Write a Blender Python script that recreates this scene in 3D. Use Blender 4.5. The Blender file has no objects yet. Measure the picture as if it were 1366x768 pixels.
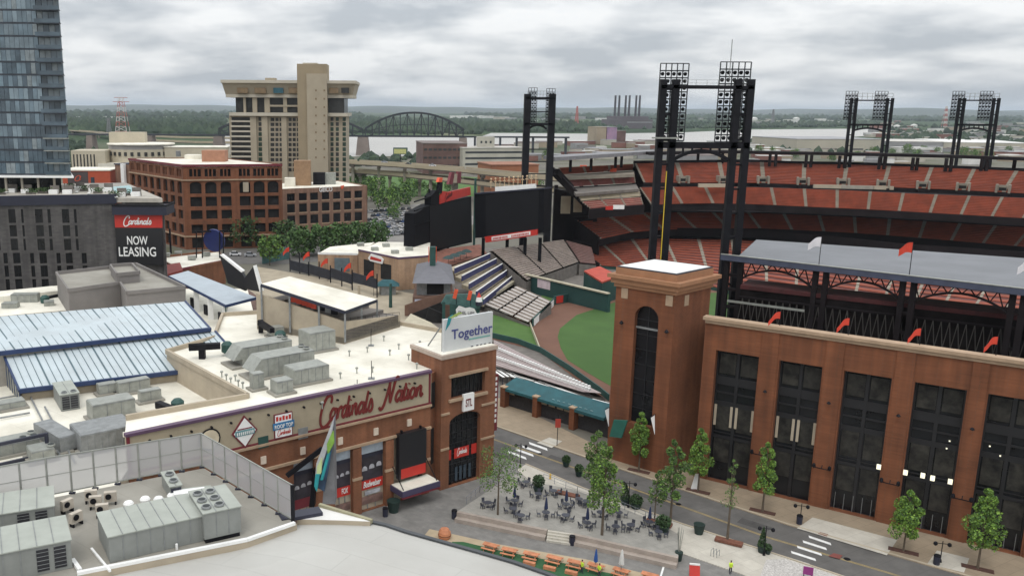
import bpy, bmesh, math, random
from mathutils import Vector, Matrix, Euler
from mathutils.geometry import tessellate_polygon
random.seed(7)
sc = bpy.context.scene
COL = sc.collection
# ---------------------------------------------------------------- camera
F = 1150.0; PPX = 540.0; PPY = 384.0; CAMH = 55.0
PITCH = math.atan((384-145.8)/F); ROLL = 0.0065
cd = bpy.data.cameras.new('camera'); cam = bpy.data.objects.new('camera', cd); COL.objects.link(cam)
cd.sensor_fit = 'HORIZONTAL'; cd.sensor_width = 36; cd.lens = 36*F/1366; cd.shift_x = (683-PPX)/1366
cd.clip_start = 0.5; cd.clip_end = 80000
CR = Matrix.Rotation(math.pi/2-PITCH, 3, 'X') @ Matrix.Rotation(ROLL, 3, 'Z')
cam.matrix_world = Matrix.Translation((0, 0, CAMH)) @ CR.to_4x4()
sc.camera = cam
sc.render.resolution_x = 1024; sc.render.resolution_y = 575
# ---------------------------------------------------------------- world, sun, exposure
SUN_EL, SUN_AZ = 58, 200
w = bpy.data.worlds.new('World'); sc.world = w; w.use_nodes = True
nt = w.node_tree; nt.nodes.clear()
def N(t, **k):
    n = nt.nodes.new(t)
    for a, b in k.items(): setattr(n, a, b)
    return n
out = N('ShaderNodeOutputWorld'); mix = N('ShaderNodeMixShader'); b1 = N('ShaderNodeBackground'); b2 = N('ShaderNodeBackground')
sky = N('ShaderNodeTexSky', sky_type='NISHITA'); sky.sun_disc = False
sky.sun_elevation = math.radians(SUN_EL); sky.sun_rotation = math.radians(SUN_AZ); sky.altitude = 150
sky.dust_density = 3
b1.inputs[1].default_value = 0.1
tc = N('ShaderNodeTexCoord'); sep = N('ShaderNodeSeparateXYZ'); nt.links.new(tc.outputs['Generated'], sep.inputs[0])
# project the direction on a cloud plane so the clouds flatten towards the horizon
mx = N('ShaderNodeMath', operation='MAXIMUM'); mx.inputs[1].default_value = 0.0; nt.links.new(sep.outputs[2], mx.inputs[0])
ad = N('ShaderNodeMath', operation='ADD'); ad.inputs[1].default_value = 0.20; nt.links.new(mx.outputs[0], ad.inputs[0])
dx = N('ShaderNodeMath', operation='DIVIDE'); dy = N('ShaderNodeMath', operation='DIVIDE')
nt.links.new(sep.outputs[0], dx.inputs[0]); nt.links.new(ad.outputs[0], dx.inputs[1])
nt.links.new(sep.outputs[1], dy.inputs[0]); nt.links.new(ad.outputs[0], dy.inputs[1])
cb = N('ShaderNodeCombineXYZ'); nt.links.new(dx.outputs[0], cb.inputs[0]); nt.links.new(dy.outputs[0], cb.inputs[1])
no = N('ShaderNodeTexNoise'); no.inputs['Scale'].default_value = 1.7; no.inputs['Detail'].default_value = 6; no.inputs['Roughness'].default_value = 0.52
nt.links.new(cb.outputs[0], no.inputs['Vector'])
cr = N('ShaderNodeValToRGB'); cr.color_ramp.elements[0].position = 0.38; cr.color_ramp.elements[0].color = (0.46, 0.49, 0.525, 1)
cr.color_ramp.elements[1].position = 0.60; cr.color_ramp.elements[1].color = (0.86, 0.865, 0.865, 1)
nt.links.new(no.outputs[0], cr.inputs[0])
# an overcast sky is brighter overhead than at the horizon
mr = N('ShaderNodeMapRange'); mr.inputs[1].default_value = 0.0; mr.inputs[2].default_value = 0.75; mr.inputs[3].default_value = 1.08; mr.inputs[4].default_value = 2.35
nt.links.new(sep.outputs[2], mr.inputs[0])
nt.links.new(sky.outputs[0], b1.inputs[0]); nt.links.new(cr.outputs[0], b2.inputs[0]); nt.links.new(mr.outputs[0], b2.inputs[1])
mix.inputs[0].default_value = 0.88
nt.links.new(b1.outputs[0], mix.inputs[1]); nt.links.new(b2.outputs[0], mix.inputs[2]); nt.links.new(mix.outputs[0], out.inputs[0])
sd = bpy.data.lights.new('sun', 'SUN'); sd.energy = 0.9; sd.angle = math.radians(18); sd.color = (1, 0.96, 0.9)
so = bpy.data.objects.new('sun', sd); COL.objects.link(so)
a = math.radians(SUN_AZ); e = math.radians(SUN_EL)
sunvec = Vector((math.sin(a)*math.cos(e), math.cos(a)*math.cos(e), math.sin(e)))
so.rotation_euler = sunvec.to_track_quat('Z', 'Y').to_euler()
sc.view_settings.view_transform = 'Standard'; sc.view_settings.look = 'None'; sc.view_settings.exposure = 0.0; sc.view_settings.gamma = 1

# ---------------------------------------------------------------- measuring helpers (surveying the place from the photograph)
EYE = Vector((0, 0, CAMH))
def ray(px, py): return CR @ Vector(((px-PPX)/F, -(py-PPY)/F, -1.0))
def P(px, py, z=0.0):
    d = ray(px, py); t = (z-CAMH)/d.z
    return EYE + d*t
def D(px, py, dist):
    d = ray(px, py); return EYE + d*(dist/d.y)
def proj(p):
    q = CR.transposed() @ (Vector(p)-EYE)
    return (PPX+F*q.x/-q.z, PPY-F*q.y/-q.z)
def HT(p, py):
    """height of a vertical line over ground point p where it meets row py"""
    lo, hi = -50.0, 400.0
    for _ in range(50):
        m = (lo+hi)/2
        if proj((p.x, p.y, m))[1] > py: lo = m
        else: hi = m
    return lo
def onwall(A, B, px, py):
    """(u, z) where the sight line through a pixel meets the vertical plane A-B"""
    d = ray(px, py); t = (B-A).to_2d().normalized(); n = Vector((t.y, -t.x))
    k = ((A-EYE).to_2d().dot(n))/(d.to_2d().dot(n)); p = EYE+d*k
    return ((p-A).to_2d().dot(t), p.z)

# ---------------------------------------------------------------- materials
MATS = {}
def mat(name, col, rough=0.8, var=0.15, scale=0.6, metal=0.0, spec=None, emit=None, col2=None, bump=0.0, detail=4, alpha=None, stretch=None, seam=None):
    if name in MATS: return MATS[name]
    m = bpy.data.materials.new(name); m.use_nodes = True; t = m.node_tree
    p = t.nodes['Principled BSDF']
    p.inputs['Roughness'].default_value = rough; p.inputs['Metallic'].default_value = metal
    if spec is not None: p.inputs['Specular IOR Level'].default_value = spec
    if emit:
        p.inputs['Emission Color'].default_value = (*emit[0], 1); p.inputs['Emission Strength'].default_value = emit[1]
    g = t.nodes.new('ShaderNodeNewGeometry'); n = t.nodes.new('ShaderNodeTexNoise')
    n.inputs['Scale'].default_value = scale; n.inputs['Detail'].default_value = detail; n.inputs['Roughness'].default_value = 0.6
    if stretch:
        mp = t.nodes.new('ShaderNodeMapping'); mp.inputs['Scale'].default_value = stretch
        t.links.new(g.outputs['Position'], mp.inputs[0]); t.links.new(mp.outputs[0], n.inputs['Vector'])
    else: t.links.new(g.outputs['Position'], n.inputs['Vector'])
    r = t.nodes.new('ShaderNodeValToRGB')
    c2 = col2 or tuple(min(1, c*(1+var)) for c in col); c1 = col if col2 else tuple(c*(1-var) for c in col)
    r.color_ramp.elements[0].position = 0.35; r.color_ramp.elements[1].position = 0.68
    r.color_ramp.elements[0].color = (*c1, 1); r.color_ramp.elements[1].color = (*c2, 1)
    t.links.new(n.outputs[0], r.inputs[0]); t.links.new(r.outputs[0], p.inputs['Base Color'])
    if seam:  # (width, height, joint, joint tone, panel variation, turn): joints and panel-to-panel tone of membranes, slabs, mown strips
        bw, bh, js, jt, pv, rz = seam; mp = t.nodes.new('ShaderNodeMapping'); mp.inputs['Rotation'].default_value = (0, 0, rz); t.links.new(g.outputs['Position'], mp.inputs[0])
        b = t.nodes.new('ShaderNodeTexBrick'); b.inputs['Scale'].default_value = 1; b.inputs['Brick Width'].default_value = bw; b.inputs['Row Height'].default_value = bh; b.inputs['Mortar Size'].default_value = js; b.inputs['Mortar Smooth'].default_value = .2
        b.inputs['Color1'].default_value = (1, 1, 1, 1); b.inputs['Color2'].default_value = (1-pv,)*3+(1,); b.inputs['Mortar'].default_value = (jt,)*3+(1,); t.links.new(mp.outputs[0], b.inputs['Vector'])
        mu = t.nodes.new('ShaderNodeMix'); mu.data_type = 'RGBA'; mu.blend_type = 'MULTIPLY'; mu.inputs[0].default_value = 1; t.links.new(r.outputs[0], mu.inputs[6]); t.links.new(b.outputs[0], mu.inputs[7]); t.links.new(mu.outputs[2], p.inputs['Base Color'])
    if bump:
        b = t.nodes.new('ShaderNodeBump'); b.inputs['Strength'].default_value = bump; b.inputs['Distance'].default_value = 0.1
        t.links.new(n.outputs[0], b.inputs['Height']); t.links.new(b.outputs[0], p.inputs['Normal'])
    if alpha is not None: p.inputs['Alpha'].default_value = alpha
    MATS[name] = m; return m
def brickmat(name, c1, c2, mortar, bw=0.6, bh=0.22):
    if name in MATS: return MATS[name]
    m = bpy.data.materials.new(name); m.use_nodes = True; t = m.node_tree; p = t.nodes['Principled BSDF']; p.inputs['Roughness'].default_value = 0.85
    g = t.nodes.new('ShaderNodeNewGeometry'); s = t.nodes.new('ShaderNodeSeparateXYZ'); t.links.new(g.outputs['Position'], s.inputs[0])
    ad = t.nodes.new('ShaderNodeMath'); ad.operation = 'ADD'; t.links.new(s.outputs[0], ad.inputs[0]); t.links.new(s.outputs[1], ad.inputs[1])
    cb = t.nodes.new('ShaderNodeCombineXYZ'); t.links.new(ad.outputs[0], cb.inputs[0]); t.links.new(s.outputs[2], cb.inputs[1])
    b = t.nodes.new('ShaderNodeTexBrick'); b.inputs['Scale'].default_value = 1; b.inputs['Brick Width'].default_value = bw; b.inputs['Row Height'].default_value = bh
    b.inputs['Mortar Size'].default_value = 0.012; b.inputs['Color1'].default_value = (*c1, 1); b.inputs['Color2'].default_value = (*c2, 1); b.inputs['Mortar'].default_value = (*mortar, 1)
    t.links.new(cb.outputs[0], b.inputs['Vector'])
    n = t.nodes.new('ShaderNodeTexNoise'); n.inputs['Scale'].default_value = 0.25; n.inputs['Detail'].default_value = 7; t.links.new(g.outputs['Position'], n.inputs['Vector'])
    mr = t.nodes.new('ShaderNodeMapRange'); mr.inputs[1].default_value = 0.3; mr.inputs[2].default_value = 0.7; mr.inputs[3].default_value = 0.78; mr.inputs[4].default_value = 1.18; t.links.new(n.outputs[0], mr.inputs[0])
    mu = t.nodes.new('ShaderNodeVectorMath'); mu.operation = 'SCALE'; t.links.new(b.outputs[0], mu.inputs[0]); t.links.new(mr.outputs[0], mu.inputs['Scale'])
    mp = t.nodes.new('ShaderNodeMapping'); mp.inputs['Scale'].default_value = (.9, .9, .05); t.links.new(g.outputs['Position'], mp.inputs[0])
    n2 = t.nodes.new('ShaderNodeTexNoise'); n2.inputs['Scale'].default_value = 1; n2.inputs['Detail'].default_value = 5; t.links.new(mp.outputs[0], n2.inputs['Vector'])
    m2 = t.nodes.new('ShaderNodeMapRange'); m2.inputs[1].default_value = .35; m2.inputs[2].default_value = .62; m2.inputs[3].default_value = .8; m2.inputs[4].default_value = 1.08; t.links.new(n2.outputs[0], m2.inputs[0])
    v2 = t.nodes.new('ShaderNodeVectorMath'); v2.operation = 'SCALE'; t.links.new(mu.outputs[0], v2.inputs[0]); t.links.new(m2.outputs[0], v2.inputs['Scale'])
    t.links.new(v2.outputs[0], p.inputs['Base Color']); MATS[name] = m; return m
BRICK = brickmat('stadium_brick', (0.160, 0.054, 0.021), (0.192, 0.066, 0.027), (0.15, 0.065, 0.034))
BRICK2 = brickmat('village_brick', (0.19, 0.074, 0.034), (0.222, 0.086, 0.041), (0.2, 0.11, 0.07))
BRICK3 = brickmat('garage_brick', (0.165, 0.060, 0.026), (0.195, 0.070, 0.032), (0.175, 0.088, 0.055))
BRICK4 = brickmat('office_brick', (0.21, 0.12, 0.08), (0.24, 0.135, 0.09), (0.22, 0.15, 0.12))
BRICK5 = brickmat('tan_brick', (0.36, 0.23, 0.14), (0.42, 0.27, 0.17), (0.4, 0.3, 0.22))
WHITE = mat('white_membrane', (0.60, 0.57, 0.48), 0.8, scale=0.12, col2=(0.86, 0.83, 0.73), detail=9, seam=(14, 3, .05, .86, .04, .65))
WPAINT = mat('white_paint', (0.8, 0.8, 0.78), 0.6, 0.05)
STONE = mat('cast_stone', (0.38, 0.27, 0.18), 0.85, 0.12, 0.8)
CREAM = mat('cream_panel', (0.40, 0.34, 0.255), 0.8, 0.1, 0.35)
GREYR = mat('grey_membrane', (0.25, 0.235, 0.20), 0.85, scale=0.15, col2=(0.33, 0.315, 0.275), detail=8, seam=(9, 2.4, .04, .88, .05, .65))
LROOF = mat('pale_grey_membrane', (0.40, 0.39, 0.36), 0.85, scale=0.09, col2=(0.47, 0.465, 0.435), detail=9, seam=(16, 2.8, .05, .88, .04, .5))
GALV = mat('galvanised_steel', (0.31, 0.32, 0.29), 0.5, 0.14, 1.2, metal=0.25)
GALVD = mat('grey_duct', (0.24, 0.25, 0.25), 0.55, 0.18, 1.2, metal=0.2)
DARK = mat('black_steel', (0.008, 0.008, 0.011), 0.6, 0.3, spec=.2)
BLACK = mat('black_screen', (0.013, 0.013, 0.016), 0.35, 0.1, 0.1)
NAVY = mat('navy_paint', (0.018, 0.020, 0.038), 0.5, 0.1)
VOID = mat('dark_opening', (0.012, 0.011, 0.011), 0.9, 0.4, 0.5)
GLASS = mat('dark_glass', (0.012, 0.013, 0.015), 0.2, 0.3, 0.35, spec=.35)
GLASSB = mat('blue_grey_glass', (0.045, 0.065, 0.085), 0.1, 0.35, 0.3)
ASPH = mat('asphalt', (0.10, 0.095, 0.09), 0.9, scale=0.35, col2=(0.145, 0.138, 0.13), detail=10, seam=(23, 3.6, .05, .8, .1, -.5))
WALKB = mat('beige_concrete', (0.28, 0.222, 0.155), 0.9, scale=0.4, col2=(0.34, 0.27, 0.19), detail=9, seam=(1.8, 1.8, .05, .8, .08, -.5))
WALKL = mat('light_concrete', (0.46, 0.43, 0.37), 0.9, scale=0.5, col2=(0.56, 0.53, 0.46), detail=9, seam=(2.2, 2.2, .05, .84, .07, -.5))
PLAZA = mat('grey_paving', (0.175, 0.17, 0.16), 0.9, scale=0.5, col2=(0.245, 0.235, 0.22), detail=10, seam=(1.2, .6, .03, .85, .14, .7))
PATIO = mat('patio_paving', (0.27, 0.26, 0.235), 0.9, scale=0.6, col2=(0.35, 0.335, 0.30), detail=10, seam=(1.2, 1.2, .04, .82, .1, -.5))
CONC = mat('concrete', (0.33, 0.30, 0.25), 0.9, 0.15, 0.5, detail=7)
CONCD = mat('dark_concrete', (0.15, 0.135, 0.12), 0.9, 0.2, 0.5)
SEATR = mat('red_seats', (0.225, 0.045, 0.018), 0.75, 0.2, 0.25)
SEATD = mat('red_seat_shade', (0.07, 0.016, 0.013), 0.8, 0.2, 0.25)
RED = mat('red_paint', (0.50, 0.030, 0.020), 0.5, 0.08)
ORANGE = mat('orange_cloth', (0.70, 0.10, 0.04), 0.7, 0.1)
MAROON = mat('maroon_trim', (0.16, 0.02, 0.03), 0.5, 0.1)
PURP = mat('purple_trim', (0.10, 0.055, 0.10), 0.5, 0.1)
TEAL = mat('teal_canvas', (0.012, 0.085, 0.10), 0.7, 0.2, 0.6)
DGREEN = mat('dark_green_paint', (0.02, 0.07, 0.06), 0.6, 0.15)
GRASS = mat('outfield_grass', (0.040, 0.096, 0.016), 0.95, scale=0.08, col2=(0.054, 0.120, 0.022), detail=8, seam=(400, 3.5, .0, 1, .12, .9))
GRASS2 = mat('berm_grass', (0.05, 0.115, 0.02), 0.95, scale=0.15, col2=(0.075, 0.15, 0.03), detail=8)
TURF = mat('green_turf', (0.03, 0.10, 0.04), 0.95, 0.15, 1)
DIRT = mat('track_dirt', (0.135, 0.065, 0.042), 0.95, scale=0.15, col2=(0.16, 0.078, 0.05), detail=8)
WOODO = mat('orange_wood', (0.50, 0.20, 0.10), 0.75, 0.2, 2)
LEAF = [mat('leaf_light', (0.20, 0.33, 0.05), 0.7, 0.25, 1), mat('leaf_mid', (0.14, 0.25, 0.042), 0.7, 0.25, 1), mat('leaf_dark', (0.07, 0.145, 0.035), 0.8, 0.25, 1)]
DLEAF = [mat('leaf_deep_a', (0.045, 0.09, 0.03), 0.8, 0.25, 0.7), mat('leaf_deep_b', (0.03, 0.06, 0.02), 0.8, 0.25, 0.7), mat('leaf_deep_c', (0.07, 0.125, 0.035), 0.8, 0.25, 0.7)]
BARK = mat('bark', (0.11, 0.085, 0.06), 0.9, 0.2, 2)
WATER = mat('river_water', (0.36, 0.345, 0.315), 0.35, 0.06, 0.004)
# ---------------------------------------------------------------- mesh builder
class MB:
    def __init__(s): s.v = []; s.f = []; s.m = []; s.mats = []
    def mi(s, m):
        if m is None: return 0
        if m not in s.mats: s.mats.append(m)
        return s.mats.index(m)
    def poly(s, pts, m=None):
        b = len(s.v); s.v += [Vector(p) for p in pts]; s.f.append(tuple(range(b, b+len(pts)))); s.m.append(s.mi(m)); return s
    def hexa(s, lo, hi, m=None, mt=None):
        """lo, hi: matching rings of points (bottom and top, counter-clockwise from above)"""
        b = len(s.v); n = len(lo); s.v += [Vector(p) for p in lo]+[Vector(p) for p in hi]; i = s.mi(m); it = s.mi(mt) if mt else i
        if n > 4:
            tr = tessellate_polygon([[Vector(p) for p in hi]])
            for t in tr:
                a, c, d = [hi[k] for k in t]
                nz = ((Vector(c)-Vector(a)).cross(Vector(d)-Vector(a))).z
                t = t if nz > 0 else t[::-1]
                s.f.append(tuple(b+n+k for k in t)); s.m.append(it)
                s.f.append(tuple(b+k for k in t[::-1])); s.m.append(i)
        else:
            s.f.append(tuple(b+n+k for k in range(n))); s.m.append(it)
            s.f.append(tuple(b+k for k in range(n))[::-1]); s.m.append(i)
        for k in range(n):
            q = (k+1) % n; s.f.append((b+k, b+q, b+n+q, b+n+k)); s.m.append(i)
        return s
    def prism(s, pts, z0, z1, m=None, mt=None):
        p2 = [(p[0], p[1]) for p in pts]
        ar = sum(p2[k][0]*p2[(k+1) % len(p2)][1]-p2[(k+1) % len(p2)][0]*p2[k][1] for k in range(len(p2)))
        if ar < 0: p2 = p2[::-1]
        return s.hexa([(x, y, z0) for x, y in p2], [(x, y, z1) for x, y in p2], m, mt)
    def slab(s, pts, th, m=None, mt=None):
        """sheet with 3-D corner points, th thick downwards"""
        pts = [Vector(p) for p in pts]
        ar = sum(pts[k].x*pts[(k+1) % len(pts)].y-pts[(k+1) % len(pts)].x*pts[k].y for k in range(len(pts)))
        if ar < 0: pts = pts[::-1]
        return s.hexa([p-Vector((0, 0, th)) for p in pts], pts, m, mt)
    def box(s, c, sx, sy, sz, rz=0, m=None, mt=None):
        """c = centre of the base"""
        c = Vector(c); co, si = math.cos(rz), math.sin(rz)
        r = [(c.x+co*x*sx/2-si*y*sy/2, c.y+si*x*sx/2+co*y*sy/2) for x, y in ((-1, -1), (1, -1), (1, 1), (-1, 1))]
        return s.prism(r, c.z, c.z+sz, m, mt)
    def bar(s, p, q, w, h=None, m=None):
        p, q = Vector(p), Vector(q); h = h or w; d = (q-p)
        if d.length < 1e-6: return s
        d.normalize(); u = d.cross(Vector((0, 0, 1)))
        if u.length < 1e-3: u = Vector((1, 0, 0))
        u.normalize(); v = u.cross(d).normalized()
        r = [u*w/2*a+v*h/2*c for a, c in ((-1, -1), (1, -1), (1, 1), (-1, 1))]
        b = len(s.v); s.v += [p+x for x in r]+[q+x for x in r]; i = s.mi(m)
        for f in ((0, 1, 2, 3), (7, 6, 5, 4), (0, 4, 5, 1), (1, 5, 6, 2), (2, 6, 7, 3), (3, 7, 4, 0)):
            s.f.append(tuple(b+k for k in f)); s.m.append(i)
        return s
    def tube(s, p, q, r, r2=None, n=8, m=None, cap=True):
        p, q = Vector(p), Vector(q); r2 = r if r2 is None else r2; d = (q-p).normalized(); u = d.cross(Vector((0, 0, 1)))
        if u.length < 1e-3: u = Vector((1, 0, 0))
        u.normalize(); v = d.cross(u); b = len(s.v); i = s.mi(m)
        for c, rr in ((p, r), (q, r2)):
            for k in range(n):
                a = 2*math.pi*k/n; s.v.append(c+(u*math.cos(a)+v*math.sin(a))*rr)
        for k in range(n):
            j = (k+1) % n; s.f.append((b+k, b+j, b+n+j, b+n+k)); s.m.append(i)
        if cap:
            s.f.append(tuple(b+k for k in range(n))[::-1]); s.m.append(i); s.f.append(tuple(b+n+k for k in range(n))); s.m.append(i)
        return s
    def lathe(s, c, prof, n=12, m=None):
        """prof: (r, z) from bottom to top"""
        c = Vector(c); b = len(s.v); i = s.mi(m)
        for r, z in prof:
            for k in range(n):
                a = 2*math.pi*k/n; s.v.append(c+Vector((r*math.cos(a), r*math.sin(a), z)))
        for j in range(len(prof)-1):
            for k in range(n):
                q = (k+1) % n; s.f.append((b+j*n+k, b+j*n+q, b+(j+1)*n+q, b+(j+1)*n+k)); s.m.append(i)
        s.f.append(tuple(b+k for k in range(n))[::-1]); s.m.append(i)
        s.f.append(tuple(b+(len(prof)-1)*n+k for k in range(n))); s.m.append(i)
        return s
    def leaves(s, pts, size, mats, flat=0.0):
        idx = [s.mi(m) for m in mats]; rnd = random.random
        for p in pts:
            u = Vector((random.gauss(0, 1), random.gauss(0, 1), random.gauss(0, 1)*(1-flat))).normalized()
            w_ = u.cross(Vector((random.gauss(0, 1), random.gauss(0, 1), random.gauss(0, 1)))).normalized()
            sz = size*(0.6+0.8*rnd()); b = len(s.v)
            s.v += [p+u*sz, p+w_*sz*0.7, p-u*sz, p-w_*sz*0.7]; s.f.append((b, b+1, b+2, b+3)); s.m.append(random.choice(idx))
        return s
    def build(s, name, m=None, parent=None, smooth=False, loc=None):
        me = bpy.data.meshes.new(name)
        if parent is not None:
            r = parent
            while r.parent: r = r.parent
            o0 = r.location.copy()
        elif loc is not None: o0 = Vector(loc)
        elif s.v:
            xs = [p.x for p in s.v]; ys = [p.y for p in s.v]
            o0 = Vector(((min(xs)+max(xs))/2, (min(ys)+max(ys))/2, min(p.z for p in s.v)))
        else: o0 = Vector((0, 0, 0))
        me.from_pydata([tuple(p-o0) for p in s.v], [], s.f)
        ms = s.mats or [m]
        if not s.mats: me.materials.append(m)
        else:
            for x in s.mats: me.materials.append(x)
            me.polygons.foreach_set('material_index', s.m)
        if smooth: me.polygons.foreach_set('use_smooth', [True]*len(me.polygons))
        me.update()
        o = bpy.data.objects.new(name, me); COL.objects.link(o)
        if parent is not None: o.parent = parent
        else: o.location = o0
        return o
def tag(o, label, cat, group=None):
    o['label'] = label; o['category'] = cat
    if group: o['group'] = group
    return o
def thing(name, label, cat, loc=(0, 0, 0), group=None):
    o = bpy.data.objects.new(name, None); COL.objects.link(o); o.location = loc; o.empty_display_size = 0.2
    return tag(o, label, cat, group)
def struct(name, mb, m=None, **k):
    o = mb.build(name, m, **k); o['kind'] = 'structure'; return o
def kids(o): return [c for c in bpy.data.objects if c.parent == o]
TREE_CACHE = {}
def dup(src, loc, rz=0, label=None, group=None, scale=None):
    def cp(o, par):
        c = o.copy(); COL.objects.link(c); c.parent = par
        for k in CH.get(o.name, []): cp(k, c)
        return c
    CH = {}
    stack = [src]
    if src.name not in TREE_CACHE:
        allc = {}
        for x in bpy.data.objects:
            if x.parent: allc.setdefault(x.parent.name, []).append(x)
        TREE_CACHE[src.name] = allc
    CH = TREE_CACHE[src.name]
    c = cp(src, None); c.location = loc; c.rotation_euler = (0, 0, rz)
    if scale: c.scale = scale
    if label: c['label'] = label
    if group: c['group'] = group
    return c
# ---------------------------------------------------------------- walls with openings, lettering
class Wall:
    """vertical wall A to B; its outside is on the right-hand side walking from A to B"""
    def __init__(s, A, B, z0=0.0):
        s.A = Vector((A[0], A[1], 0)); s.B = Vector((B[0], B[1], 0)); s.t = (s.B-s.A).normalized(); s.n = Vector((s.t.y, -s.t.x, 0)); s.L = (s.B-s.A).length
    def pt(s, u, z, out=0.0): return s.A+s.t*u+s.n*out+Vector((0, 0, z))
    def uz(s, px, py): return onwall(s.A, s.B, px, py)
    def u(s, px, py): return s.uz(px, py)[0]
    def z(s, px, py): return s.uz(px, py)[1]
    def skin(s, mb, z0, z1, holes, depth, m, mrev=None, u0=0.0, u1=None):
        u1 = s.L if u1 is None else u1
        us = sorted(set([u0, u1]+[min(max(h[k], u0), u1) for h in holes for k in (0, 1)]))
        zs = sorted(set([z0, z1]+[min(max(h[k], z0), z1) for h in holes for k in (2, 3)]))
        for a, b in zip(us, us[1:]):
            if b-a < 1e-4: continue
            run = None
            for c, d in zip(zs, zs[1:]):
                mu, mz = (a+b)/2, (c+d)/2
                hole = any(h[0] < mu < h[1] and h[2] < mz < h[3] for h in holes)
                if hole:
                    if run: mb.poly([s.pt(a, run[0]), s.pt(b, run[0]), s.pt(b, run[1]), s.pt(a, run[1])], m); run = None
                else: run = (run[0], d) if run else (c, d)
            if run: mb.poly([s.pt(a, run[0]), s.pt(b, run[0]), s.pt(b, run[1]), s.pt(a, run[1])], m)
        mr_ = mrev or m
        for a, b, c, d in [h[:4] for h in holes]:
            for p, q in (((a, c), (b, c)), ((b, c), (b, d)), ((b, d), (a, d)), ((a, d), (a, c))):
                mb.poly([s.pt(*p), s.pt(*q), s.pt(q[0], q[1], -depth), s.pt(p[0], p[1], -depth)], mr_)
        return mb
    def panel(s, mb, a, b, c, d, out, th, m):
        """box on the wall: u a..b, z c..d, front face at 'out', th thick"""
        r = [s.pt(a, 0, out), s.pt(b, 0, out), s.pt(b, 0, out-th), s.pt(a, 0, out-th)]
        return mb.prism(r, c, d, m)
    def quadpx(s, mb, px, out, th, m):
        """polygon given by pixels on the wall, th thick"""
        f = [s.pt(*s.uz(x, y), out) for x, y in px]; bk = [p-s.n*th for p in f]
        mb.poly(f, m); mb.poly(bk[::-1], m)
        for k in range(len(f)):
            j = (k+1) % len(f); mb.poly([f[k], bk[k], bk[j], f[j]], m)
        return mb
def letters(name, text, O, X, Y, height, m, parent=None, width=None, th=0.05, shear=0.0, label=None, cat=None):
    """text as a mesh: O lower-left corner, X reading direction, Y up, height of capitals"""
    cu = bpy.data.curves.new('t', 'FONT'); cu.body = text; cu.size = 1.0; cu.resolution_u = 3; cu.shear = shear; cu.extrude = 0.0; cu.offset = 0.012
    ob = bpy.data.objects.new('t', cu); COL.objects.link(ob); dg = bpy.context.evaluated_depsgraph_get()
    me = ob.evaluated_get(dg).to_mesh(); vs = [v.co.copy() for v in me.vertices]; fs = [tuple(p.vertices) for p in me.polygons]
    ob.to_mesh_clear(); bpy.data.objects.remove(ob); bpy.data.curves.remove(cu)
    x0 = min(v.x for v in vs); x1 = max(v.x for v in vs); sy = height/0.72; sx = sy if width is None else width/(x1-x0)
    X = Vector(X).normalized(); Y = Vector(Y).normalized(); Z = X.cross(Y); O = Vector(O)
    mb = MB(); i = mb.mi(m); mb.v = [O+X*(v.x-x0)*sx+Y*v.y*sy+Z*th for v in vs]; mb.f = fs; mb.m = [i]*len(fs)
    n = len(mb.v); mb.v += [p-Z*th*0.9 for p in mb.v]
    ed = {}
    for f in fs:
        for a, b in zip(f, f[1:]+f[:1]):
            if (b, a) in ed: del ed[(b, a)]
            else: ed[(a, b)] = 1
    for a, b in ed: mb.f.append((b, a, a+n, b+n)); mb.m.append(i)
    return mb.build(name, m, parent)
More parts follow.
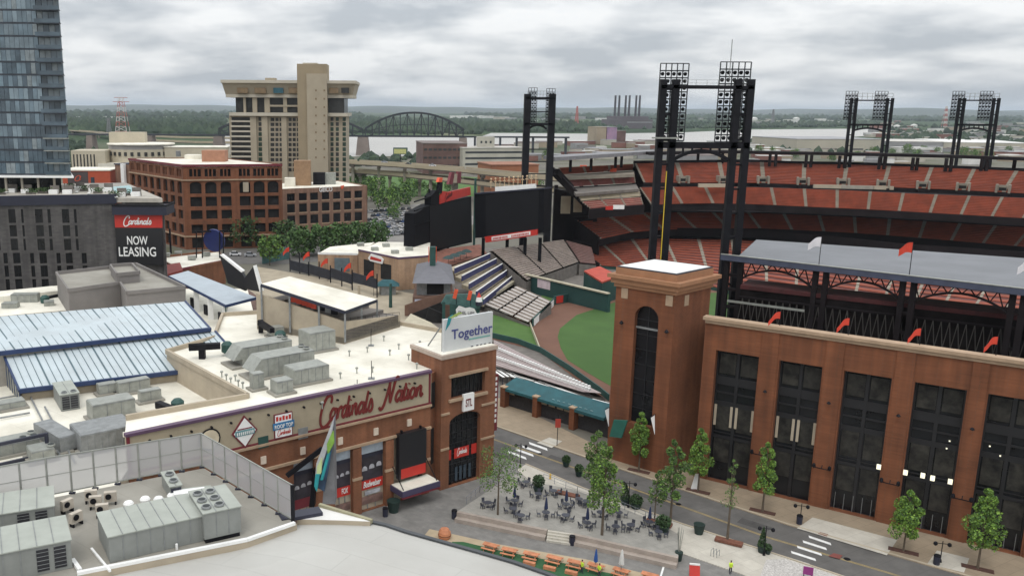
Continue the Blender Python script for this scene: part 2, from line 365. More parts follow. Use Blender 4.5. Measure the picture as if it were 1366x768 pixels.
# hand-drawn script letters: strokes in units of the lower-case height
SCR = {
 'C': (1.75, [[(1.75, 1.55), (1.85, 2.0), (1.5, 2.3), (1.0, 2.1), (0.5, 1.4), (0.25, 0.5), (0.4, -0.25), (0.9, -0.55), (1.5, -0.35), (1.9, 0.0)]]),
 'a': (1.12, [[(0.8, 0.85), (0.45, 0.98), (0.1, 0.6), (0.1, 0.2), (0.35, 0.02), (0.65, 0.3)], [(0.95, 1.05), (0.85, 0.5), (0.82, 0.15), (0.98, 0.0), (1.2, 0.22)]]),
 'r': (0.8, [[(0.15, 1.0), (0.2, 0.5), (0.15, 0.0)], [(0.2, 0.5), (0.4, 0.9), (0.7, 1.0), (0.75, 0.8)]]),
 'd': (1.1, [[(0.85, 0.8), (0.55, 1.0), (0.2, 0.75), (0.1, 0.3), (0.3, 0.02), (0.6, 0.2), (0.85, 0.75)], [(1.05, 1.9), (0.9, 1.0), (0.8, 0.3), (0.9, 0.03), (1.15, 0.25)]]),
 'i': (0.5, [[(0.2, 1.0), (0.15, 0.4), (0.2, 0.03), (0.5, 0.25)], [(0.24, 1.4), (0.26, 1.52)]]),
 'n': (1.15, [[(0.15, 1.0), (0.2, 0.5), (0.12, 0.0)], [(0.2, 0.5), (0.5, 0.95), (0.78, 0.9), (0.75, 0.35), (0.85, 0.03), (1.15, 0.25)]]),
 'l': (0.55, [[(0.4, 1.95), (0.22, 1.0), (0.15, 0.3), (0.25, 0.03), (0.55, 0.25)]]),
 's': (0.95, [[(0.1, 0.2), (0.45, 1.1), (0.75, 0.6), (0.75, 0.2), (0.45, 0.0), (0.1, 0.1)]]),
 'o': (0.95, [[(0.5, 1.0), (0.15, 0.75), (0.1, 0.3), (0.35, 0.0), (0.7, 0.2), (0.78, 0.7), (0.5, 1.0)]]),
 't': (0.6, [[(0.35, 1.6), (0.22, 0.8), (0.17, 0.25), (0.3, 0.03), (0.6, 0.25)], [(0.02, 1.08), (0.6, 1.12)]]),
 'N': (2.1, [[(-0.25, -0.15), (0.05, -0.45), (0.45, -0.1), (0.85, 1.1), (1.1, 2.1)], [(1.0, 2.1), (1.15, 1.0), (1.35, 0.0)], [(1.35, 0.0), (1.6, 1.1), (1.85, 2.1), (2.15, 2.35), (2.4, 2.0)]]),
 ' ': (0.35, [])}
def script_text(name, text, O, X, Y, xh, m, parent, width, wd=0.25, th=0.06, slant=0.18):
    strokes = []; cx = 0
    for ch in text:
        adv, st = SCR[ch]
        for s_ in st: strokes.append([(cx+x+slant*y, y) for x, y in s_])
        cx += adv*(1.0 if ch in 'CN ' else 0.98)
    sx = width/cx; X = Vector(X).normalized(); Y = Vector(Y).normalized(); Z = X.cross(Y); O = Vector(O); mb = MB()
    for si, st in enumerate(strokes):
        pts = []
        for k in range(len(st)-1):
            p0 = st[max(k-1, 0)]; p1 = st[k]; p2 = st[k+1]; p3 = st[min(k+2, len(st)-1)]
            for j in range(5):
                t = j/5
                pts.append(tuple(0.5*((2*p1[c])+(-p0[c]+p2[c])*t+(2*p0[c]-5*p1[c]+4*p2[c]-p3[c])*t*t+(-p0[c]+3*p1[c]-3*p2[c]+p3[c])*t**3) for c in (0, 1)))
        pts.append(st[-1]); L, R = [], []
        for k in range(len(pts)):
            a = pts[max(k-1, 0)]; b = pts[min(k+1, len(pts)-1)]; d = Vector((b[0]-a[0], b[1]-a[1])); d = d.normalized() if d.length else Vector((1, 0))
            hw = wd*(0.5 if 0 < k < len(pts)-1 else 0.36); n_ = Vector((-d.y, d.x))*hw; q = Vector(pts[k])
            L.append(q+n_); R.append(q-n_)
        f = lambda q, z: O+X*q.x*sx+Y*q.y*xh+Z*z
        zo = th+0.004*(si % 3)
        for k in range(len(pts)-1):
            mb.poly([f(R[k], zo), f(R[k+1], zo), f(L[k+1], zo), f(L[k], zo)], m)
            mb.poly([f(L[k], zo), f(L[k+1], zo), f(L[k+1], 0.01), f(L[k], 0.01)], m); mb.poly([f(R[k+1], zo), f(R[k], zo), f(R[k], 0.01), f(R[k+1], 0.01)], m)
    return mb.build(name, m, parent)
UP = Vector((0, 0, 1))
# ================================================================ SETTING
# patio plane (the patio rises a metre above the plaza along its two-tier wall)
WA, WB = P(611, 681, 1.1), P(905, 742, 1.1)
_pa, _pb, _pc = WA, WB, P(805, 661, 0.15)
PNR = (_pb-_pa).cross(_pc-_pa).normalized()
def patio(px, py):
    d = ray(px, py); t = (_pa-EYE).dot(PNR)/d.dot(PNR); return EYE+d*t
# ground sheet reaching the horizon: city blocks near, fields, woods and far suburbs beyond
GM = bpy.data.materials.new('ground_cover'); GM.use_nodes = True
t = GM.node_tree; p = t.nodes['Principled BSDF']; p.inputs['Roughness'].default_value = 0.95; p.inputs['Specular IOR Level'].default_value = 0.1
g = t.nodes.new('ShaderNodeNewGeometry'); s_ = t.nodes.new('ShaderNodeSeparateXYZ'); t.links.new(g.outputs['Position'], s_.inputs[0])
def nz(scale, det, st=None):
    n = t.nodes.new('ShaderNodeTexNoise'); n.inputs['Scale'].default_value = scale; n.inputs['Detail'].default_value = det
    if st:
        mp = t.nodes.new('ShaderNodeMapping'); mp.inputs['Scale'].default_value = st; t.links.new(g.outputs['Position'], mp.inputs[0]); t.links.new(mp.outputs[0], n.inputs['Vector'])
    else: t.links.new(g.outputs['Position'], n.inputs['Vector'])
    return n
def ramp(src, stops):
    r = t.nodes.new('ShaderNodeValToRGB'); el = r.color_ramp.elements
    el[0].position, el[0].color = stops[0][0], (*stops[0][1], 1); el[1].position, el[1].color = stops[-1][0], (*stops[-1][1], 1)
    for q, c in stops[1:-1]: e_ = el.new(q); e_.color = (*c, 1)
    t.links.new(src.outputs[0], r.inputs[0]); return r
near = ramp(nz(0.02, 10), [(0.35, (0.12, 0.115, 0.10)), (0.5, (0.17, 0.16, 0.135)), (0.62, (0.10, 0.105, 0.065)), (0.75, (0.15, 0.14, 0.12))])
far = ramp(nz(0.0016, 9, (1, 0.45, 1)), [(0.36, (0.025, 0.045, 0.02)), (0.52, (0.04, 0.07, 0.03)), (0.60, (0.10, 0.12, 0.06)), (0.66, (0.17, 0.17, 0.13)), (0.72, (0.04, 0.065, 0.03))])
mr = t.nodes.new('ShaderNodeMapRange'); mr.inputs[1].default_value = 900; mr.inputs[2].default_value = 1500; t.links.new(s_.outputs[1], mr.inputs[0])
mx_ = t.nodes.new('ShaderNodeMix'); mx_.data_type = 'RGBA'; t.links.new(mr.outputs[0], mx_.inputs[0]); t.links.new(near.outputs[0], mx_.inputs[6]); t.links.new(far.outputs[0], mx_.inputs[7])
t.links.new(mx_.outputs[2], p.inputs['Base Color'])
mb = MB(); R_ = 42000
ring = [(-R_, -600), (R_, -600), (R_, 60000), (-R_, 60000)]
mb.poly([(x, y, -0.05) for x, y in ring], GM); struct('ground', mb, GM)
# hills along the horizon
HM = mat('hill_cover', (0.035, 0.05, 0.03), 1.0, 0.3, 0.0006)
def ridge(pts, dist, depth, name):
    mb = MB(); top = [D(x, y, dist) for x, y in pts]; n = len(top)
    for k in range(n-1):
        a, b = top[k], top[k+1]; a0, b0 = Vector((a.x, a.y-depth*0.35, -1)), Vector((b.x, b.y-depth*0.35, -1))
        m0, m1 = (a+a0)/2+Vector((0, 0, a.z*0.2)), (b+b0)/2+Vector((0, 0, b.z*0.2))
        mb.poly([a0, b0, m1, m0], HM); mb.poly([m0, m1, b, a], HM)
        a1, b1 = Vector((a.x, a.y+depth, -1)), Vector((b.x, b.y+depth, -1)); mb.poly([a, b, b1, a1], HM)
    struct(name, mb, HM, smooth=True)
pts = [(x, 139.4+(x/1366)*8.6+0.8*math.sin(x*0.021)+0.5*math.sin(x*0.057+1)) for x in range(-300, 1800, 12)]
ridge(pts, 17000, 9000, 'hills')
pts = [(x, 153.5-9.5*math.exp(-((x-1215)/105)**2)-2.5*math.exp(-((x-1330)/50)**2)) for x in range(1030, 1560, 10)]
ridge(pts, 14000, 3000, 'hills')
# river
mb = MB()
def flat(px, z, m, mb=mb): mb.poly([P(x, y, z) for x, y in px], m)
flat([(300, 181.5), (440, 182), (520, 182.5), (640, 183), (655, 177.5), (790, 178.5), (905, 177), (1000, 173), (1180, 171.5), (1180, 180), (1070, 187), (985, 190), (900, 190), (800, 191), (700, 192), (640, 196), (560, 208), (470, 209), (300, 206)][::-1], 0.1, WATER)
struct('river', mb, WATER)
# far woods that read as one mass: low crowns spread over strips of the far bank and the plain
FW = [mat('far_wood_a', (0.022, 0.040, 0.022), 0.95, 0.3, 0.01), mat('far_wood_b', (0.036, 0.058, 0.03), 0.95, 0.3, 0.01)]
ico = bmesh.new(); bmesh.ops.create_icosphere(ico, subdivisions=1, radius=1); IV = [v.co.copy() for v in ico.verts]; IF = [tuple(v.index for v in f.verts) for f in ico.faces]; ico.free()
def wood(region, n, r, h, name='distant_wood'):
    mb = MB(); x0, x1, yt0, yt1, yb0, yb1 = region
    ids = [mb.mi(m) for m in FW]
    for _ in range(n):
        u = random.random(); x = x0+(x1-x0)*u; ya = yt0+(yt1-yt0)*u; yb = yb0+(yb1-yb0)*u; y = ya+(yb-ya)*random.random()
        c = P(x, y, 0); k = random.uniform(0.6, 1.3); i = random.choice(ids); b = len(mb.v)
        mb.v += [c+Vector((v.x*r*k*random.uniform(0.8, 1.2), v.y*r*k, max(v.z, -0.2)*h*k*random.uniform(0.85, 1.15))) for v in IV]
        for f in IF: mb.f.append(tuple(b+q for q in f)); mb.m.append(i)
    o = mb.build(name, None); o['kind'] = 'stuff'; return o
wood((70, 300, 152, 155, 180, 182), 1500, 12, 17)
wood((70, 480, 146.5, 150, 157, 160), 500, 32, 30)
wood((440, 640, 157, 160, 178, 180), 650, 14, 17)
wood((640, 800, 165, 166, 176, 177), 420, 12, 17)
wood((620, 1366, 150.5, 155.5, 158, 163), 1100, 32, 28)
wood((780, 1180, 164, 163, 174, 169), 420, 13, 15)
wood((1180, 1420, 164, 166, 196, 200), 300, 10, 12)
wood((985, 1190, 191, 188, 205, 204), 130, 6, 8)
wood((455, 560, 209, 209, 222, 222), 70, 5, 6)
wood((85, 130, 190, 192, 235, 235), 120, 5, 8)

# ---------------------------------------------------------------- far scattered buildings
BW = [mat('far_wall_%s' % n, c, 0.85, 0.15, 0.05) for n, c in (('cream', (0.42, 0.39, 0.33)), ('grey', (0.25, 0.25, 0.25)), ('tan', (0.32, 0.26, 0.19)), ('brick', (0.2, 0.09, 0.07)), ('white', (0.62, 0.61, 0.58)))]
BR = [mat('far_roof_%s' % n, c, 0.85, 0.15, 0.05) for n, c in (('white', (0.66, 0.65, 0.62)), ('grey', (0.3, 0.3, 0.31)), ('brown', (0.16, 0.13, 0.12)), ('pale', (0.5, 0.48, 0.44)))]
WIN = mat('far_window', (0.03, 0.035, 0.04), 0.3, 0.3, 0.1)
def farbuild(px, py, wpx, hpx, label, group, wall, roof, name='warehouse', ratio=0.6, gable=False, rot=None, cat='building'):
    c = P(px, py, 0); s = c.y/F; W_, H_ = wpx*s, hpx*s; rot = random.choice([0, 0.12, -0.15, 0.25]) if rot is None else rot
    t_ = thing(name, label, cat, c, group); m1 = MB().box(c+Vector((0, W_*ratio/2, 0)), W_, W_*ratio, H_, rot, wall); m1.build('wall', wall, t_)
    m2 = MB(); q = c+Vector((0, W_*ratio/2, H_))
    if gable:
        co, si = math.cos(rot), math.sin(rot); hw, hd = W_/2*1.03, W_*ratio/2*1.05
        cn = [Vector((q.x+co*x*hw-si*y*hd, q.y+si*x*hw+co*y*hd, H_)) for x, y in ((-1, -1), (1, -1), (1, 1), (-1, 1))]
        r1, r2 = (cn[0]+cn[3])/2+UP*H_*0.35, (cn[1]+cn[2])/2+UP*H_*0.35
        for f in ((cn[0], cn[1], r2, r1), (cn[2], cn[3], r1, r2), (cn[1], cn[2], r2), (cn[3], cn[0], r1)): m2.poly(f, roof)
    else: m2.box(q+UP*0.02, W_*1.02, W_*ratio*1.02, max(0.5, H_*0.06), rot, roof)
    m2.build('roof', roof, t_)
    return t_
random.seed(21)
L1 = 'small distant commercial building with a flat roof on the plain beyond the ballpark'
L2 = 'small pale distant industrial shed near the far river bank'
for i in range(120):
    px = random.uniform(1160, 1440); py = 163+(random.random()**0.8)*42
    wpx = random.uniform(8, 26)*(0.5+(py-155)/45); hpx = random.uniform(2.2, 5)*(0.5+(py-155)/50)
    farbuild(px, py, wpx, hpx, L1, 'distant buildings beyond the ballpark', random.choice(BW), random.choice(BR))
for i in range(60):
    px = random.choice([random.uniform(910, 1130), random.uniform(630, 830), random.uniform(90, 290)]); py = random.uniform(157.5, 166)
    farbuild(px, py, random.uniform(5, 22), random.uniform(1.2, 3.2), L2, 'distant sheds across the river', random.choice([BW[0], BW[4], BW[1]]), random.choice([BR[0], BR[3]]))
for i in range(46):
    px = random.uniform(745, 1180); py = random.uniform(193, 206)
    farbuild(px, py, random.uniform(10, 30), random.uniform(3, 7), 'low industrial building between the ballpark stands and the river', 'low buildings on the near river bank', random.choice(BW), random.choice(BR))
L3 = 'distant flat roofed building close behind the right hand stands'
for i in range(75):
    px = random.uniform(985, 1450); py = random.uniform(196, 219)+(px-985)*.006
    if 1050 < px < 1190 and py < 207: continue
    farbuild(px, py, random.uniform(9, 34), random.uniform(3, 8), L3, 'buildings close behind the right hand stands', random.choice(BW), random.choice(BR), ratio=.5)
for i in range(46):
    px = random.uniform(640, 990); py = random.uniform(193, 215)
    farbuild(px, py, random.uniform(14, 55), random.uniform(3, 8), 'long dark roofed shed behind the centre light tower', 'dark sheds behind the centre light tower', random.choice([BW[1], BW[3], BW[2], BW[0]]), random.choice([BR[1], BR[2], BR[2]]), ratio=.4)
# storage tanks among the far buildings
for i, (px, py) in enumerate([(965, 160), (1006, 161), (1062, 161), (1186, 170), (1196, 171), (1219, 170), (1050, 160)]):
    c = P(px, py, 0); s = c.y/F
    tag(MB().lathe(c, [(4*s, 0), (4*s, 3*s), (2.2*s, 4*s), (0.3*s, 4.4*s)], 16, BW[4]).build('storage_tank', BW[4]), 'white round storage tank on the far plain', 'tank', 'far storage tanks')
# named far buildings
def slabbuild(name, label, L, Rr, ztop, depth, wall, roof, rows=(), colsn=0, cat='building', winmat=WIN, z0=0.0):
    """box building: L and Rr ground corners of the visible front"""
    t_ = thing(name, label, cat, Vector((L.x, L.y, z0))); W_ = Wall(L, Rr); bk = -W_.n*depth
    mb = MB().prism([W_.A, W_.B, W_.B+bk, W_.A+bk], z0, ztop, wall); mb.build('wall', wall, t_)
    MB().prism([W_.pt(-.4, 0, .4), W_.pt(W_.L+.4, 0, .4), W_.pt(W_.L+.4, 0, .4-depth-.8), W_.pt(-.4, 0, .4-depth-.8)], ztop+0.02, ztop+0.7, roof).build('roof', roof, t_)
    for z in rows:
        for k in range(colsn):
            a = W_.L*(k+0.18)/colsn; b = W_.L*(k+0.82)/colsn
            W_.panel(MB(), a, b, z, z+1.8, 0.05, 0.3, winmat).build('window', winmat, t_)
    return t_, W_
def pb(x, y): return P(x, y, 0)
BRW = mat('warehouse_brick', (0.13, 0.075, 0.065), 0.9, 0.2, 0.1)
L, R2 = pb(564, 232), pb(622, 232); zt = HT(L, 192)
slabbuild('brick_warehouse', 'dark brown brick warehouse with a flat roof by the river', L, R2, zt, 60, BRW, BR[2], rows=(6, 13, 20), colsn=9)
WHC = mat('cream_office', (0.42, 0.40, 0.34), 0.85, 0.1, 0.1)
L, R2 = pb(617, 233), pb(697, 232); zt = HT(L, 198)
t1, W1 = slabbuild('office_block', 'cream stepped office block with long window bands and a square penthouse', L, R2, zt, 30, WHC, BR[3])
for z in (3, 8, 13, 18, 22.6):
    if z < zt-2: W1.panel(MB(), W1.L*.04, W1.L*.98, z, z+1.7, 0.06, .3, WIN).build('window_band', WIN, t1)
c = W1.pt(W1.L*.44, zt, -12); ph = MB().box(c+UP*.72, 15, 12, HT(W1.pt(W1.L*.4, 0, -6), 184)-zt, 0, WHC).build('penthouse', WHC, t1)
for k in (-4, 0, 4): MB().box(c+Vector((k, -6.05, 4)), 1.6, .2, 2, 0, WIN).build('window', WIN, ph)
RUST = mat('rust_brick', (0.30, 0.12, 0.06), 0.9, 0.12, 0.1)
L, R2 = P(655, 264), P(717, 263); zt = HT(L, 221)
slabbuild('rust_coloured_block', 'rust orange windowless block behind the centre scoreboard', L, R2, zt, 30, RUST, mat('rust_roof', (0.28, 0.13, 0.08), .9))
BGE = mat('long_beige_wall', (0.40, 0.37, 0.30), 0.9, 0.08, 0.02)
L, R2 = pb(1062, 203), pb(1178, 203); slabbuild('long_warehouse', 'long beige warehouse with a dark flat roof beyond the stands', L, R2, HT(L, 186), 120, BGE, BR[1], rows=(3,), colsn=5)
L, R2 = pb(1258, 201), pb(1372, 203); slabbuild('long_warehouse', 'long pale warehouse with a white roof behind the right hand light tower', L, R2, HT(L, 190), 160, BGE, BR[0])
L, R2 = pb(1186, 200), pb(1262, 201); slabbuild('long_warehouse', 'long grey warehouse between the two far light towers', L, R2, HT(L, 189), 120, BW[1], BR[3])
L, R2 = pb(795, 193), pb(808, 193); slabbuild('grain_silo', 'tall beige concrete grain elevator on the river bank', L, R2, HT(L, 170), 40, BW[2], BW[2])
L, R2 = pb(809, 193), pb(822, 193); slabbuild('mill_building', 'grey mill building with a painted blue and pink side beside the grain elevator', L, R2, HT(L, 170), 40, mat('mural_blue', (0.10, 0.11, 0.22), .8, col2=(0.42, 0.25, 0.35), scale=0.03), BW[1])
L, R2 = pb(822, 193), pb(834, 193); slabbuild('brown_mill', 'brown brick mill right of the blue painted mill', L, R2, HT(L, 175), 40, BRW, BR[2])
L, R2 = pb(768, 167), pb(805, 167.5); slabbuild('long_shed', 'long white roofed shed left of the power plant', L, R2, HT(L, 164.6), 150, BW[4], BR[0])
L, R2 = pb(600, 157.5), pb(640, 158); slabbuild('long_shed', 'long white shed right of the arch bridge on the far plain', L, R2, HT(L, 154.5), 300, BW[4], BR[0])
# power plant with six stacks
PPM = mat('plant_wall', (0.115, 0.10, 0.11), 0.9, 0.15, 0.01)
pc = P(845, 172); sp_ = pc.y/F
pt_ = thing('power_plant', 'old brick power plant with six tall dark chimneys on the horizon', 'power plant', pc)
W_ = Wall(P(821, 172), P(870, 172)); zt = HT(W_.A, 156)
mb = MB().prism([W_.pt(0, 0), W_.pt(W_.L, 0), W_.pt(W_.L, 0, -90), W_.pt(0, 0, -90)], 0, zt*0.78, PPM); mb.build('wall', PPM, pt_)
mb = MB().prism([W_.pt(W_.L*.1, 0, -14), W_.pt(W_.L*.95, 0, -14), W_.pt(W_.L*.95, 0, -80), W_.pt(W_.L*.1, 0, -80)], zt*.78+.1, zt*1.04, PPM); mb.build('upper_hall', PPM, pt_)
W_.panel(MB(), W_.L*.3, W_.L, zt*.5, zt*.6, 0.3, 2, BW[1]).build('lower_roof', BW[1], pt_)
STK = mat('stack_brick', (0.06, 0.055, 0.065), 0.9, 0.1, 0.02)
for x in (829.5, 834.8, 843.5, 848.5, 857.5, 862.3):
    u = W_.u(x, 160); q = W_.pt(u, zt*1.05, -45)
    MB().lathe(q, [(1.55*sp_, 0), (1.3*sp_, HT(q, 127.5)-q.z)], 14, STK).build('chimney', STK, pt_)
# ---------------------------------------------------------------- arch truss bridge
BM = mat('bridge_iron', (0.028, 0.033, 0.042), 0.7, 0.2, 0.02)
PIER = mat('pier_stone', (0.2, 0.165, 0.145), 0.9, 0.15, 0.05)
BD = 1060.0
bt = thing('arch_truss_bridge', 'long dark iron truss bridge with arched spans crossing the river', 'bridge', (D(484, 208, BD).x, BD, 0))
zdeck = D(484, 181.5, BD).z
def xw(px): return D(px, 182, BD).x
def span(x0, x1, ytop, yend):
    X0, X1 = xw(x0), xw(x1); zt_ = D((x0+x1)/2, ytop, BD).z; ze = D(x0, yend, BD).z
    for yy, nm in ((0, 'truss'), (9, 'truss')):
        mb = MB(); n = 14; prev = None; prevb = None
        for k in range(n+1):
            u = k/n; X = X0+(X1-X0)*u; h = 4*u*(1-u); zz = ze+(zt_-ze)*(1-abs(2*u-1)**2.1)
            a = Vector((X, BD+yy, zz)); b = Vector((X, BD+yy, zdeck))
            mb.bar(a, b, 1.1, 1.1, BM)
            lo = Vector((X, BD+yy, zdeck+max(0, (zz-zdeck)*0.5-1)))
            if prev:
                mb.bar(prev, a, 2.5, 2.4, BM); mb.bar(prevb, b, 1.9, 1.7, BM)
                if k % 2: mb.bar(prev, b, 0.7, 0.7, BM)
                else: mb.bar(prevb, a, 0.7, 0.7, BM)
                if 0 < k < n+1: mb.bar((prev+prevb)/2, (a+b)/2, 0.6, 0.6, BM)
            prev, prevb = a, b
        mb.build(nm, BM, bt)
    mb = MB()
    for k in range(15):
        u = k/14; X = X0+(X1-X0)*u; zz = ze+(zt_-ze)*(1-abs(2*u-1)**2.1); mb.bar((X, BD, zz), (X, BD+9, zz), 0.7, 0.7, BM)
    mb.build('cross_bracing', BM, bt)
span(487, 618, 150.5, 172); span(292, 484, 149.5, 172)
mb = MB().box((0, 0, 0), 0.01, 0.01, 0.01, 0, BM)
mb = MB(); X0, X1 = xw(60), xw(760); mb.prism([(X0, BD+.5), (X1, BD+.5), (X1, BD+8.5), (X0, BD+8.5)], zdeck-1.2, zdeck+.6, BM); mb.build('deck', BM, bt)
for x in (634, 650, 668, 690, 712, 735, 756): MB().box((xw(x), BD+4.5, 0), 2, 7, zdeck-1.3, 0, BM).build('trestle_leg', BM, bt)
for x, wd in ((484, 15), (291, 12), (618, 10), (200, 8), (120, 8)):
    q = Vector((xw(x), BD+4.5, -1)); s = BD/F*wd
    MB().hexa([q+Vector((a*s*.62, b*10, 0)) for a, b in ((-1, -1), (1, -1), (1, 1), (-1, 1))], [q+Vector((a*s*.45, b*8, zdeck-0.5)) for a, b in ((-1, -1), (1, -1), (1, 1), (-1, 1))], PIER).build('pier', PIER, bt)
# billboard on a pole by the river
c = P(534, 222); z1, z2 = HT(c, 206), HT(c, 197); t_ = thing('roadside_billboard', 'small green and yellow billboard on a pole by the river', 'billboard', c)
sw = 10*c.y/F
MB().tube(c, c+UP*z1, .5, m=DARK).build('pole', DARK, t_)
MB().box(c+UP*z1, sw*1.9, .8, z2-z1, 0, DGREEN).build('panel', DGREEN, t_)
MB().box(c+Vector((-.3, -.5, z1+.6)), sw*1.6, .2, (z2-z1)*.7, 0, mat('billboard_yellow', (.5, .5, .2), .7)).build('poster', None, t_)
# ---------------------------------------------------------------- lattice towers
def pylon(px, py, ytop, label, m1, m2, wpx, group=None, arm=True):
    c = P(px, py); H_ = HT(c, ytop); s = c.y/F; wb = wpx*s/2
    t_ = thing('lattice_tower', label, 'pylon', c, group); th = max(0.35, s*0.55)
    n = 9
    for k in range(n):
        mb = MB(); z0, z1 = H_*k/n, H_*(k+1)/n; w0, w1 = wb*(1-0.72*(k/n)), wb*(1-0.72*((k+1)/n)); m = m1 if k % 2 else m2
        for a, b in ((-1, -1), (1, -1), (1, 1), (-1, 1)): mb.bar(c+Vector((a*w0, b*w0, z0)), c+Vector((a*w1, b*w1, z1)), th, th, m)
        mb.bar(c+Vector((-w0, -w0, z0)), c+Vector((w1, -w1, z1)), th*.7, th*.7, m); mb.bar(c+Vector((w0, -w0, z0)), c+Vector((-w1, -w1, z1)), th*.7, th*.7, m); mb.bar(c+Vector((-w1, -w1, z1)), c+Vector((w1, -w1, z1)), th*.7, th*.7, m)
        mb.build('tower_section', m, t_)
    if arm:
        for zz, l in ((H_*.995, wpx*.5), (H_*.9, wpx*.62)): MB().bar(c+Vector((-l*s, 0, zz)), c+Vector((l*s, 0, zz)), th*1.2, th*1.2, m1).build('cross_arm', m1, t_)
PR = mat('pylon_red', (0.42, 0.10, 0.08), .7); PW = mat('pylon_white', (0.62, 0.58, 0.56), .7); PG = mat('pylon_grey', (.2, .2, .21), .7)
pylon(164.5, 188, 130, 'red and white lattice power line tower left of the beige round building', PR, PW, 17)
pylon(146, 182, 158, 'small grey lattice tower beside the red and white one', PG, PG, 6)
pylon(769, 168, 142, 'thin faint pink lattice tower left of the power plant', PR, PR, 4, arm=False)
pylon(1259, 172, 142, 'tall faint red lattice tower between the two right hand light towers', PR, PW, 5, arm=False)
pylon(1030, 168, 146, 'grey lattice tower far beyond the main light tower', PG, PG, 4, arm=False)
# ================================================================ MIDDLE DISTANCE
# elevated highways
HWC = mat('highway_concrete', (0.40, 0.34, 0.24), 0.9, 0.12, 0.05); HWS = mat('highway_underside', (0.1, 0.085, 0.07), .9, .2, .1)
def viaduct(pts, z, wide, name, label, cols=(), colw=2.0):
    c = [Vector((p.x, p.y, 0)) for p in pts]
    t_ = thing(name, label, 'highway', c[0]); mb = MB(); mr_ = MB(); asf = MB()
    for a, b in zip(c, c[1:]):
        d = (b-a).normalized(); n = Vector((d.y, -d.x, 0))
        if n.y > 0: n = -n
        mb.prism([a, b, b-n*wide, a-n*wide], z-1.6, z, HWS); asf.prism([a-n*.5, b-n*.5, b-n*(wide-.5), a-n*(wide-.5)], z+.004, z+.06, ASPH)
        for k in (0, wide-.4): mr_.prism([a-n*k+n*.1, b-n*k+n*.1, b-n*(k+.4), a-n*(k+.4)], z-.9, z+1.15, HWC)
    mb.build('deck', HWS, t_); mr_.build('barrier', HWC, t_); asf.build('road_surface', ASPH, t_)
    for q in cols:
        m3 = MB().box((q.x, q.y+wide*.5, 0), colw, colw, z-3.2, 0, CONC); m3.prism([(q.x-1.2, q.y+.3), (q.x+1.2, q.y+.3), (q.x+1.2, q.y+wide-.3), (q.x-1.2, q.y+wide-.3)], z-3.2, z-1.61, HWS)
        m3.build('column', CONC, t_)
def PZ(x, y, z): q = P(x, y, z); return q
viaduct([PZ(380, 213, 19), PZ(463, 216.5, 19), PZ(530, 220.5, 19), PZ(600, 226, 19), PZ(660, 232, 19), PZ(760, 240, 19)], 19, 13, 'elevated_highway', 'upper elevated highway on concrete columns behind the park trees', [PZ(x, y, 19) for x, y in ((470, 217), (505, 219), (540, 221.5), (575, 224), (610, 227), (645, 230.5))])
viaduct([PZ(380, 224, 12.5), PZ(463, 228, 12.5), PZ(530, 233, 12.5), PZ(600, 240, 12.5), PZ(660, 247, 12.5), PZ(740, 254, 12.5)], 12.5, 11, 'elevated_highway', 'lower elevated highway deck just in front of the upper one', [PZ(x, y, 12.5) for x, y in ((480, 229.5), (520, 232.5), (560, 236.5), (605, 241))])
viaduct([PZ(-60, 180, 9), PZ(85, 173.5, 9), PZ(125, 176.5, 9), PZ(160, 182, 9), PZ(200, 187.5, 9), PZ(260, 190, 9), PZ(330, 190.5, 9)], 9, 14, 'elevated_highway', 'curving beige highway bridge left of the beige round building', [PZ(x, y, 9) for x, y in ((95, 174.5), (130, 177.5))], 3)
viaduct([PZ(180, 181, 9), PZ(240, 183.5, 9), PZ(330, 184.5, 9)], 9, 12, 'elevated_highway', 'far beige highway deck behind the brick garage', [], 3)
mb = MB()
for px in ([(458, 236), (560, 232), (655, 238), (720, 262), (560, 262), (458, 262)],): mb.poly([P(x, y, 0.02) for x, y in px], GRASS2)
struct('park_lawn', mb, GRASS2)
# ---------------------------------------------------------------- hotel tower with a flared crown
HB = mat('hotel_concrete', (0.36, 0.31, 0.23), .85, .08, .1); HT_ = mat('hotel_core', (0.29, 0.235, 0.155), .9, .08, .1); HL = mat('hotel_ledge', (0.47, 0.43, 0.35), .85, .08, .1)
HD = mat('hotel_window', (0.03, 0.03, 0.028), .3, .4, .3); HG = mat('hotel_green_window', (0.02, 0.045, 0.03), .3, .3, .2); HBR = mat('hotel_brown', (0.2, 0.14, 0.08), .8)
ht = thing('hotel_tower', 'tan concrete hotel tower with a flared crown and a tall central shaft', 'building', D(385, 280, 452))
W0 = Wall(D(302, 200, 450), D(470, 200, 450)); Wd = W0.uz
def hp(name, x0, x1, y0, y1, out, th, m, par=None):
    a = W0.u(x0, (y0+y1)/2); b = W0.u(x1, (y0+y1)/2); return W0.panel(MB(), a, b, W0.z(x0, y1), W0.z(x0, y0), out, th, m).build(name, m, par or ht)
hp('wall', 308, 461, 152, 300, 0, 30, HB); hp('wall', 314, 459, 128, 152, -1, 28, HD)
def flare(name, x0, x1, y0, y1, dd, m):
    a0, b0 = W0.u(x0+5*(x0 < 400), y1), W0.u(x1-5*(x1 > 440), y1); a1, b1 = W0.u(x0, y0), W0.u(x1, y0); z0, z1 = W0.z(x0, y1), W0.z(x0, y0)
    lo = [W0.pt(a0, z0, 1), W0.pt(b0, z0, 1), W0.pt(b0, z0, -31), W0.pt(a0, z0, -31)]; hi = [W0.pt(a1, z1, dd), W0.pt(b1, z1, dd), W0.pt(b1, z1, -30-dd), W0.pt(a1, z1, -30-dd)]
    return MB().hexa(lo, hi, m).build(name, m, ht)
flare('crown', 297, 475, 108, 128, 4, HB)
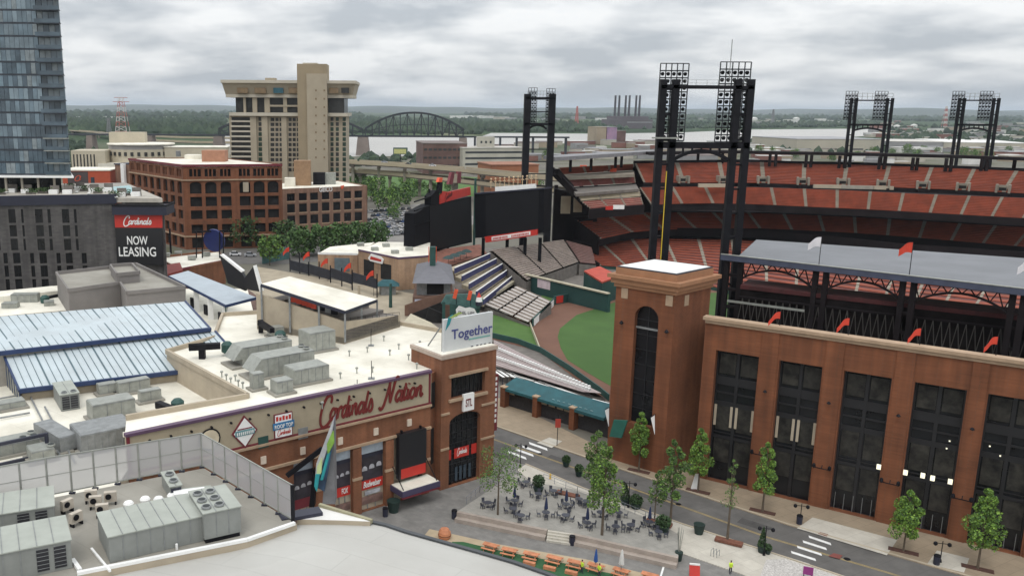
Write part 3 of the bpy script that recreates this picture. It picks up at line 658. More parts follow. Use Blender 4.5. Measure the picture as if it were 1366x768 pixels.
hp('crown_rim', 296.6, 475.4, 107, 111, 4.6, 38, HL); hp('crown_sill', 302, 471, 126, 130, 1.6, 33, HL)
for x0, x1, m in ((318, 332, HBR), (341, 356, HBR), (366, 379, mat('hotel_teal_window', (0.03, 0.10, 0.13), .3)), (386, 398, HBR), (440, 452, HBR), (456, 466, HD)): hp('crown_window', x0, x1, 117.5, 124.5, 3.3, 2, m)
hp('ledge', 307, 464, 150, 154.5, 2.4, 34, HL)
hp('core_shaft', 399.5, 438, 86, 300, 5, 14, HT_); hp('core_face', 412, 438.5, 99, 300, 5.8, 3, HB); hp('mechanical_box', 351, 364, 103.5, 106.8, -6, 8, HB); hp('roof_rail', 405, 424, 84.5, 86, 4, 6, HL)
for x0, x1 in ((325, 328), (337, 343), (353, 360), (378, 383)): hp('pillar', x0, x1, 130, 150, .6, 2, HB)
hp('balcony_band', 360, 399, 140, 142.5, .8, 2, HB)
for x0, x1 in ((336, 344), (351, 359), (377, 384)): hp('pillar', x0, x1, 154, 300, 1.2, 2, HB)
for k in range(14):
    y = 156.5+k*6.7
    if k < 11:
        hp('window', 309, 335.5, y, y+4.2, .12, .5, HD); hp('balcony', 308.4, 335.8, y+4.2, y+6.4, 1.1, 1.2, HL)
        hp('window', 345, 350.5, y, y+5, .1, .5, HG if k > 2 else HD)
        for x0, x1 in ((361, 366), (367.5, 371.5), (373, 377), (385, 389), (390.5, 394.5), (396, 399)): hp('window', x0, x1, y+.8, y+5.2, .1, .5, HD)
    hp('window', 441, 445, y, y+5, .1, .5, HG if k % 3 else HD); hp('window', 448, 452, y, y+5, .1, .5, HD if k % 2 else HG); hp('window', 457, 461.4, y, y+5, .1, .5, HG)
for k in range(9):
    y = 120+k*11
    for x in (422, 433): hp('window', x, x+2, y, y+2.4, 5.9, .3, HBR)
# ---------------------------------------------------------------- brick garage with arches
gz = 33.4
gC = P(243, 219.6, gz); gR = P(376, 218.6, gz); gL = P(172, 211, gz)
gt = thing('brick_garage', 'six storey red brick garage building with an arched window row', 'building', (gC.x, gC.y, 0))
def garage_wall(A, B, bays, px_rows, name):
    W_ = Wall(A, B); wm = MB(); holes = []
    for a, b in bays:
        for z0, z1, k in px_rows: holes.append((a, b, z0, z1, k))
    W_.skin(wm, 0, gz, holes, 1.0, BRICK3); wm.build('wall', BRICK3, gt)
    W_.panel(MB(), 0, W_.L, 0, gz-1, -1.0, .5, VOID).build('dark_interior', VOID, gt)
    for h in holes:
        a, b, z0, z1, k = h; wd = b-a
        pm = MB()
        if k == 'arch':
            n = 6; r = wd/2
            for j in range(n):
                t0, t1 = math.pi*j/n, math.pi*(j+1)/n; p0, p1 = (a+r-r*math.cos(t0), z1-r*.55+r*.55*math.sin(t0)), (a+r-r*math.cos(t1), z1-r*.55+r*.55*math.sin(t1))
                pm.poly([W_.pt(p0[0], p0[1], -.12), W_.pt(p1[0], p1[1], -.12), W_.pt(p1[0], z1, -.12), W_.pt(p0[0], z1, -.12)], BRICK3)
            pm.build('arch_head', BRICK3, gt)
        elif k == 'attic':
            for q in (1/3, 2/3): W_.panel(pm, a+wd*q-.25, a+wd*q+.25, z0, z1, -.1, .5, BRICK3)
            pm.build('mullion', BRICK3, gt)
    for z, hh, o in ((gz-.9, .9, .35), (gz-6.3, .5, .4), (4.9, .6, .3)): W_.panel(MB(), -.2, W_.L+.2, z, z+hh, o, .5, STONE if z < gz-2 else MAROON).build('cornice', STONE, gt)
    return W_
WF = Wall(gC, gR); fz = lambda y: HT(gC, y)
rows = [(fz(236), fz(226), 'attic'), (fz(259), fz(243), 'arch'), (fz(276), fz(263), 'p'), (fz(293), fz(281), 'p'), (fz(312), fz(300), 'p'), (.4, 4.6, 'p')]
fb = [(WF.u(a, 270), WF.u(b, 270)) for a, b in ((254, 269.5), (274.5, 289.5), (295, 309), (320, 334.5), (339, 353.5), (357.5, 372))]
garage_wall(gC, gR, fb, rows, 'front')
WL = Wall(gL, gC); n = 8; lb = [(WL.L*(k+.2)/n, WL.L*(k+.8)/n) for k in range(n)]
garage_wall(gL, gC, lb, rows, 'side')
gB = gL+gR-gC
MB().prism([gC, gR, gB, gL], gz-1.2, gz-.3, WHITE).build('roof', WHITE, gt)
pw = MB()
for a, b in ((gR, gB), (gB, gL)): ww = Wall(a, b); ww.panel(pw, 0, ww.L, 0, gz, 0, .6, BRICK3)
pw.build('rear_wall', BRICK3, gt)
q = P(285, 215, gz); qt = MB().box((q.x, q.y+3, gz-.3), 9.5, 7, HT(q, 200)-gz, 0, mat('penthouse_tan', (.38, .19, .12), .9, .1)).build('stair_penthouse', None, gt)
q = P(259, 211, gz); MB().box((q.x, q.y, gz-.3), 7, 6, 1.8, 0, WHITE).build('rooftop_unit', WHITE, gt)
q = P(238, 208, gz); MB().box((q.x, q.y, gz-.3), 1.8, 1.8, 2.6, 0, GALVD).build('rooftop_vent', GALVD, gt)
ww = Wall(gC, gR); u = ww.u(328, 250); ww.panel(MB(), u-1.1, u+1.1, ww.z(328, 256), ww.z(328, 243), .05, .2, CREAM).build('boarded_window', CREAM, gt)
# ---------------------------------------------------------------- office building right of the garage
oz = 21.0
oL, oR = P(376, 252, oz), P(490, 247.5, oz)
ot = thing('brick_office', 'three storey brown brick office with a white sign right of the garage', 'building', (oL.x, oL.y, 0))
WO = Wall(oL, oR); dep = 32; wm = MB(); holes = []
for a, b in ((383, 393.5), (399, 409.5), (414, 424.5), (429.5, 439.5), (444.5, 454), (459, 468.5), (473, 483)):
    for y1, y0 in ((268.5, 258.5), (284, 272.5), (300, 288), (314, 304.5)):
        holes.append((WO.u(a, 275), WO.u(b, 275), WO.z(383, y1), WO.z(383, y0)))
WO.skin(wm, 0, oz, holes, .5, BRICK4); wm.build('wall', BRICK4, ot)
for h in holes:
    WO.panel(MB(), h[0], h[1], h[2], h[3], -.35, .1, GLASS).build('window', GLASS, ot)
for row in range(4):
    hs = holes[row::4]
    for h in hs: WO.panel(MB(), h[0]-.15, h[1]+.15, h[2]-.45, h[2]-.02, .15, .4, STONE).build('window_sill', STONE, ot)
MB().prism([WO.pt(.3, 0, -.3), WO.pt(WO.L-.3, 0, -.3), WO.pt(WO.L-.3, 0, -dep), WO.pt(.3, 0, -dep)], oz-1.2, oz-.35, WHITE).build('roof', WHITE, ot)
for A, B in ((WO.pt(WO.L, 0), WO.pt(WO.L, 0, -dep)), (WO.pt(WO.L, 0, -dep), WO.pt(0, 0, -dep))): Wall(A, B).panel(MB(), 0, (B-A).length, 0, oz, 0, .5, BRICK4).build('side_wall', BRICK4, ot)
u, z = WO.uz(425.5, 251); letters('sign_lettering', 'GEICO', WO.pt(u, z-1.6, .2), WO.t, UP, 2.1, WPAINT, ot, width=6.3)
u, z = WO.uz(455, 250); WO.quadpx(MB(), [(454, 248), (459, 247), (457.5, 251), (455.5, 252.5)], .25, .2, ORANGE).build('sign_emblem', ORANGE, ot)
bx = P(404, 246, oz); MB().box((bx.x, bx.y, oz-.35), 7.5, 6, HT(bx, 213)-oz, .05, mat('tan_stair_tower', (.30, .19, .11), .9, .1)).build('stair_tower', None, ot)
bx = P(387, 247.5, oz); MB().box((bx.x, bx.y, oz-.35), 4.6, 4, HT(bx, 236)-oz, .05, WHITE).build('roof_shed', WHITE, ot)
bx = P(426, 245, oz); c1 = MB().box((bx.x, bx.y, oz-.34), 5.5, 5, 5.5, .05, DARK).build('cooling_tower', DARK, ot)
bx = P(440, 244.5, oz); MB().box((bx.x, bx.y, oz-.34), 5.5, 5, 5.2, .05, GALV).build('cooling_tower', GALV, ot)
# ---------------------------------------------------------------- beige round building and neighbours on the left
rt = thing('round_roofed_building', 'low beige building with a round drum and white roofs left of the garage', 'building', P(180, 232))
RB = mat('beige_stucco', (.47, .42, .32), .85, .08, .1); RB2 = mat('grey_drum', (.27, .26, .25), .85, .1, .1)
W_ = Wall(P(97, 238), P(300, 238)); zz = W_.z
W_.panel(MB(), 0, W_.u(141, 220), 0, zz(110, 201), 0, 26, RB).build('wing', RB, rt)
for k in range(7): u = W_.L*(.012+.022*k); W_.panel(MB(), u, u+1.1, zz(110, 231), zz(110, 206), .06, .3, HD).build('window', HD, rt)
c = W_.pt(W_.u(178, 205), 0, -30); r = 26.0
MB().lathe(c, [(r, 0), (r, zz(180, 203)+1.5)], 40, RB).build('drum', RB, rt)
MB().lathe(c+UP*(zz(180, 203)+1.52), [(r*.985, 0), (r*.985, 3.4), (r*.3, 3.5)], 40, RB2).build('drum_clerestory', RB2, rt)
MB().lathe(c+UP*(zz(180, 203)+5.0), [(r*1.03, 0), (r*1.03, .8), (r*.2, 1.2)], 40, WHITE).build('drum_roof', WHITE, rt)
for k in range(13):
    a_ = math.radians(200+k*11.7); q = c+Vector((math.cos(a_)*(r-.05), math.sin(a_)*(r-.05), 0)); MB().box(q+UP*(zz(180, 203)-3.4), 2.2, 1.2, 3, a_+math.pi/2, HD).build('window', HD, rt)
W_.panel(MB(), W_.u(131, 190), W_.u(181, 190), 0, zz(150, 178), -34, 10, RB).build('stair_block', RB, rt)
W_.panel(MB(), W_.u(215, 205), W_.L, 0, zz(250, 198), -14, 26, RB).build('wing', RB, rt)
W_.panel(MB(), W_.u(214, 205), W_.L+1, zz(250, 198)+.05, zz(250, 197), -13.6, 27, WHITE).build('roof', WHITE, rt)
W_.panel(MB(), W_.u(131, 220), W_.u(175, 220), 0, zz(150, 218), 1.0, 22, WHITE).build('entrance_block', WHITE, rt)
# orange red wall building with a dark sign band, and brown walls beside it
W_ = Wall(P(88, 300), P(151, 300)); t_ = thing('orange_building', 'orange red building with a dark sign panel behind the roof terrace', 'building', W_.A); zt = W_.z(120, 228)
W_.panel(MB(), 0, W_.L, 0, zt, 0, 20, mat('orange_panel', (.42, .075, .03), .7, .06)).build('wall', None, t_)
W_.panel(MB(), W_.u(90, 235), W_.u(117.5, 235), W_.z(100, 245), W_.z(100, 229), .06, .3, mat('sign_charcoal', (.07, .055, .055), .7)).build('sign_panel', None, t_)
W_.panel(MB(), W_.u(121, 238), W_.u(126, 238), W_.z(121, 244.5), W_.z(121, 236.5), .06, .3, GLASSB).build('window', GLASSB, t_)
script_text('sign_emblem', 'Cl', W_.pt(W_.u(99, 240), W_.z(99, 240), .08), W_.t, UP, .9, ORANGE, t_, 3.0)
MB().prism([W_.pt(-.3, 0, .3), W_.pt(W_.L+.3, 0, .3), W_.pt(W_.L+.3, 0, -20.3), W_.pt(-.3, 0, -20.3)], zt+.02, zt+.5, WHITE).build('roof', WHITE, t_)
W_ = Wall(P(150, 300), P(175, 302)); t_ = thing('brown_brick_annex', 'small brown brick annex between the orange building and the garage', 'building', W_.A)
W_.panel(MB(), 0, W_.L, 0, W_.z(160, 221), -4, 16, BRICK4).build('wall', BRICK4, t_); W_.panel(MB(), W_.L*.45, W_.L*.62, 0, W_.z(160, 219), -2, 1.5, WPAINT).build('white_pier', WPAINT, t_)
W_.panel(MB(), -.3, W_.L*.5, W_.z(160, 221)+.03, W_.z(160, 219.3), -3.6, 17, NAVY).build('roof', NAVY, t_)
# ---------------------------------------------------------------- podium and glass tower
PZT = 32.0
PGR = brickmat('charcoal_brick', (0.075, 0.07, 0.07), (0.10, 0.095, 0.09), (0.065, 0.06, 0.06), 1.4, 0.5)
pA, pB = P(-90, 268, PZT), P(153.5, 263.5, PZT)
pt2 = thing('charcoal_podium', 'charcoal brick podium building with a roof terrace under the glass tower', 'building', (pB.x, pB.y, 0))
WP = Wall(pA, pB); holes = []
hi_cols = [(-40, -31), (-24, -20), (-6, 0), (14, 23.5), (31, 34), (49.5, 59.5), (66, 70), (85, 94.5), (101, 104.5)]
lo_cols = [(-42, -38), (-30, -22), (2.5, 8), (15.5, 25), (38.5, 43.5), (51, 60.5), (73.5, 79), (86, 95), (107.5, 114)]
for cols, rws in ((hi_cols, ((297.5, 279), (315.5, 300.5), (334, 318.5))), (lo_cols, ((351.5, 337.5), (369.5, 354.5), (387.5, 372.5), (404, 391)))):
    for a, b in cols:
        for y1, y0 in rws: holes.append((WP.u(a, 320), WP.u(b, 320), WP.z(a, y1), WP.z(a, y0)))
wm = MB(); WP.skin(wm, 0, PZT-1.6, holes, .3, PGR); wm.build('wall', PGR, pt2)
for i, h in enumerate(holes):
    wn = WP.panel(MB(), h[0], h[1], h[2], h[3], -.22, .06, GLASS).build('window', GLASS, pt2)
    wn2 = MB(); WP.panel(wn2, (h[0]+h[1])/2-.05, (h[0]+h[1])/2+.05, h[2], h[3], -.17, .04, DARK); wn2.build('mullion', GALVD, wn)
WP.panel(MB(), 0, WP.L+.3, PZT-1.58, PZT+.9, .35, .8, NAVY).build('parapet', NAVY, pt2)
_q = D(219, 310, pB.y+.6); c1 = Vector((_q.x, _q.y, 0)); _b = P(168, 243, PZT); cB = Vector((_b.x, _b.y, 0)); _b = P(-90, 246, PZT); cA = Vector((_b.x, _b.y, 0))
# the right part steps back towards the garage
bk = [cA, cB, c1, WP.pt(WP.L, 0, -.1)]
MB().prism([WP.pt(0, 0, -.7)]+bk, PZT-1.3, PZT-.2, mat('terrace_paving', (.42, .39, .34), .9, .2, .3)).build('roof_terrace', None, pt2)
ws = Wall(pB, c1); ws.panel(MB(), 0.1, ws.L, 0, PZT-1.7, -.4, 1, PGR).build('side_wall', PGR, pt2)
wr = Wall(c1, cB); wr.panel(MB(), 0, wr.L, 0, PZT-1.7, 0, .6, PGR).build('side_wall', PGR, pt2)
# corner fascia and the leasing sign
WS = Wall(D(154, 310, pB.y-.5), D(216.5, 310, pB.y-.5))
lt = thing('led_corner_sign', 'tall black screen reading NOW LEASING under a red band with white script', 'sign', WS.pt(0, 20))
zt_ = WS.z(160, 286.5); zb = WS.z(160, 353); zr = WS.z(160, 303.5)
WS.panel(MB(), 0, WS.L, zb, zr-.02, 0, .8, BLACK).build('screen', BLACK, lt)
WS.panel(MB(), 0, WS.L, zr, zt_, 0.02, .8, RED).build('red_band', RED, lt)
u0, z0 = WS.uz(164, 299); u1 = WS.u(202, 299)
script_text('script_lettering', 'Cardinals', WS.pt(u0, z0, .05), WS.t, UP, .95, WPAINT, lt, (u1-u0), wd=.3)
for txt, xa, xb, yb, yt in (('NOW', 170, 197.5, 326, 314.5), ('LEASING', 159, 208.5, 341.5, 329)):
    u0, z0 = WS.uz(xa, yb); letters('sign_lettering', txt, WS.pt(u0, z0, .04), WS.t, UP, WS.z(xa, yt)-z0, WPAINT, lt, width=WS.u(xb, yb)-u0)
ct = thing('corner_canopy', 'dark navy canopy box above the leasing sign', 'canopy', WS.pt(0, zt_))
r_ = [WS.pt(-.2, 0, 1.0), WS.pt(WS.L+1.6, 0, 1.0), WS.pt(WS.L+1.6, 0, -7), WS.pt(-.2, 0, -7)]
MB().prism(r_, zt_+.05, zt_+2.2, NAVY).build('fascia', NAVY, ct)
for a, b in ((r_[3], r_[2]), (r_[0], r_[1]), (r_[1], r_[2])): MB().bar(Vector(a)+UP*(zt_+2.5), Vector(b)+UP*(zt_+2.5), .25, .5, DARK).build('upstand', DARK, ct)
# pool, planters, loungers on the terrace
q = [P(x, y, PZT) for x, y in ((149, 249), (172, 247), (184, 256), (156, 259))]
tag(MB().prism(q, PZT-.15, PZT-.05, mat('pool_water', (.22, .52, .52), .15, .1, .5)).build('swimming_pool', None), 'pale turquoise swimming pool on the podium roof terrace', 'pool')
# (terrace furniture is placed with the small objects)
# glass tower
GL = [mat('tower_glass_a', (0.12, 0.17, 0.205), .08, .35, .12, spec=.7), mat('tower_glass_b', (0.17, 0.225, 0.26), .12, .3, .2, spec=.7), mat('tower_glass_c', (0.075, 0.108, 0.135), .08, .3, .15, spec=.6), mat('tower_glass_curtain', (0.2, 0.235, 0.25), .3, .25, .6)]
TG2 = mat('tower_spandrel', (0.03, 0.038, 0.05), .4, .2)
SK = -0.47
wt = Wall(D(-130, 150, pB.y+13), D(88.5, 150, pB.y+13)); T_ = thing('glass_tower', 'tall blue grey glass residential tower with stacked balconies on its right edge', 'building', (wt.B.x, wt.B.y, PZT-.2))
tb = PZT+4.6; nfl = 21; fh = 3.32; dpt = 28
ztop = tb+nfl*fh
MB().prism([wt.pt(.4, 0, -.5), wt.pt(wt.L-.5, 0, -.5), wt.pt(wt.L-.5+SK*dpt, 0, -dpt), wt.pt(.4, 0, -dpt)], tb, ztop, TG2).build('core', TG2, T_)
MB().prism([wt.pt(2, 0, -3), wt.pt(wt.L-4, 0, -3), wt.pt(wt.L-4+SK*dpt, 0, -dpt+3), wt.pt(2, 0, -dpt+3)], PZT-.2, tb-.5, GLASS).build('lobby', GLASS, T_)
MB().prism([wt.pt(0, 0, 2.2), wt.pt(wt.L+1.6, 0, 2.2), wt.pt(wt.L+1.6+SK*dpt, 0, -dpt), wt.pt(0, 0, -dpt)], tb-.5, tb, WPAINT).build('base_slab', WPAINT, T_)
for k in range(9): q = wt.pt(wt.L*(.1+k*.1), 0, .6); MB().tube(Vector((q.x, q.y, PZT-.2)), Vector((q.x, q.y, tb-.5)), .35, m=CONC).build('column', CONC, T_)
nb = 30; side = Wall(wt.pt(wt.L, 0), wt.pt(wt.L+SK*dpt, 0, -dpt))
ub = wt.u(56, 120)
random.seed(5)
for f in range(nfl):
    z = tb+f*fh; mb = MB(); pw_ = ub/nb
    for k in range(nb):
        m = GL[3] if random.random() < .08 else (random.choice(GL[:2]) if f > 9 else random.choice(GL[:3]+[GL[2]]))
        wt.panel(mb, k*pw_+.04, (k+1)*pw_-.04, z+.5, z+fh-.02, random.uniform(-.004, .004), .2, m)
    mb.build('glazing', None, T_)
    wt.panel(MB(), 0, wt.L, z, z+.48, .03, .4, TG2).build('spandrel', TG2, T_)
    # inset corner balcony: dark back glazing, slab edge, glass front
    mb = MB(); bw = (wt.L-ub)/4
    for k in range(4): wt.panel(mb, ub+k*bw+.05, ub+(k+1)*bw-.05, z+.5, z+fh-.1, -.2, .15, random.choice(GL))
    mb.build('balcony_door', None, T_)
    bal = wt.panel(MB(), ub-.2, wt.L+.3, z-.02, z+.22, 1.5, 1.45, TG2 if f > 3 else GALV).build('balcony', GALV, T_)
    wt.panel(MB(), ub-.15, wt.L+.25, z+.24, z+1.25, 1.45, .06, GL[2]).build('glass_rail', GL[2], bal)
    mb = MB(); n = 10
    for k in range(n): side.panel(mb, side.L*k/n+.05, side.L*(k+1)/n-.05, z+.5, z+fh-.02, .004, .2, random.choice(GL[:3]))
    mb.build('glazing', None, T_)
MB().prism([wt.pt(-.2, 0, .3), wt.pt(wt.L+.3, 0, .3), wt.pt(wt.L+.3+SK*dpt, 0, -dpt-.3), wt.pt(-.2, 0, -dpt-.3)], ztop+.02, ztop+1.2, TG2).build('roof_parapet', TG2, T_)
# ================================================================ BALLPARK
mb = MB(); mb.poly([P(x, y, 0.05) for x, y in ((560, 540), (560, 330), (1500, 330), (1500, 700), (1000, 600), (800, 575))][::-1], CONCD); struct('concourse_paving', mb, CONCD)
mb = MB(); mb.poly([P(x, y, 0.09) for x, y in ((652, 432), (716, 402), (760, 388), (830, 376), (960, 372), (1100, 395), (1400, 450), (1400, 640), (1000, 600), (812, 535), (775, 510), (719, 468), (655, 452))], DIRT); struct('warning_track', mb, DIRT)
mb = MB(); mb.poly([P(x, y, 0.13) for x, y in ((822, 402.5), (900, 393), (1000, 388), (1200, 405), (1400, 460), (1400, 640), (1000, 600), (860, 545), (812, 513), (784, 497), (757, 480), (748, 464), (744, 449), (747, 438), (769, 420))], GRASS); struct('outfield_grass', mb, GRASS)
mb = MB(); mb.poly([P(x, y, 0.16) for x, y in ((640, 455), (640, 418), (660, 420), (706, 431.5), (720, 466), (660, 449))][::-1], GRASS2); struct('bullpen_grass', mb, GRASS2)
mb = MB(); mb.poly([P(x, y, 0.16) for x, y in ((727, 404), (722, 394), (745, 386), (792, 382), (800, 390), (760, 397))][::-1], GRASS2); struct('bullpen_grass', mb, GRASS2)
FEN = mat('fence_cream', (.42, .38, .28), .8)
def fence(pts, h, name, label, m, th=.25):
    mb = MB()
    for a, b in zip(pts, pts[1:]): mb.bar(a+UP*h/2, b+UP*h/2, th, h, m)
    return tag(mb.build(name, m), label, 'fence')
fence([P(x, y, .15) for x, y in ((706, 431.5), (713, 450), (720, 468))], .9, 'bullpen_fence', 'cream rail between the bullpen grass and the warning track', FEN)
fence([P(x, y, .15) for x, y in ((655, 450), (690, 458), (721, 470), (760, 495), (800, 524), (812, 534))], 1.3, 'field_fence', 'dark green padded fence along the left field seats', DGREEN)

# ---- grandstand: tiers of red seats in sections between aisles
def resample(px, z, n):
    pts = [P(x, y, z) for x, y in px]; L_ = [0]
    for a, b in zip(pts, pts[1:]): L_.append(L_[-1]+(b-a).length)
    # keep parameter by pixel column so that front and back rows match
    x0, x1 = px[0][0], px[-1][0]; out_ = []
    for k in range(n+1):
        x = x0+(x1-x0)*k/n
        for (xa, ya), (xb, yb) in zip(px, px[1:]):
            if xa <= x <= xb+1e-6: y = ya+(yb-ya)*(x-xa)/(xb-xa); break
        out_.append(P(x, y, z))
    return out_
CON2 = mat('stand_concrete', (.25, .22, .175), .9, .15, .3)
def tier(root, back, zb, front, zf, nsec, rows, seatm=SEATR, shade=SEATD, aisle=.10, name='seating_section'):
    sub = 1; Bp = resample(back, zb, nsec); Fp = resample(front, zf, nsec)
    for k in range(nsec):
        b0, b1, f0, f1 = Bp[k], Bp[k+1], Fp[k], Fp[k+1]; mb = MB()
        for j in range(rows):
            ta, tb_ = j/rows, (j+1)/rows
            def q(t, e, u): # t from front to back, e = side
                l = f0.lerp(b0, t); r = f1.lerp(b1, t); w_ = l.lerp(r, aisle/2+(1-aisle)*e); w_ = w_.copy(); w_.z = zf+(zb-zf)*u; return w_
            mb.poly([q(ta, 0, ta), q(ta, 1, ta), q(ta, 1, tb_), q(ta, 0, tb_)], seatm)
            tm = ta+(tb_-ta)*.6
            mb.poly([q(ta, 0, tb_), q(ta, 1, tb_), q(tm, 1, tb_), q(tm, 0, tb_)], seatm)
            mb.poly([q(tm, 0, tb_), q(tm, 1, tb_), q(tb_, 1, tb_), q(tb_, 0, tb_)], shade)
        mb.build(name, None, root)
    # aisles: one stair between neighbouring sections
    for k in range(nsec+1):
        mb = MB(); b, f = Bp[k], Fp[k]; nb_ = Bp[min(k+1, nsec)]; pb_ = Bp[max(k-1, 0)]; nf_ = Fp[min(k+1, nsec)]; pf_ = Fp[max(k-1, 0)]
        for j in range(rows):
            t0_, t1_ = j/rows, (j+1)/rows
            def q(t, e, u):
                c = f.lerp(b, t); l = pf_.lerp(pb_, t); r = nf_.lerp(nb_, t); w_ = c+((r-c) if e > 0 else (l-c))*(aisle/2); w_.z = zf+(zb-zf)*u+.06; return w_
            mb.poly([q(t0_, -1, t0_), q(t0_, 1, t0_), q(t0_, 1, t1_), q(t0_, -1, t1_)], CON2); mb.poly([q(t0_, -1, t1_), q(t0_, 1, t1_), q(t1_, 1, t1_), q(t1_, -1, t1_)], CON2)
        mb.build('aisle_stair', CON2, root)
    return Bp, Fp
gs = thing('grandstand', 'three tier grandstand with red seats curving round the far side of the field', 'grandstand', P(1050, 400))
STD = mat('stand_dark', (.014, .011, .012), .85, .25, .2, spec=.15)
def skirt(name, pa, za, pbx, zb_, m, th=.4):
    mb = MB()
    for k in range(len(pa)-1):
        a, b = pa[k], pa[k+1]; c, d = pbx[k], pbx[k+1]
        mb.poly([(a.x, a.y, zb_), (b.x, b.y, zb_), (b.x, b.y, za), (a.x, a.y, za)], m); mb.poly([(a.x, a.y, zb_), (b.x, b.y, zb_), (d.x, d.y, zb_), (c.x, c.y, zb_)], m)
    return mb.build(name, m, gs)
t1b = [(846, 218), (930, 217), (1000, 216), (1060, 218.5), (1130, 219.5), (1190, 221.5), (1260, 224), (1366, 228.5), (1470, 234)]
t1f = [(858, 243.5), (930, 244), (1000, 243.5), (1060, 246), (1130, 247.5), (1190, 250), (1260, 252.5), (1366, 258), (1446, 262.5)]
B1, F1 = tier(gs, t1b, 34, t1f, 27.5, 11, 14)
t2b = [(852, 250), (930, 249), (1000, 249.5), (1060, 251.5), (1130, 254), (1190, 257), (1260, 260), (1366, 264), (1470, 269)]
t2f = [(868, 273.2), (930, 271), (1000, 272), (1060, 275), (1130, 278), (1190, 281), (1260, 285), (1366, 291), (1448, 295.5)]
B2, F2 = tier(gs, t2b, 26.5, t2f, 20.5, 14, 12)
t3b = [(762, 291), (800, 287), (870, 283), (1000, 284), (1060, 286), (1130, 289), (1200, 293), (1366, 303), (1470, 310)]
t3f = [(800, 319), (832, 311), (870, 306.5), (1000, 304), (1060, 306.5), (1130, 310), (1200, 315), (1366, 329), (1440, 335.5)]
B3, F3 = tier(gs, t3b, 14, t3f, 9, 15, 11)
t4b = [(752, 322), (800, 319), (870, 317), (1000, 319), (1100, 328), (1200, 340), (1366, 352), (1470, 360)]
t4f = [(800, 354), (832, 356), (870, 362), (990, 392), (1100, 412), (1200, 428), (1366, 452), (1395, 457)]
B4, F4 = tier(gs, t4b, 5.5, t4f, 1.2, 16, 16)
def rs(px, z, n=24): return resample(px, z, n)
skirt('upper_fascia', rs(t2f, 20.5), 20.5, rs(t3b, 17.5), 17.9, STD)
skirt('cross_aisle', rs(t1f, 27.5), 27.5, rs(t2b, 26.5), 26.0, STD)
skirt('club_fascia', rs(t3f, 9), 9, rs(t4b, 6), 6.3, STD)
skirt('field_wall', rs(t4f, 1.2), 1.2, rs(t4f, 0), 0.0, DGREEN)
def bk_wall(name, px, z, z0, z1, m=STD, th=1.0):
    r = rs(px, z); mb = MB()
    for a, b in zip(r, r[1:]): mb.hexa([(a.x, a.y, z0), (b.x, b.y, z0), (b.x, b.y+th, z0), (a.x, a.y+th, z0)], [(a.x, a.y, z1), (b.x, b.y, z1), (b.x, b.y+th, z1), (a.x, a.y+th, z1)], m)
    return mb.build(name, m, gs)
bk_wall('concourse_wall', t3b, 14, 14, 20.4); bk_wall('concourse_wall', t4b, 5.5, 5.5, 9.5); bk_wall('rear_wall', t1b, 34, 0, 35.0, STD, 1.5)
# end walls closing the left side
for bq, zb_, fq, zf_ in ((B3[0], 14, F3[0], 9), (B4[0], 5.5, F4[0], 1.2)):
    MB().hexa([(fq.x, fq.y, 0), (bq.x, bq.y, 0), (bq.x-.6, bq.y, 0), (fq.x-.6, fq.y, 0)][::-1], [(fq.x, fq.y, zf_+.8), (bq.x, bq.y, zb_+.8), (bq.x-.6, bq.y, zb_+.8), (fq.x-.6, fq.y, zf_+.8)][::-1], STD).build('end_wall', STD, gs)
# stair entrances (vomitories) of the upper deck
for k in range(1, 11):
    c = F1[k].copy(); s = c.y/F; d = (F1[min(k+1, 11)]-F1[k-1]).normalized(); rz = math.atan2(d.y, d.x)
    v_ = MB(); 
    for e in (-1, 1): v_.box(c+d*e*1.9+Vector((0, .6, -.2)), .7, 3.2, 2.9, rz, CON2)
    v_.box(c+Vector((0, 1.6, -.2)), 3.2, 1.2, 2.6, rz, CON2); vo = v_.build('stair_entrance', CON2, gs)
    MB().box(c+Vector((0, .9, -.6)), 2.2, .3, 2.2, rz, VOID).build('doorway', VOID, vo)
    MB().box(c+Vector((0, -.3, -3.6)), 3.6, 1.6, 3.2, rz, STD).build('support', STD, vo)
# beige suites strip, plain wall colour, seen under the upper deck
for a, b, m in ((932, 972, CREAM), (1086, 1122, CREAM), (1122, 1165, CONC), (1166, 1192, CREAM)):
    A_, B_ = P(a, 250+max(0, a-1050)*.024, 26.6), P(b, 250+max(0, b-1050)*.024, 26.6); MB().hexa([A_, B_, B_+Vector((0, 1, 0)), A_+Vector((0, 1, 0))], [A_+UP*1.3, B_+UP*1.3, B_+Vector((0, 1, 1.3)), A_+Vector((0, 1, 1.3))], m).build('beige_concourse_strip', m, gs)
# right field end of the upper deck: short blocks, beige party deck
TER = mat('party_deck_beige', (.36, .31, .22), .85, .12, .3); SEATG = mat('worn_red_seats', (.24, .075, .06), .7, .2, .3)
g2 = thing('right_field_stand', 'stepped right field end of the stands with beige party decks and short red seat blocks', 'grandstand', P(800, 360))
tier(g2, [(744, 224), (775, 222.5), (846, 219)], 34, [(749, 233), (780, 231), (846, 227)], 31, 3, 6)
tier(g2, [(752, 236), (790, 236), (846, 231)], 30.5, [(762, 249), (800, 246.5), (848, 244)], 27, 3, 6, SEATG)
tier(g2, [(768, 259), (800, 257), (852, 252)], 26, [(774, 268), (806, 265), (855, 262)], 24, 3, 3, TER, CON2)
tier(g2, [(774, 269), (806, 266), (855, 263)], 23.8, [(786, 278.5), (812, 276), (858, 273)], 21.5, 3, 4, SEATG, TER)
def g2box(px, z, th, m, name): MB().slab([P(x, y, z) for x, y in px], th, m).build(name, m, g2)
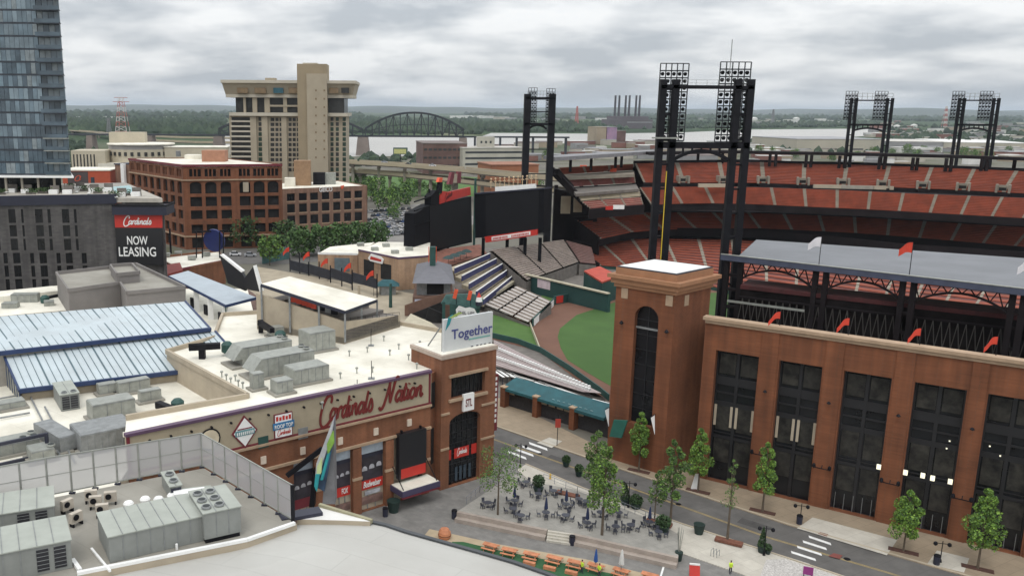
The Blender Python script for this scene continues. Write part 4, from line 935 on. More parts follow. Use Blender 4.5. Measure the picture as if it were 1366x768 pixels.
g2box([(752, 236), (846, 232), (846, 227.5), (749, 233.5)], 31, 1.2, CON2, 'walkway'); g2box([(762, 250), (848, 244.6), (852, 252), (768, 258.6)], 26.6, 1.0, CONCD, 'walkway')
for xa, ya, xb, yb, z0, z1 in ((786, 279, 860, 273.4, 18.0, 21.4), (762, 250, 849, 244.6, 25.6, 26.9)):
    A_, B_ = P(xa, ya, z1), P(xb, yb, z1); MB().hexa([(A_.x, A_.y, z0), (B_.x, B_.y, z0), (B_.x, B_.y+.8, z0), (A_.x, A_.y+.8, z0)], [(A_.x, A_.y, z1), (B_.x, B_.y, z1), (B_.x, B_.y+.8, z1), (A_.x, A_.y+.8, z1)], STD).build('fascia', STD, g2)
for xa, ya, za, xb, yb, zb_ in ((735, 226, 34, 790, 281, 20), (742, 229, 33.5, 762, 251, 27)): MB().bar(P(xa, ya, za), P(xb, yb, zb_), 1.6, 2.2, STD).build('raker_beam', STD, g2)
r0 = [P(x, y, 34) for x, y in ((744, 224), (790, 221.5), (846, 218.5))]
for x in (746, 762, 780, 800): q = P(x, 262, 20); MB().box((q.x, q.y+8, 0), 1.4, 1.4, 24, 0, STD).build('column', STD, g2)
q0, q1 = D(741, 285, 322), D(800, 285, 330); MB().hexa([(q0.x, q0.y+4, 6), (q1.x, q1.y+4, 6), (q1.x, q1.y+6, 6), (q0.x, q0.y+6, 6)], [(q0.x, q0.y+4, 26), (q1.x, q1.y+4, 22), (q1.x, q1.y+6, 22), (q0.x, q0.y+6, 26)], STD).build('concourse_wall', STD, g2)
A_ = Wall(D(748, 285, 321), D(776, 285, 321)); A_.panel(MB(), 0, A_.L*.45, A_.z(750, 285), A_.z(750, 262), 0, .5, TER).build('beige_wall', TER, g2); A_.panel(MB(), A_.L*.6, A_.L, A_.z(750, 283), A_.z(750, 264), 0, .5, TER).build('beige_wall', TER, g2)
A_ = Wall(D(808, 278, 300), D(833, 275, 300)); A_.panel(MB(), 0, A_.L*.4, A_.z(812, 280), A_.z(812, 275), 0, .2, RED).build('banner', RED, g2); A_.panel(MB(), A_.L*.4, A_.L, A_.z(812, 279), A_.z(812, 273.5), 0, .2, WPAINT).build('banner', WPAINT, g2)
for x in (778, 806, 818): q = P(x, 226, 32); MB().box((q.x, q.y, 31), 2.5, 1, 2.6, 0, ORANGE if x != 806 else CONC).build('concourse_stall', ORANGE, g2)
# roof line over the upper deck: thin dark canopy on paired posts
cv = thing('stand_canopy', 'thin dark canopy beam on paired posts above the upper deck', 'canopy', P(1050, 219, 34))
def canline(px, z): return [P(x, y, z) for x, y in px]
cl = canline([(868, 203.5), (960, 201), (1040, 202.5), (1130, 204), (1200, 205.5), (1280, 207.5), (1366, 210.5), (1470, 214)], 39)
for a, b in zip(cl, cl[1:]): MB().slab([a, b, b+Vector((0, 7, .0)), a+Vector((0, 7, .0))], 1.1, STD).build('roof_beam', STD, cv)
for x in (900, 935, 968, 1032, 1040, 1081, 1088, 1126, 1134, 1180, 1187, 1225, 1231, 1270, 1277, 1318, 1325, 1362):
    k = min(range(len(cl)), key=lambda i: abs(proj(cl[i])[0]-x)); yb = 201+(max(0, x-960))/410*9.5; q = P(x, yb, 39); MB().box((q.x, q.y+3, 33), .9, .9, 4.95, 0, STD).build('post', STD, cv)
c2_ = thing('right_field_canopy', 'pale topped flat canopy over the right field end of the upper deck', 'canopy', P(800, 222, 34))
ra = [P(740, 210, 39), P(872, 201.5, 39)]; MB().slab([ra[0], ra[1], ra[1]+Vector((4, 12, 0)), ra[0]+Vector((-2, 12, 0))], 1.3, mat('canopy_grey', (.2, .2, .21), .7)).build('roof', None, c2_)
for x in (765, 793, 826, 834): q = P(x, 210-(x-740)*.064, 39); MB().box((q.x, q.y+5, 33), .9, .9, 4.6, 0, STD).build('post', STD, c2_)

# ---- light towers
LGM = mat('lamp_grid_steel', (.035, .04, .045), .5, .2); LAMP = mat('floodlight_face', (.28, .33, .34), .25, .4, 1.5)
def light_tower(px_posts, ybase_hint, dist, ytop, grids, beams, label, pw, yb0=0.0, ref=260, arch=None, detail=True, rail=True):
    W_ = Wall(D(px_posts[0], ref, dist), D(px_posts[-1], ref, dist)); s = dist/F
    t_ = thing('stadium_light_tower', label, 'light tower', W_.pt(W_.L/2, yb0))
    ps = []
    for x in px_posts:
        u = W_.u(x, ref); zt = W_.z(x, ytop); ps.append((u, zt))
        r = pw*s/2; MB().prism([W_.pt(u-r, 0, r), W_.pt(u+r, 0, r), W_.pt(u+r, 0, -r), W_.pt(u-r, 0, -r)], yb0, zt, DARK).build('post', DARK, t_)
    # ladder bracing inside each pair
    for k in range(0, len(ps)-1, 2):
        (ua, za), (ub_, zb_) = ps[k], ps[k+1]; mb = MB(); z = max(yb0, 0)+4
        while z < za-1: mb.bar(W_.pt(ua, z), W_.pt(ub_, z), .35*max(1, s*3), .35*max(1, s*3), DARK); z += 4.2
        mb.build('ladder', DARK, t_)
    for (x0, x1, y0, y1, nc, nr) in grids:
        ua, ub_ = W_.u(x0, (y0+y1)/2), W_.u(x1, (y0+y1)/2); za, zb_ = W_.z(x0, y1), W_.z(x0, y0); fr = MB(); o = pw*s/2+.9; wd = max(.16, s*.55)
        # the rack faces the field, so its back frame is towards the camera
        for k in range(nc+1): u = ua+(ub_-ua)*k/nc; fr.bar(W_.pt(u, za, -o), W_.pt(u, zb_+1.2, -o), wd, wd, LGM)
        for k in range(nr+1): z = za+(zb_-za)*k/nr; fr.bar(W_.pt(ua, z, -o), W_.pt(ub_, z, -o), wd, wd*1.3, LGM)
        fr.bar(W_.pt(ua, zb_+1.2, -o), W_.pt(ub_, zb_+1.2, -o), wd, wd, LGM)
        rk = fr.build('lamp_rack', LGM, t_)
        if detail:
            r = min((ub_-ua)/nc, (zb_-za)/nr)*.36; cnt = 0
            for i in range(nc):
                for j in range(nr):
                    c = W_.pt(ua+(ub_-ua)*(i+.5)/nc, za+(zb_-za)*(j+.55)/nr, -o); m2 = MB(); m2.tube(c+W_.n*r*.9+UP*r*.5, c-W_.n*r*.5, r*.35, r, 6, DARK); m2.poly([c-W_.n*r*.55+W_.t*r*math.cos(a)+UP*r*math.sin(a) for a in (0, 1.05, 2.1, 3.14, 4.2, 5.24)], LAMP)
                    m2.build('floodlight', None, rk)
    for (y, hp_, ex) in beams:
        z = W_.z(px_posts[0], y); MB().prism([W_.pt(ps[0][0]-ex*s, 0, pw*s*.5), W_.pt(ps[-1][0]+ex*s, 0, pw*s*.5), W_.pt(ps[-1][0]+ex*s, 0, -pw*s*.5), W_.pt(ps[0][0]-ex*s, 0, -pw*s*.5)], z-hp_*s/2, z+hp_*s/2, DARK).build('cross_beam', DARK, t_)
    if rail:
        z = W_.z(px_posts[0], beams[0][0]); mb = MB()
        for k in range(9): u = ps[0][0]+(ps[-1][0]-ps[0][0])*k/8; mb.bar(W_.pt(u, z), W_.pt(u, z+9*s), s*.35, s*.35, GALVD)
        for h in (5, 9): mb.bar(W_.pt(ps[0][0], z+h*s), W_.pt(ps[-1][0], z+h*s), s*.35, s*.35, GALVD)
        mb.build('catwalk_rail', GALVD, t_)
    if arch:
        (xa, xb, ysp, yap) = arch; mb = MB(); pr = None; ua, ub_ = W_.u(xa, ysp), W_.u(xb, ysp); z0, z1 = W_.z(xa, ysp), W_.z(xa, yap)
        for k in range(13):
            u = ua+(ub_-ua)*k/12; z = z0+(z1-z0)*(1-(2*k/12-1)**2); q = W_.pt(u, z)
            if pr: mb.bar(pr, q, .5+s*.6, .5+s*.6, DARK)
            if k in (2, 4, 6, 8, 10): mb.bar(q, W_.pt(u, W_.z(xa, beams[1][0])), .3, .3, DARK)
            pr = q
        mb.build('arch', DARK, t_)
    return t_, W_
tw, WT = light_tower([877, 893.5, 975, 991.5], 0, 150, 106, [(881, 919, 94, 188, 5, 10), (961, 1002, 92, 190, 5, 10)], [(116, 4.5, 3), (193.5, 8, 3)], 'tallest steel light tower in front, two post pairs joined by beams and lamp racks', 8.6, ref=230, arch=(898, 971, 213, 201))
u = WT.u(890, 183); WT.panel(MB(), WT.u(869, 183), WT.u(903, 183), WT.z(880, 185), WT.z(880, 183), 1.2, 1, GALV).build('platform', GALV, tw)
u = WT.u(891.5, 200); q = WT.pt(u, 0, 1.0); MB().tube(Vector((q.x-.35, q.y, WT.z(888, 345))), Vector((q.x-.35, q.y, WT.z(892, 228))), .075, m=mat('foul_pole_yellow', (.7, .5, .03), .5)).build('yellow_pole', None, tw)
q = WT.pt(WT.u(974, 90), WT.z(974, 106)); MB().tube(q, q+UP*6.5, .07, m=GALVD).build('antenna', GALVD, tw)
light_tower([700.5, 733], 0, 300, 125.5, [(705.5, 717, 122, 165, 3, 9), (729.5, 741, 123, 165, 3, 9)], [(131, 2.6, 3), (165.5, 3, 3)], 'steel light tower with two single posts beside the centre scoreboard', 8.4, ref=225, arch=(705, 729, 172, 167))
for xs, lab in (((1130, 1136.5, 1177.5, 1184), 'first steel light tower rising behind the upper deck, left of its twin'), ((1272.5, 1279, 1318, 1324.5), 'second steel light tower rising behind the upper deck, rightmost on the skyline')):
    x = xs[0]; light_tower(list(xs), 0, 352, 131, [(x-1, x+15, 126, 160, 4, 7), (xs[-1]-16, xs[-1]+1, 126, 160, 4, 7)], [(134, 1.6, 1), (166.5, 2.4, 1)], lab, 3.0, ref=190, arch=(xs[1], xs[2], 175, 171))

# ---- scoreboards
def board(Wb, x0, x1, y0, y1, out, th, m, name, par):
    a, b = Wb.u(x0, (y0+y1)/2), Wb.u(x1, (y0+y1)/2); return Wb.panel(MB(), a, b, Wb.z((x0+x1)/2, y1), Wb.z((x0+x1)/2, y0), out, th, m).build(name, m, par)
BLK = mat('scoreboard_face', (.010, .010, .012), .6, .1, .1, spec=.15); FRM = mat('scoreboard_frame', (.004, .004, .006), .7, .2, spec=.15)
Wc = Wall(D(645, 290, 291), D(724, 290, 275)); sb = thing('scoreboard', 'large blank black centre scoreboard with a red and white strip along its foot', 'scoreboard', Wc.pt(Wc.L/2, 0))
Wc.quadpx(MB(), [(634, 317.5), (725, 311), (725.5, 252), (633, 259)], 0, 4, FRM).build('frame', FRM, sb)
Wc.quadpx(MB(), [(648, 315), (718, 306), (719.5, 254), (648, 260)], .08, .3, BLK).build('screen', BLK, sb)
st_ = Wc.quadpx(MB(), [(649, 323.5), (718, 313.3), (718, 305.5), (648, 315.5)], .6, .5, RED).build('banner', RED, sb)
Wc.quadpx(MB(), [(657.5, 320.8), (709, 313), (709, 308.2), (657.5, 315.8)], .68, .1, WPAINT).build('banner_text_field', WPAINT, st_)
random.seed(3); mb = MB(); x = 659
while x < 707:
    w_ = random.uniform(1.0, 2.2)
    if not 678 < x < 683: Wc.quadpx(mb, [(x, 320.1-(x-657.5)*.15), (x+w_*.6, 320.0-(x-657.5)*.15), (x+w_*.6, 317-(x-657.5)*.15), (x, 317.1-(x-657.5)*.15)], .74, .05, RED)
    x += w_
mb.build('banner_lettering', RED, st_)
Wc.quadpx(MB(), [(633, 259.5), (726, 252.5), (726, 250.5), (633, 257.5)], .3, 4.6, NAVY).build('top_rail', NAVY, sb)
pn = Wc.quadpx(MB(), [(658, 256), (712, 251.2), (712, 245.3), (658, 249.6)], -1, .5, WPAINT).build('flag_board', WPAINT, sb)
gold = mat('pennant_gold', (.55, .40, .25), .6)
for k in range(11):
    x = 652+k*6; y = 247.5-k*.45; u, z = Wc.uz(x, y); m2 = MB(); m2.bar(Wc.pt(u, z-1, -1.2), Wc.pt(u, z+1.9, -1.2), .25, .25, gold); m2.bar(Wc.pt(u-.5, z+1.1, -1.2), Wc.pt(u+.5, z+1.1, -1.2), .5, .25, gold); m2.lathe(Wc.pt(u, z+1.8, -1.2), [(.15, 0), (.35, .3), (.15, .6)], 6, gold); m2.build('ornament', gold, sb)
for x in (640, 672, 696, 716): q = Wc.pt(Wc.u(x, 320), 0, -2); MB().box((q.x, q.y, 0), 1.0, 1.0, Wc.z(x, 318), 0, FRM).build('support_post', FRM, sb)
Wl = Wall(D(573, 290, 296), D(629, 290, 330)); s2 = thing('scoreboard', 'tall blank black scoreboard on the left with a red sign on its top edge', 'scoreboard', Wl.pt(Wl.L/2, 0))
Wl.quadpx(MB(), [(553, 331), (575, 336), (630, 323), (629, 262), (576, 273), (554, 285)], -.1, 4, FRM).build('frame', FRM, s2)
Wl.quadpx(MB(), [(573.5, 334), (629, 321.5), (628.5, 263.5), (573, 275.5)], .02, .3, BLK).build('screen', BLK, s2)
rs_ = Wl.quadpx(MB(), [(586, 272), (600, 267.5), (627, 260), (626.5, 249.5), (598, 256), (590, 255), (586.5, 262)], .3, .6, RED).build('red_sign', RED, s2)
script_text('sign_lettering', 'Cardinals', Wl.pt(Wl.u(592, 266), Wl.z(592, 268), .4), (Wl.t+UP*.23), UP, 1.0, mat('sign_dark_red', (.12, .01, .01), .6), rs_, 6.5)
for x0, y0, x1, y1, m in ((600, 246, 604, 230, MAROON), (611, 244, 613, 229, MAROON), (606, 244, 607.5, 232, CREAM), (586, 258, 588, 243, FRM), (586, 243, 588, 237, ORANGE)):
    Wl.quadpx(MB(), [(x0-2, y0), (x0+3, y0), (x1+2, y1), (x1-2, y1)], .2, 1.0, m).build('figure_ornament', m, s2)
Wl.quadpx(MB(), [(575, 275), (586, 272), (586, 254), (582, 254), (575, 262)], 0, 2.5, FRM).build('top_frame', FRM, s2)
for x in (553.5, 576, 604, 628): q = Wl.pt(Wl.u(x, 330), 0, -2); MB().box((q.x, q.y, 0), .9, .9, Wl.z(x, 330), 0, FRM).build('support_post', FRM, s2)
for y in (268, 280, 300): Wl.quadpx(MB(), [(553, y+2), (574, y-5), (574, y-6.5), (553, y+.5)], .2, .5, FRM).build('side_brace', FRM, s2)
q = P(632, 340); tag(MB().tube((q.x, q.y, 0), (q.x, q.y, HT(q, 238)), .45, m=DGREEN).build('steel_mast', DGREEN), 'green steel mast between the two scoreboards', 'mast')
for x, y0, y1 in ((572, 300, 254),):
    q = D(x, 320, 300); tag(MB().tube((q.x, q.y, 0), (q.x, q.y, HT(q, 252)), .3, m=DARK).build('speaker_mast', DARK), 'thin dark mast left of the left scoreboard', 'mast')

# ---- outfield bleachers
def bleacher(name, label, px, zs, rows, m1, m2, nsec=1, group=None, aisle=.03):
    """px: back-left, back-right, front-right, front-left"""
    bl, br, fr, fl = [P(x, y, z) for (x, y), z in zip(px, zs)]; t_ = thing(name, label, 'bleachers', (fl.x, fl.y, 0), group)
    for k in range(nsec):
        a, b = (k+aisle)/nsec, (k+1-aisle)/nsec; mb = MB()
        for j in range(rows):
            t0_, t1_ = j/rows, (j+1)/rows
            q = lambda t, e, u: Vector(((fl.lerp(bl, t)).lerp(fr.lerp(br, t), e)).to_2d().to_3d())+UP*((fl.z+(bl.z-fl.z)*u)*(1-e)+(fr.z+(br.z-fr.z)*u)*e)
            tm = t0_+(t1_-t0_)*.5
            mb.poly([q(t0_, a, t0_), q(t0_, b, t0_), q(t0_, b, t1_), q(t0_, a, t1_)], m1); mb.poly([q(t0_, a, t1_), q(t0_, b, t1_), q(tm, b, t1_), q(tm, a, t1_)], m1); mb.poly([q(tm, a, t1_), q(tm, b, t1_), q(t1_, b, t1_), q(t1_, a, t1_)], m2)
        mb.build('seating_section', m1, t_)
    mb = MB(); lo = [Vector((p.x, p.y, 0)) for p in (bl, br, fr, fl)]; hi = [p-UP*.5 for p in (bl, br, fr, fl)]
    ar = sum(lo[k].x*lo[(k+1) % 4].y-lo[(k+1) % 4].x*lo[k].y for k in range(4))
    if ar < 0: lo, hi = lo[::-1], hi[::-1]
    
    for k in range(4): mb.poly([lo[k], lo[(k+1) % 4], hi[(k+1) % 4], hi[k]], CONCD)
    mb.build('base', CONCD, t_); return t_
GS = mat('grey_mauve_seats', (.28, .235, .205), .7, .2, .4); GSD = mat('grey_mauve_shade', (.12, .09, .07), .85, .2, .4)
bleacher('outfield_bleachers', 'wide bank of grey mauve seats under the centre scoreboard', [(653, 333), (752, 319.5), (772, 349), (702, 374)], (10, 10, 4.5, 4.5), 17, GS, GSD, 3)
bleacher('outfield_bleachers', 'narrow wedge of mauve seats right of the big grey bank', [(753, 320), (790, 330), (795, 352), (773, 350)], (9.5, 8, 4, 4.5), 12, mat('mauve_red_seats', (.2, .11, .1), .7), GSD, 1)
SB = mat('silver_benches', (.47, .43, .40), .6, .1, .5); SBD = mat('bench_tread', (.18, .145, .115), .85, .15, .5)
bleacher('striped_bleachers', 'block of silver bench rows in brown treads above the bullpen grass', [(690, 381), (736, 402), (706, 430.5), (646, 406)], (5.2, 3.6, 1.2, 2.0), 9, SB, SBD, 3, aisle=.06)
# terraces with blue fascias
t_ = thing('terrace_steps', 'five beige seating terraces with blue and white edges left of the grey seats', 'terrace', P(640, 395))
BLUE = mat('blue_edge', (.03, .035, .12), .5)
for k in range(5):
    xa, ya, xb, yb = 597+k*9.5, 352+k*10.5, 645+k*8.4, 336+k*6.8; z = 9-k*1.5
    a, b = P(xa, ya+6, z), P(xb, yb+5, z); c = P(xa+9.5, ya+16.5, z-1.5); d = P(xb+8.4, yb+12, z-1.5)
    MB().slab([a, b, Vector((d.x, d.y, z)), Vector((c.x, c.y, z))], 1.2, TER).build('terrace_tread', TER, t_)
    MB().bar(Vector((c.x, c.y, z+.15)), Vector((d.x, d.y, z+.15)), .3, 1.5, BLUE).build('blue_fascia', BLUE, t_)
    MB().bar(Vector((c.x, c.y, z+1.0)), Vector((d.x, d.y, z+1.0)), .3, .18, WPAINT).build('white_coping', WPAINT, t_)
a, b = P(637, 396, 2.2), P(677, 361, 2.2); MB().bar(a+UP*-.2, b+UP*-.2, .5, 4.4, BLUE).build('end_wall', BLUE, t_)
fence([P(x, y, .1)+UP*2 for x, y in ((648, 408), (695, 377))], .8, 'bleacher_wall', 'wide cream parapet left of the striped benches', FEN, 2.4)
# bullpen buildings and green batter's eye walls
GW = mat('batters_eye_green', (.012, .05, .045), .8, .15, .2)
W_ = Wall(D(712, 385, 258), D(800, 385, 236)); t_ = thing('bullpen_wall', 'dark teal outfield wall with small white and red adverts', 'wall', W_.A)
mb = MB(); W_.panel(mb, W_.u(706, 385), W_.u(812, 385), 0, 5.2, 0, 1, GW); mb.build('wall', GW, t_)
W_.panel(MB(), W_.u(717, 380), W_.u(734, 380), 2.4, 5.0, .06, .2, mat('pale_advert', (.55, .45, .47), .7)).build('advert', None, t_)
mb = MB(); W_.panel(mb, W_.u(700, 375), W_.u(812, 375), 5.25, 5.6, .4, 1.3, FEN); mb.build('coping', FEN, t_)
W_ = Wall(P(739, 407), P(822, 392)); t_ = thing('field_advert_wall', 'low dark outfield wall with red, blue and white adverts at the track edge', 'wall', W_.A)
W_.panel(MB(), 0, W_.L, 0, 2.6, 0, .5, GW).build('wall', GW, t_)
for xa, xb, m in ((742, 751, RED), (771, 780, mat('blue_advert', (.05, .12, .25), .6)), (787, 802, WPAINT), (811, 822, RED)): W_.panel(MB(), W_.u(xa, 403), W_.u(xb, 400), .4, 2.5, .06, .2, m).build('advert', m, t_)
t_ = thing('red_roofed_box', 'dark teal building with a flat bright red roof beside the outfield', 'building', P(800, 390))
q = [P(x, y, 6.5) for x, y in ((779, 363), (800, 357), (826, 370), (803, 378))]; MB().prism([(p.x, p.y) for p in q], 0, 6.4, GW).build('wall', GW, t_); MB().slab([p+UP*.5 for p in q], .45, mat('bright_red_roof', (.42, .06, .035), .7, .12, .3)).build('roof', None, t_)
t_ = thing('bleacher_corner_building', 'small white and green corner building under the striped benches', 'building', P(722, 425))
W_ = Wall(P(707, 436), P(736, 407)); W_.panel(MB(), 0, W_.L, 0, 2.3, .8, .3, DGREEN).build('wall', DGREEN, t_)
for a, b in ((.03, .3), (.62, .95)): W_.panel(MB(), W_.L*a, W_.L*b, .1, 2.0, .86, .1, WPAINT).build('white_panel', WPAINT, t_)
# near left field seats, pinkish, and the silver bench rows behind them
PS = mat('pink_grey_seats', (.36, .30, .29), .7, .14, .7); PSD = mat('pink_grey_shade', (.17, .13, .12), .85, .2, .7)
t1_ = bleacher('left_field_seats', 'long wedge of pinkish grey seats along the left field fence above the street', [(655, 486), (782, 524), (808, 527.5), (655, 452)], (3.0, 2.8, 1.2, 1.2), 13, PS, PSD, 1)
# white head-rail dots on two of the rows
for yy0, yy1, z in ((463, 519, 2.3), (476, 522, 3.0)):
    a, b = P(657, yy0, z), P(790, yy1, z); mb = MB()
    for k in range(36): q = a.lerp(b, k/36); mb.box(q, .5, .5, .5, .6, WPAINT)
    mb.build('row_markers', WPAINT, t1_)['kind'] = 'stuff'
for i, (xa, ya, xb, yb, n) in enumerate(((660, 482, 690, 501, 4), (686, 500, 712, 508, 2), (718, 508, 790, 534, 2), (790, 532, 812, 538, 2))):
    a, b = P(xa, ya, 2.2), P(xb, yb, 2.2); nn = (b-a).cross(UP).normalized()
    t_ = thing('bench_row', ['short stack of silver benches nearest the brick corner tower', 'second short run of silver benches behind the pink seats', 'long run of silver benches beside the teal canopy', 'last silver bench by the brick entrance tower'][i], 'bench', Vector((a.x, a.y, 0)), 'silver benches behind the left field seats')
    for k in range(n):
        p0, p1 = a+nn*(k*1.0)+UP*(k*.0), b+nn*(k*1.0); MB().bar(p0, p1, .5, .12, WPAINT).build('seat', WPAINT, t_)
        for e in (.05, .35, .65, .95): c = p0.lerp(p1, e); MB().box((c.x, c.y, 0), .15, .15, c.z-.06, 0, NAVY).build('leg', NAVY, t_)

# ---- brick west front
fA, fB = P(925, 636), P(1560, 791.5); WFc = Wall(fA, fB); zTop = WFc.z(1222, 465)
fr = thing('ballpark_facade', 'long red brick ballpark front with tall dark window bays between piers', 'building', fA)
wins = [(950, 1007, 462, 530), (1032, 1089, 476, 560), (1116, 1179, 490, 585), (1208, 1277, 505, 605), (1304, 1379, 520, 623), (1410, 1492, 537, 640)]
wm = MB(); holes = []
for xa, xb, yt, ym in wins:
    a, b = WFc.u(xa, ym), WFc.u(xb, ym+6); holes.append((a, b, .15, WFc.z(xa, yt)-.3))
ztw = sum(h[3] for h in holes[:5])/5; holes = [(h[0], h[1], h[2], ztw) for h in holes]
WFc.skin(wm, 0, zTop, holes, 1.5, BRICK); wm.build('brick_wall', BRICK, fr)
WFc.panel(MB(), -.3, WFc.L, zTop, zTop+.45, .55, 1.6, STONE).build('coping', STONE, fr); WFc.panel(MB(), 0, WFc.L, zTop-.5, zTop-.02, .25, .24, STONE).build('coping_moulding', STONE, fr)
random.seed(9)
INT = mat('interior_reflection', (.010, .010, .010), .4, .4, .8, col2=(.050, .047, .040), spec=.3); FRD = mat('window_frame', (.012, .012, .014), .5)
for i, h in enumerate(holes):
    a, b, z0, z1 = h; H_ = z1-z0; wo = WFc.panel(MB(), a, b, z0, z1, -1.35, .12, GLASS).build('window', GLASS, fr)
    fm = MB(); w_ = b-a
    for k, t in enumerate((0, .5, 1)): u = a+w_*t; WFc.panel(fm, max(a, u-.22), min(b, u+.22), z0, z1, -1.1, .24, FRD)
    for zf, hh in ((.0, .1), (.34, .35), (.37, .1), (.60, .55), (.68, .2), (.78, .9), (1.0, .25)):
        zz = z0+H_*zf; WFc.panel(fm, a, b, max(z0, zz-hh), min(z1, zz+hh*.4), -1.14, .15, FRD)
    fm.build('frame', FRD, wo)
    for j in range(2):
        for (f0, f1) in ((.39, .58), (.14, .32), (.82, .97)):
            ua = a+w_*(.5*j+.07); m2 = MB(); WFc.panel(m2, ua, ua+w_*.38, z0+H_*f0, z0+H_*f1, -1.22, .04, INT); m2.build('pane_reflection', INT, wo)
    if i < 2:
        for t in (.06, .44, .56, .94): WFc.panel(MB(), a+w_*t-.18, a+w_*t+.18, z0+H_*.42, z0+H_*.58, -1.0, .06, CREAM).build('pale_shade', CREAM, wo)
    else:
        rm = MB()
        for k in range(5): WFc.panel(rm, a+w_*(.08+.2*k), a+w_*(.08+.2*k)+.06, z0, z0+2.4, -1.0, .06, GALVD)
        rm.build('gate_bars', GALVD, wo)
for i in range(len(holes)-1):
    u0, u1 = holes[i][1]+.25, holes[i+1][0]-.25; uc = (u0+u1)/2
    WFc.panel(MB(), u0, u1, 0, zTop-.55, .16, .14, BRICK).build('brick_pier', BRICK, fr)
    lm = MB(); z = 6.2; q = WFc.pt(uc, z, .8); lm.bar(q-WFc.t*1.0, q+WFc.t*1.0, .1, .1, DARK); lm.bar(WFc.pt(uc, z+.4, .45), q, .1, .1, DARK); lm.lathe(q-WFc.t*1.0, [(.08, -.1), (.26, .1), (.2, .5), (.05, .6)], 8, DARK); lm.lathe(q+WFc.t*1.0, [(.08, -.1), (.26, .1), (.2, .5), (.05, .6)], 8, DARK); lm.build('wall_lantern', DARK, fr)
    MB().lathe(WFc.pt(uc, 15.6, .75), [(.1, 0), (.3, .15), (.1, .4)], 8, DARK).build('floodlight', DARK, fr)
EML = mat('lamp_face', (.9, .85, .65), .5, emit=((1, .93, .72), .7))
for x, y in ((1173, 620.5), (1208.5, 628), (1231.5, 632), (1244.5, 635.5), (1268, 640)):
    u, z = WFc.uz(x, y); WFc.panel(MB(), u-.26, u+.26, z-.35, z+.35, .62, .12, EML).build('lit_lamp', EML, fr)
for x, y in ((1266, 591), (1262, 601), (1320, 598), (1334, 611)):
    u, z = WFc.uz(x, y); WFc.panel(MB(), u-.09, u+.09, z-.09, z+.09, -.98, .05, EML).build('lit_lamp', EML, fr)
# roof slab behind the parapet
bkd = 9
MB().prism([WFc.pt(0, 0, -1.7), WFc.pt(WFc.L, 0, -1.7), WFc.pt(WFc.L, 0, -bkd), WFc.pt(0, 0, -bkd)], zTop-3, zTop-1.5, STD).build('roof_deck', STD, fr)
# ---- brick corner tower
C1 = P(884, 634); C0 = P(809, 611); C2 = P(930, 613); C3 = C0+C2-C1
tt = thing('brick_entrance_tower', 'square red brick tower with a tall arched window and a white flat roof', 'building', C1)
zt = HT(C1, 384)
WLf = Wall(C0, C1); aL, aR = WLf.u(842, 500), WLf.u(873.5, 500); zb, za = WLf.z(852, 566), WLf.z(862, 408); r = (aR-aL)/2
wm = MB(); WLf.skin(wm, 0, zt, [(aL, aR, zb, za)], 1.0, BRICK)
for j in range(10):
    t0, t1 = math.pi*j/10, math.pi*(j+1)/10; p0 = (aL+r-r*math.cos(t0), za-r+r*math.sin(t0)); p1 = (aL+r-r*math.cos(t1), za-r+r*math.sin(t1))
    wm.poly([WLf.pt(p0[0], p0[1], 0), WLf.pt(p1[0], p1[1], 0), WLf.pt(p1[0], za, 0), WLf.pt(p0[0], za, 0)], BRICK); wm.poly([WLf.pt(p1[0], p1[1], 0), WLf.pt(p0[0], p0[1], 0), WLf.pt(p0[0], p0[1], -1), WLf.pt(p1[0], p1[1], -1)], BRICK)
for A_, B_ in ((C1, C2), (C2, C3), (C3, C0)): w2 = Wall(A_, B_); w2.skin(wm, 0, zt, [], 0, BRICK)
wm.build('brick_wall', BRICK, tt)
wn = WLf.panel(MB(), aL, aR, zb, za, -.9, .1, GLASS).build('arched_window', GLASS, tt); fm = MB()
WLf.panel(fm, aL+r-.08, aL+r+.08, zb, za, -.75, .1, FRD)
for k in range(1, 8): WLf.panel(fm, aL, aR, zb+(za-zb)*k/8-.07, zb+(za-zb)*k/8+.07, -.76, .1, FRD)
fm.build('frame', FRD, wn)
WLf.panel(MB(), aL, aR, zb+(za-zb)*.80, zb+(za-zb)*.815, -.6, .2, GALVD).build('transom', GALVD, wn)
def cap(off, z0, z1, m, name):
    cc = (C0+C1+C2+C3)/4; pts = []
    for c in (C0, C1, C2, C3): d = (c-cc); pts.append(c+d.normalized()*off)
    MB().prism(pts, z0, z1, m).build(name, m, tt); return pts
CAPM = mat('tower_cap', (.33, .165, .085), .8, .1, .6)
cap(.35, zt-1.1, zt-.5, CAPM, 'cornice'); cap(.9, zt-.48, zt+.3, CAPM, 'cornice'); cap(1.5, zt+.32, zt+.9, CAPM, 'cornice'); cap(.2, zt+.92, zt+1.9, CAPM, 'roof_curb'); cap(0.05, zt+1.92, zt+2.05, NAVY, 'roof_edge'); cap(-.35, zt+2.07, zt+2.12, mat('tower_white_roof', (.72, .72, .70), .8, .06), 'roof_membrane')
for W_, x, y in ((WLf, 833.5, 391), (WLf, 893, 401), (Wall(C1, C2), 915.5, 400.5)):
    u, z = W_.uz(x, y); W_.panel(MB(), u-.55, u+.55, z-.8, z+.8, .1, .2, STONE).build('plaque', STONE, tt)
for x, y in ((831, 431), (891, 443)): u, z = WLf.uz(x, y); MB().lathe(WLf.pt(u, z, .5), [(.1, -.1), (.35, .1), (.1, .5)], 8, DARK).build('lantern', DARK, tt)
u, z = Wall(C1, C2).uz(941, 408)
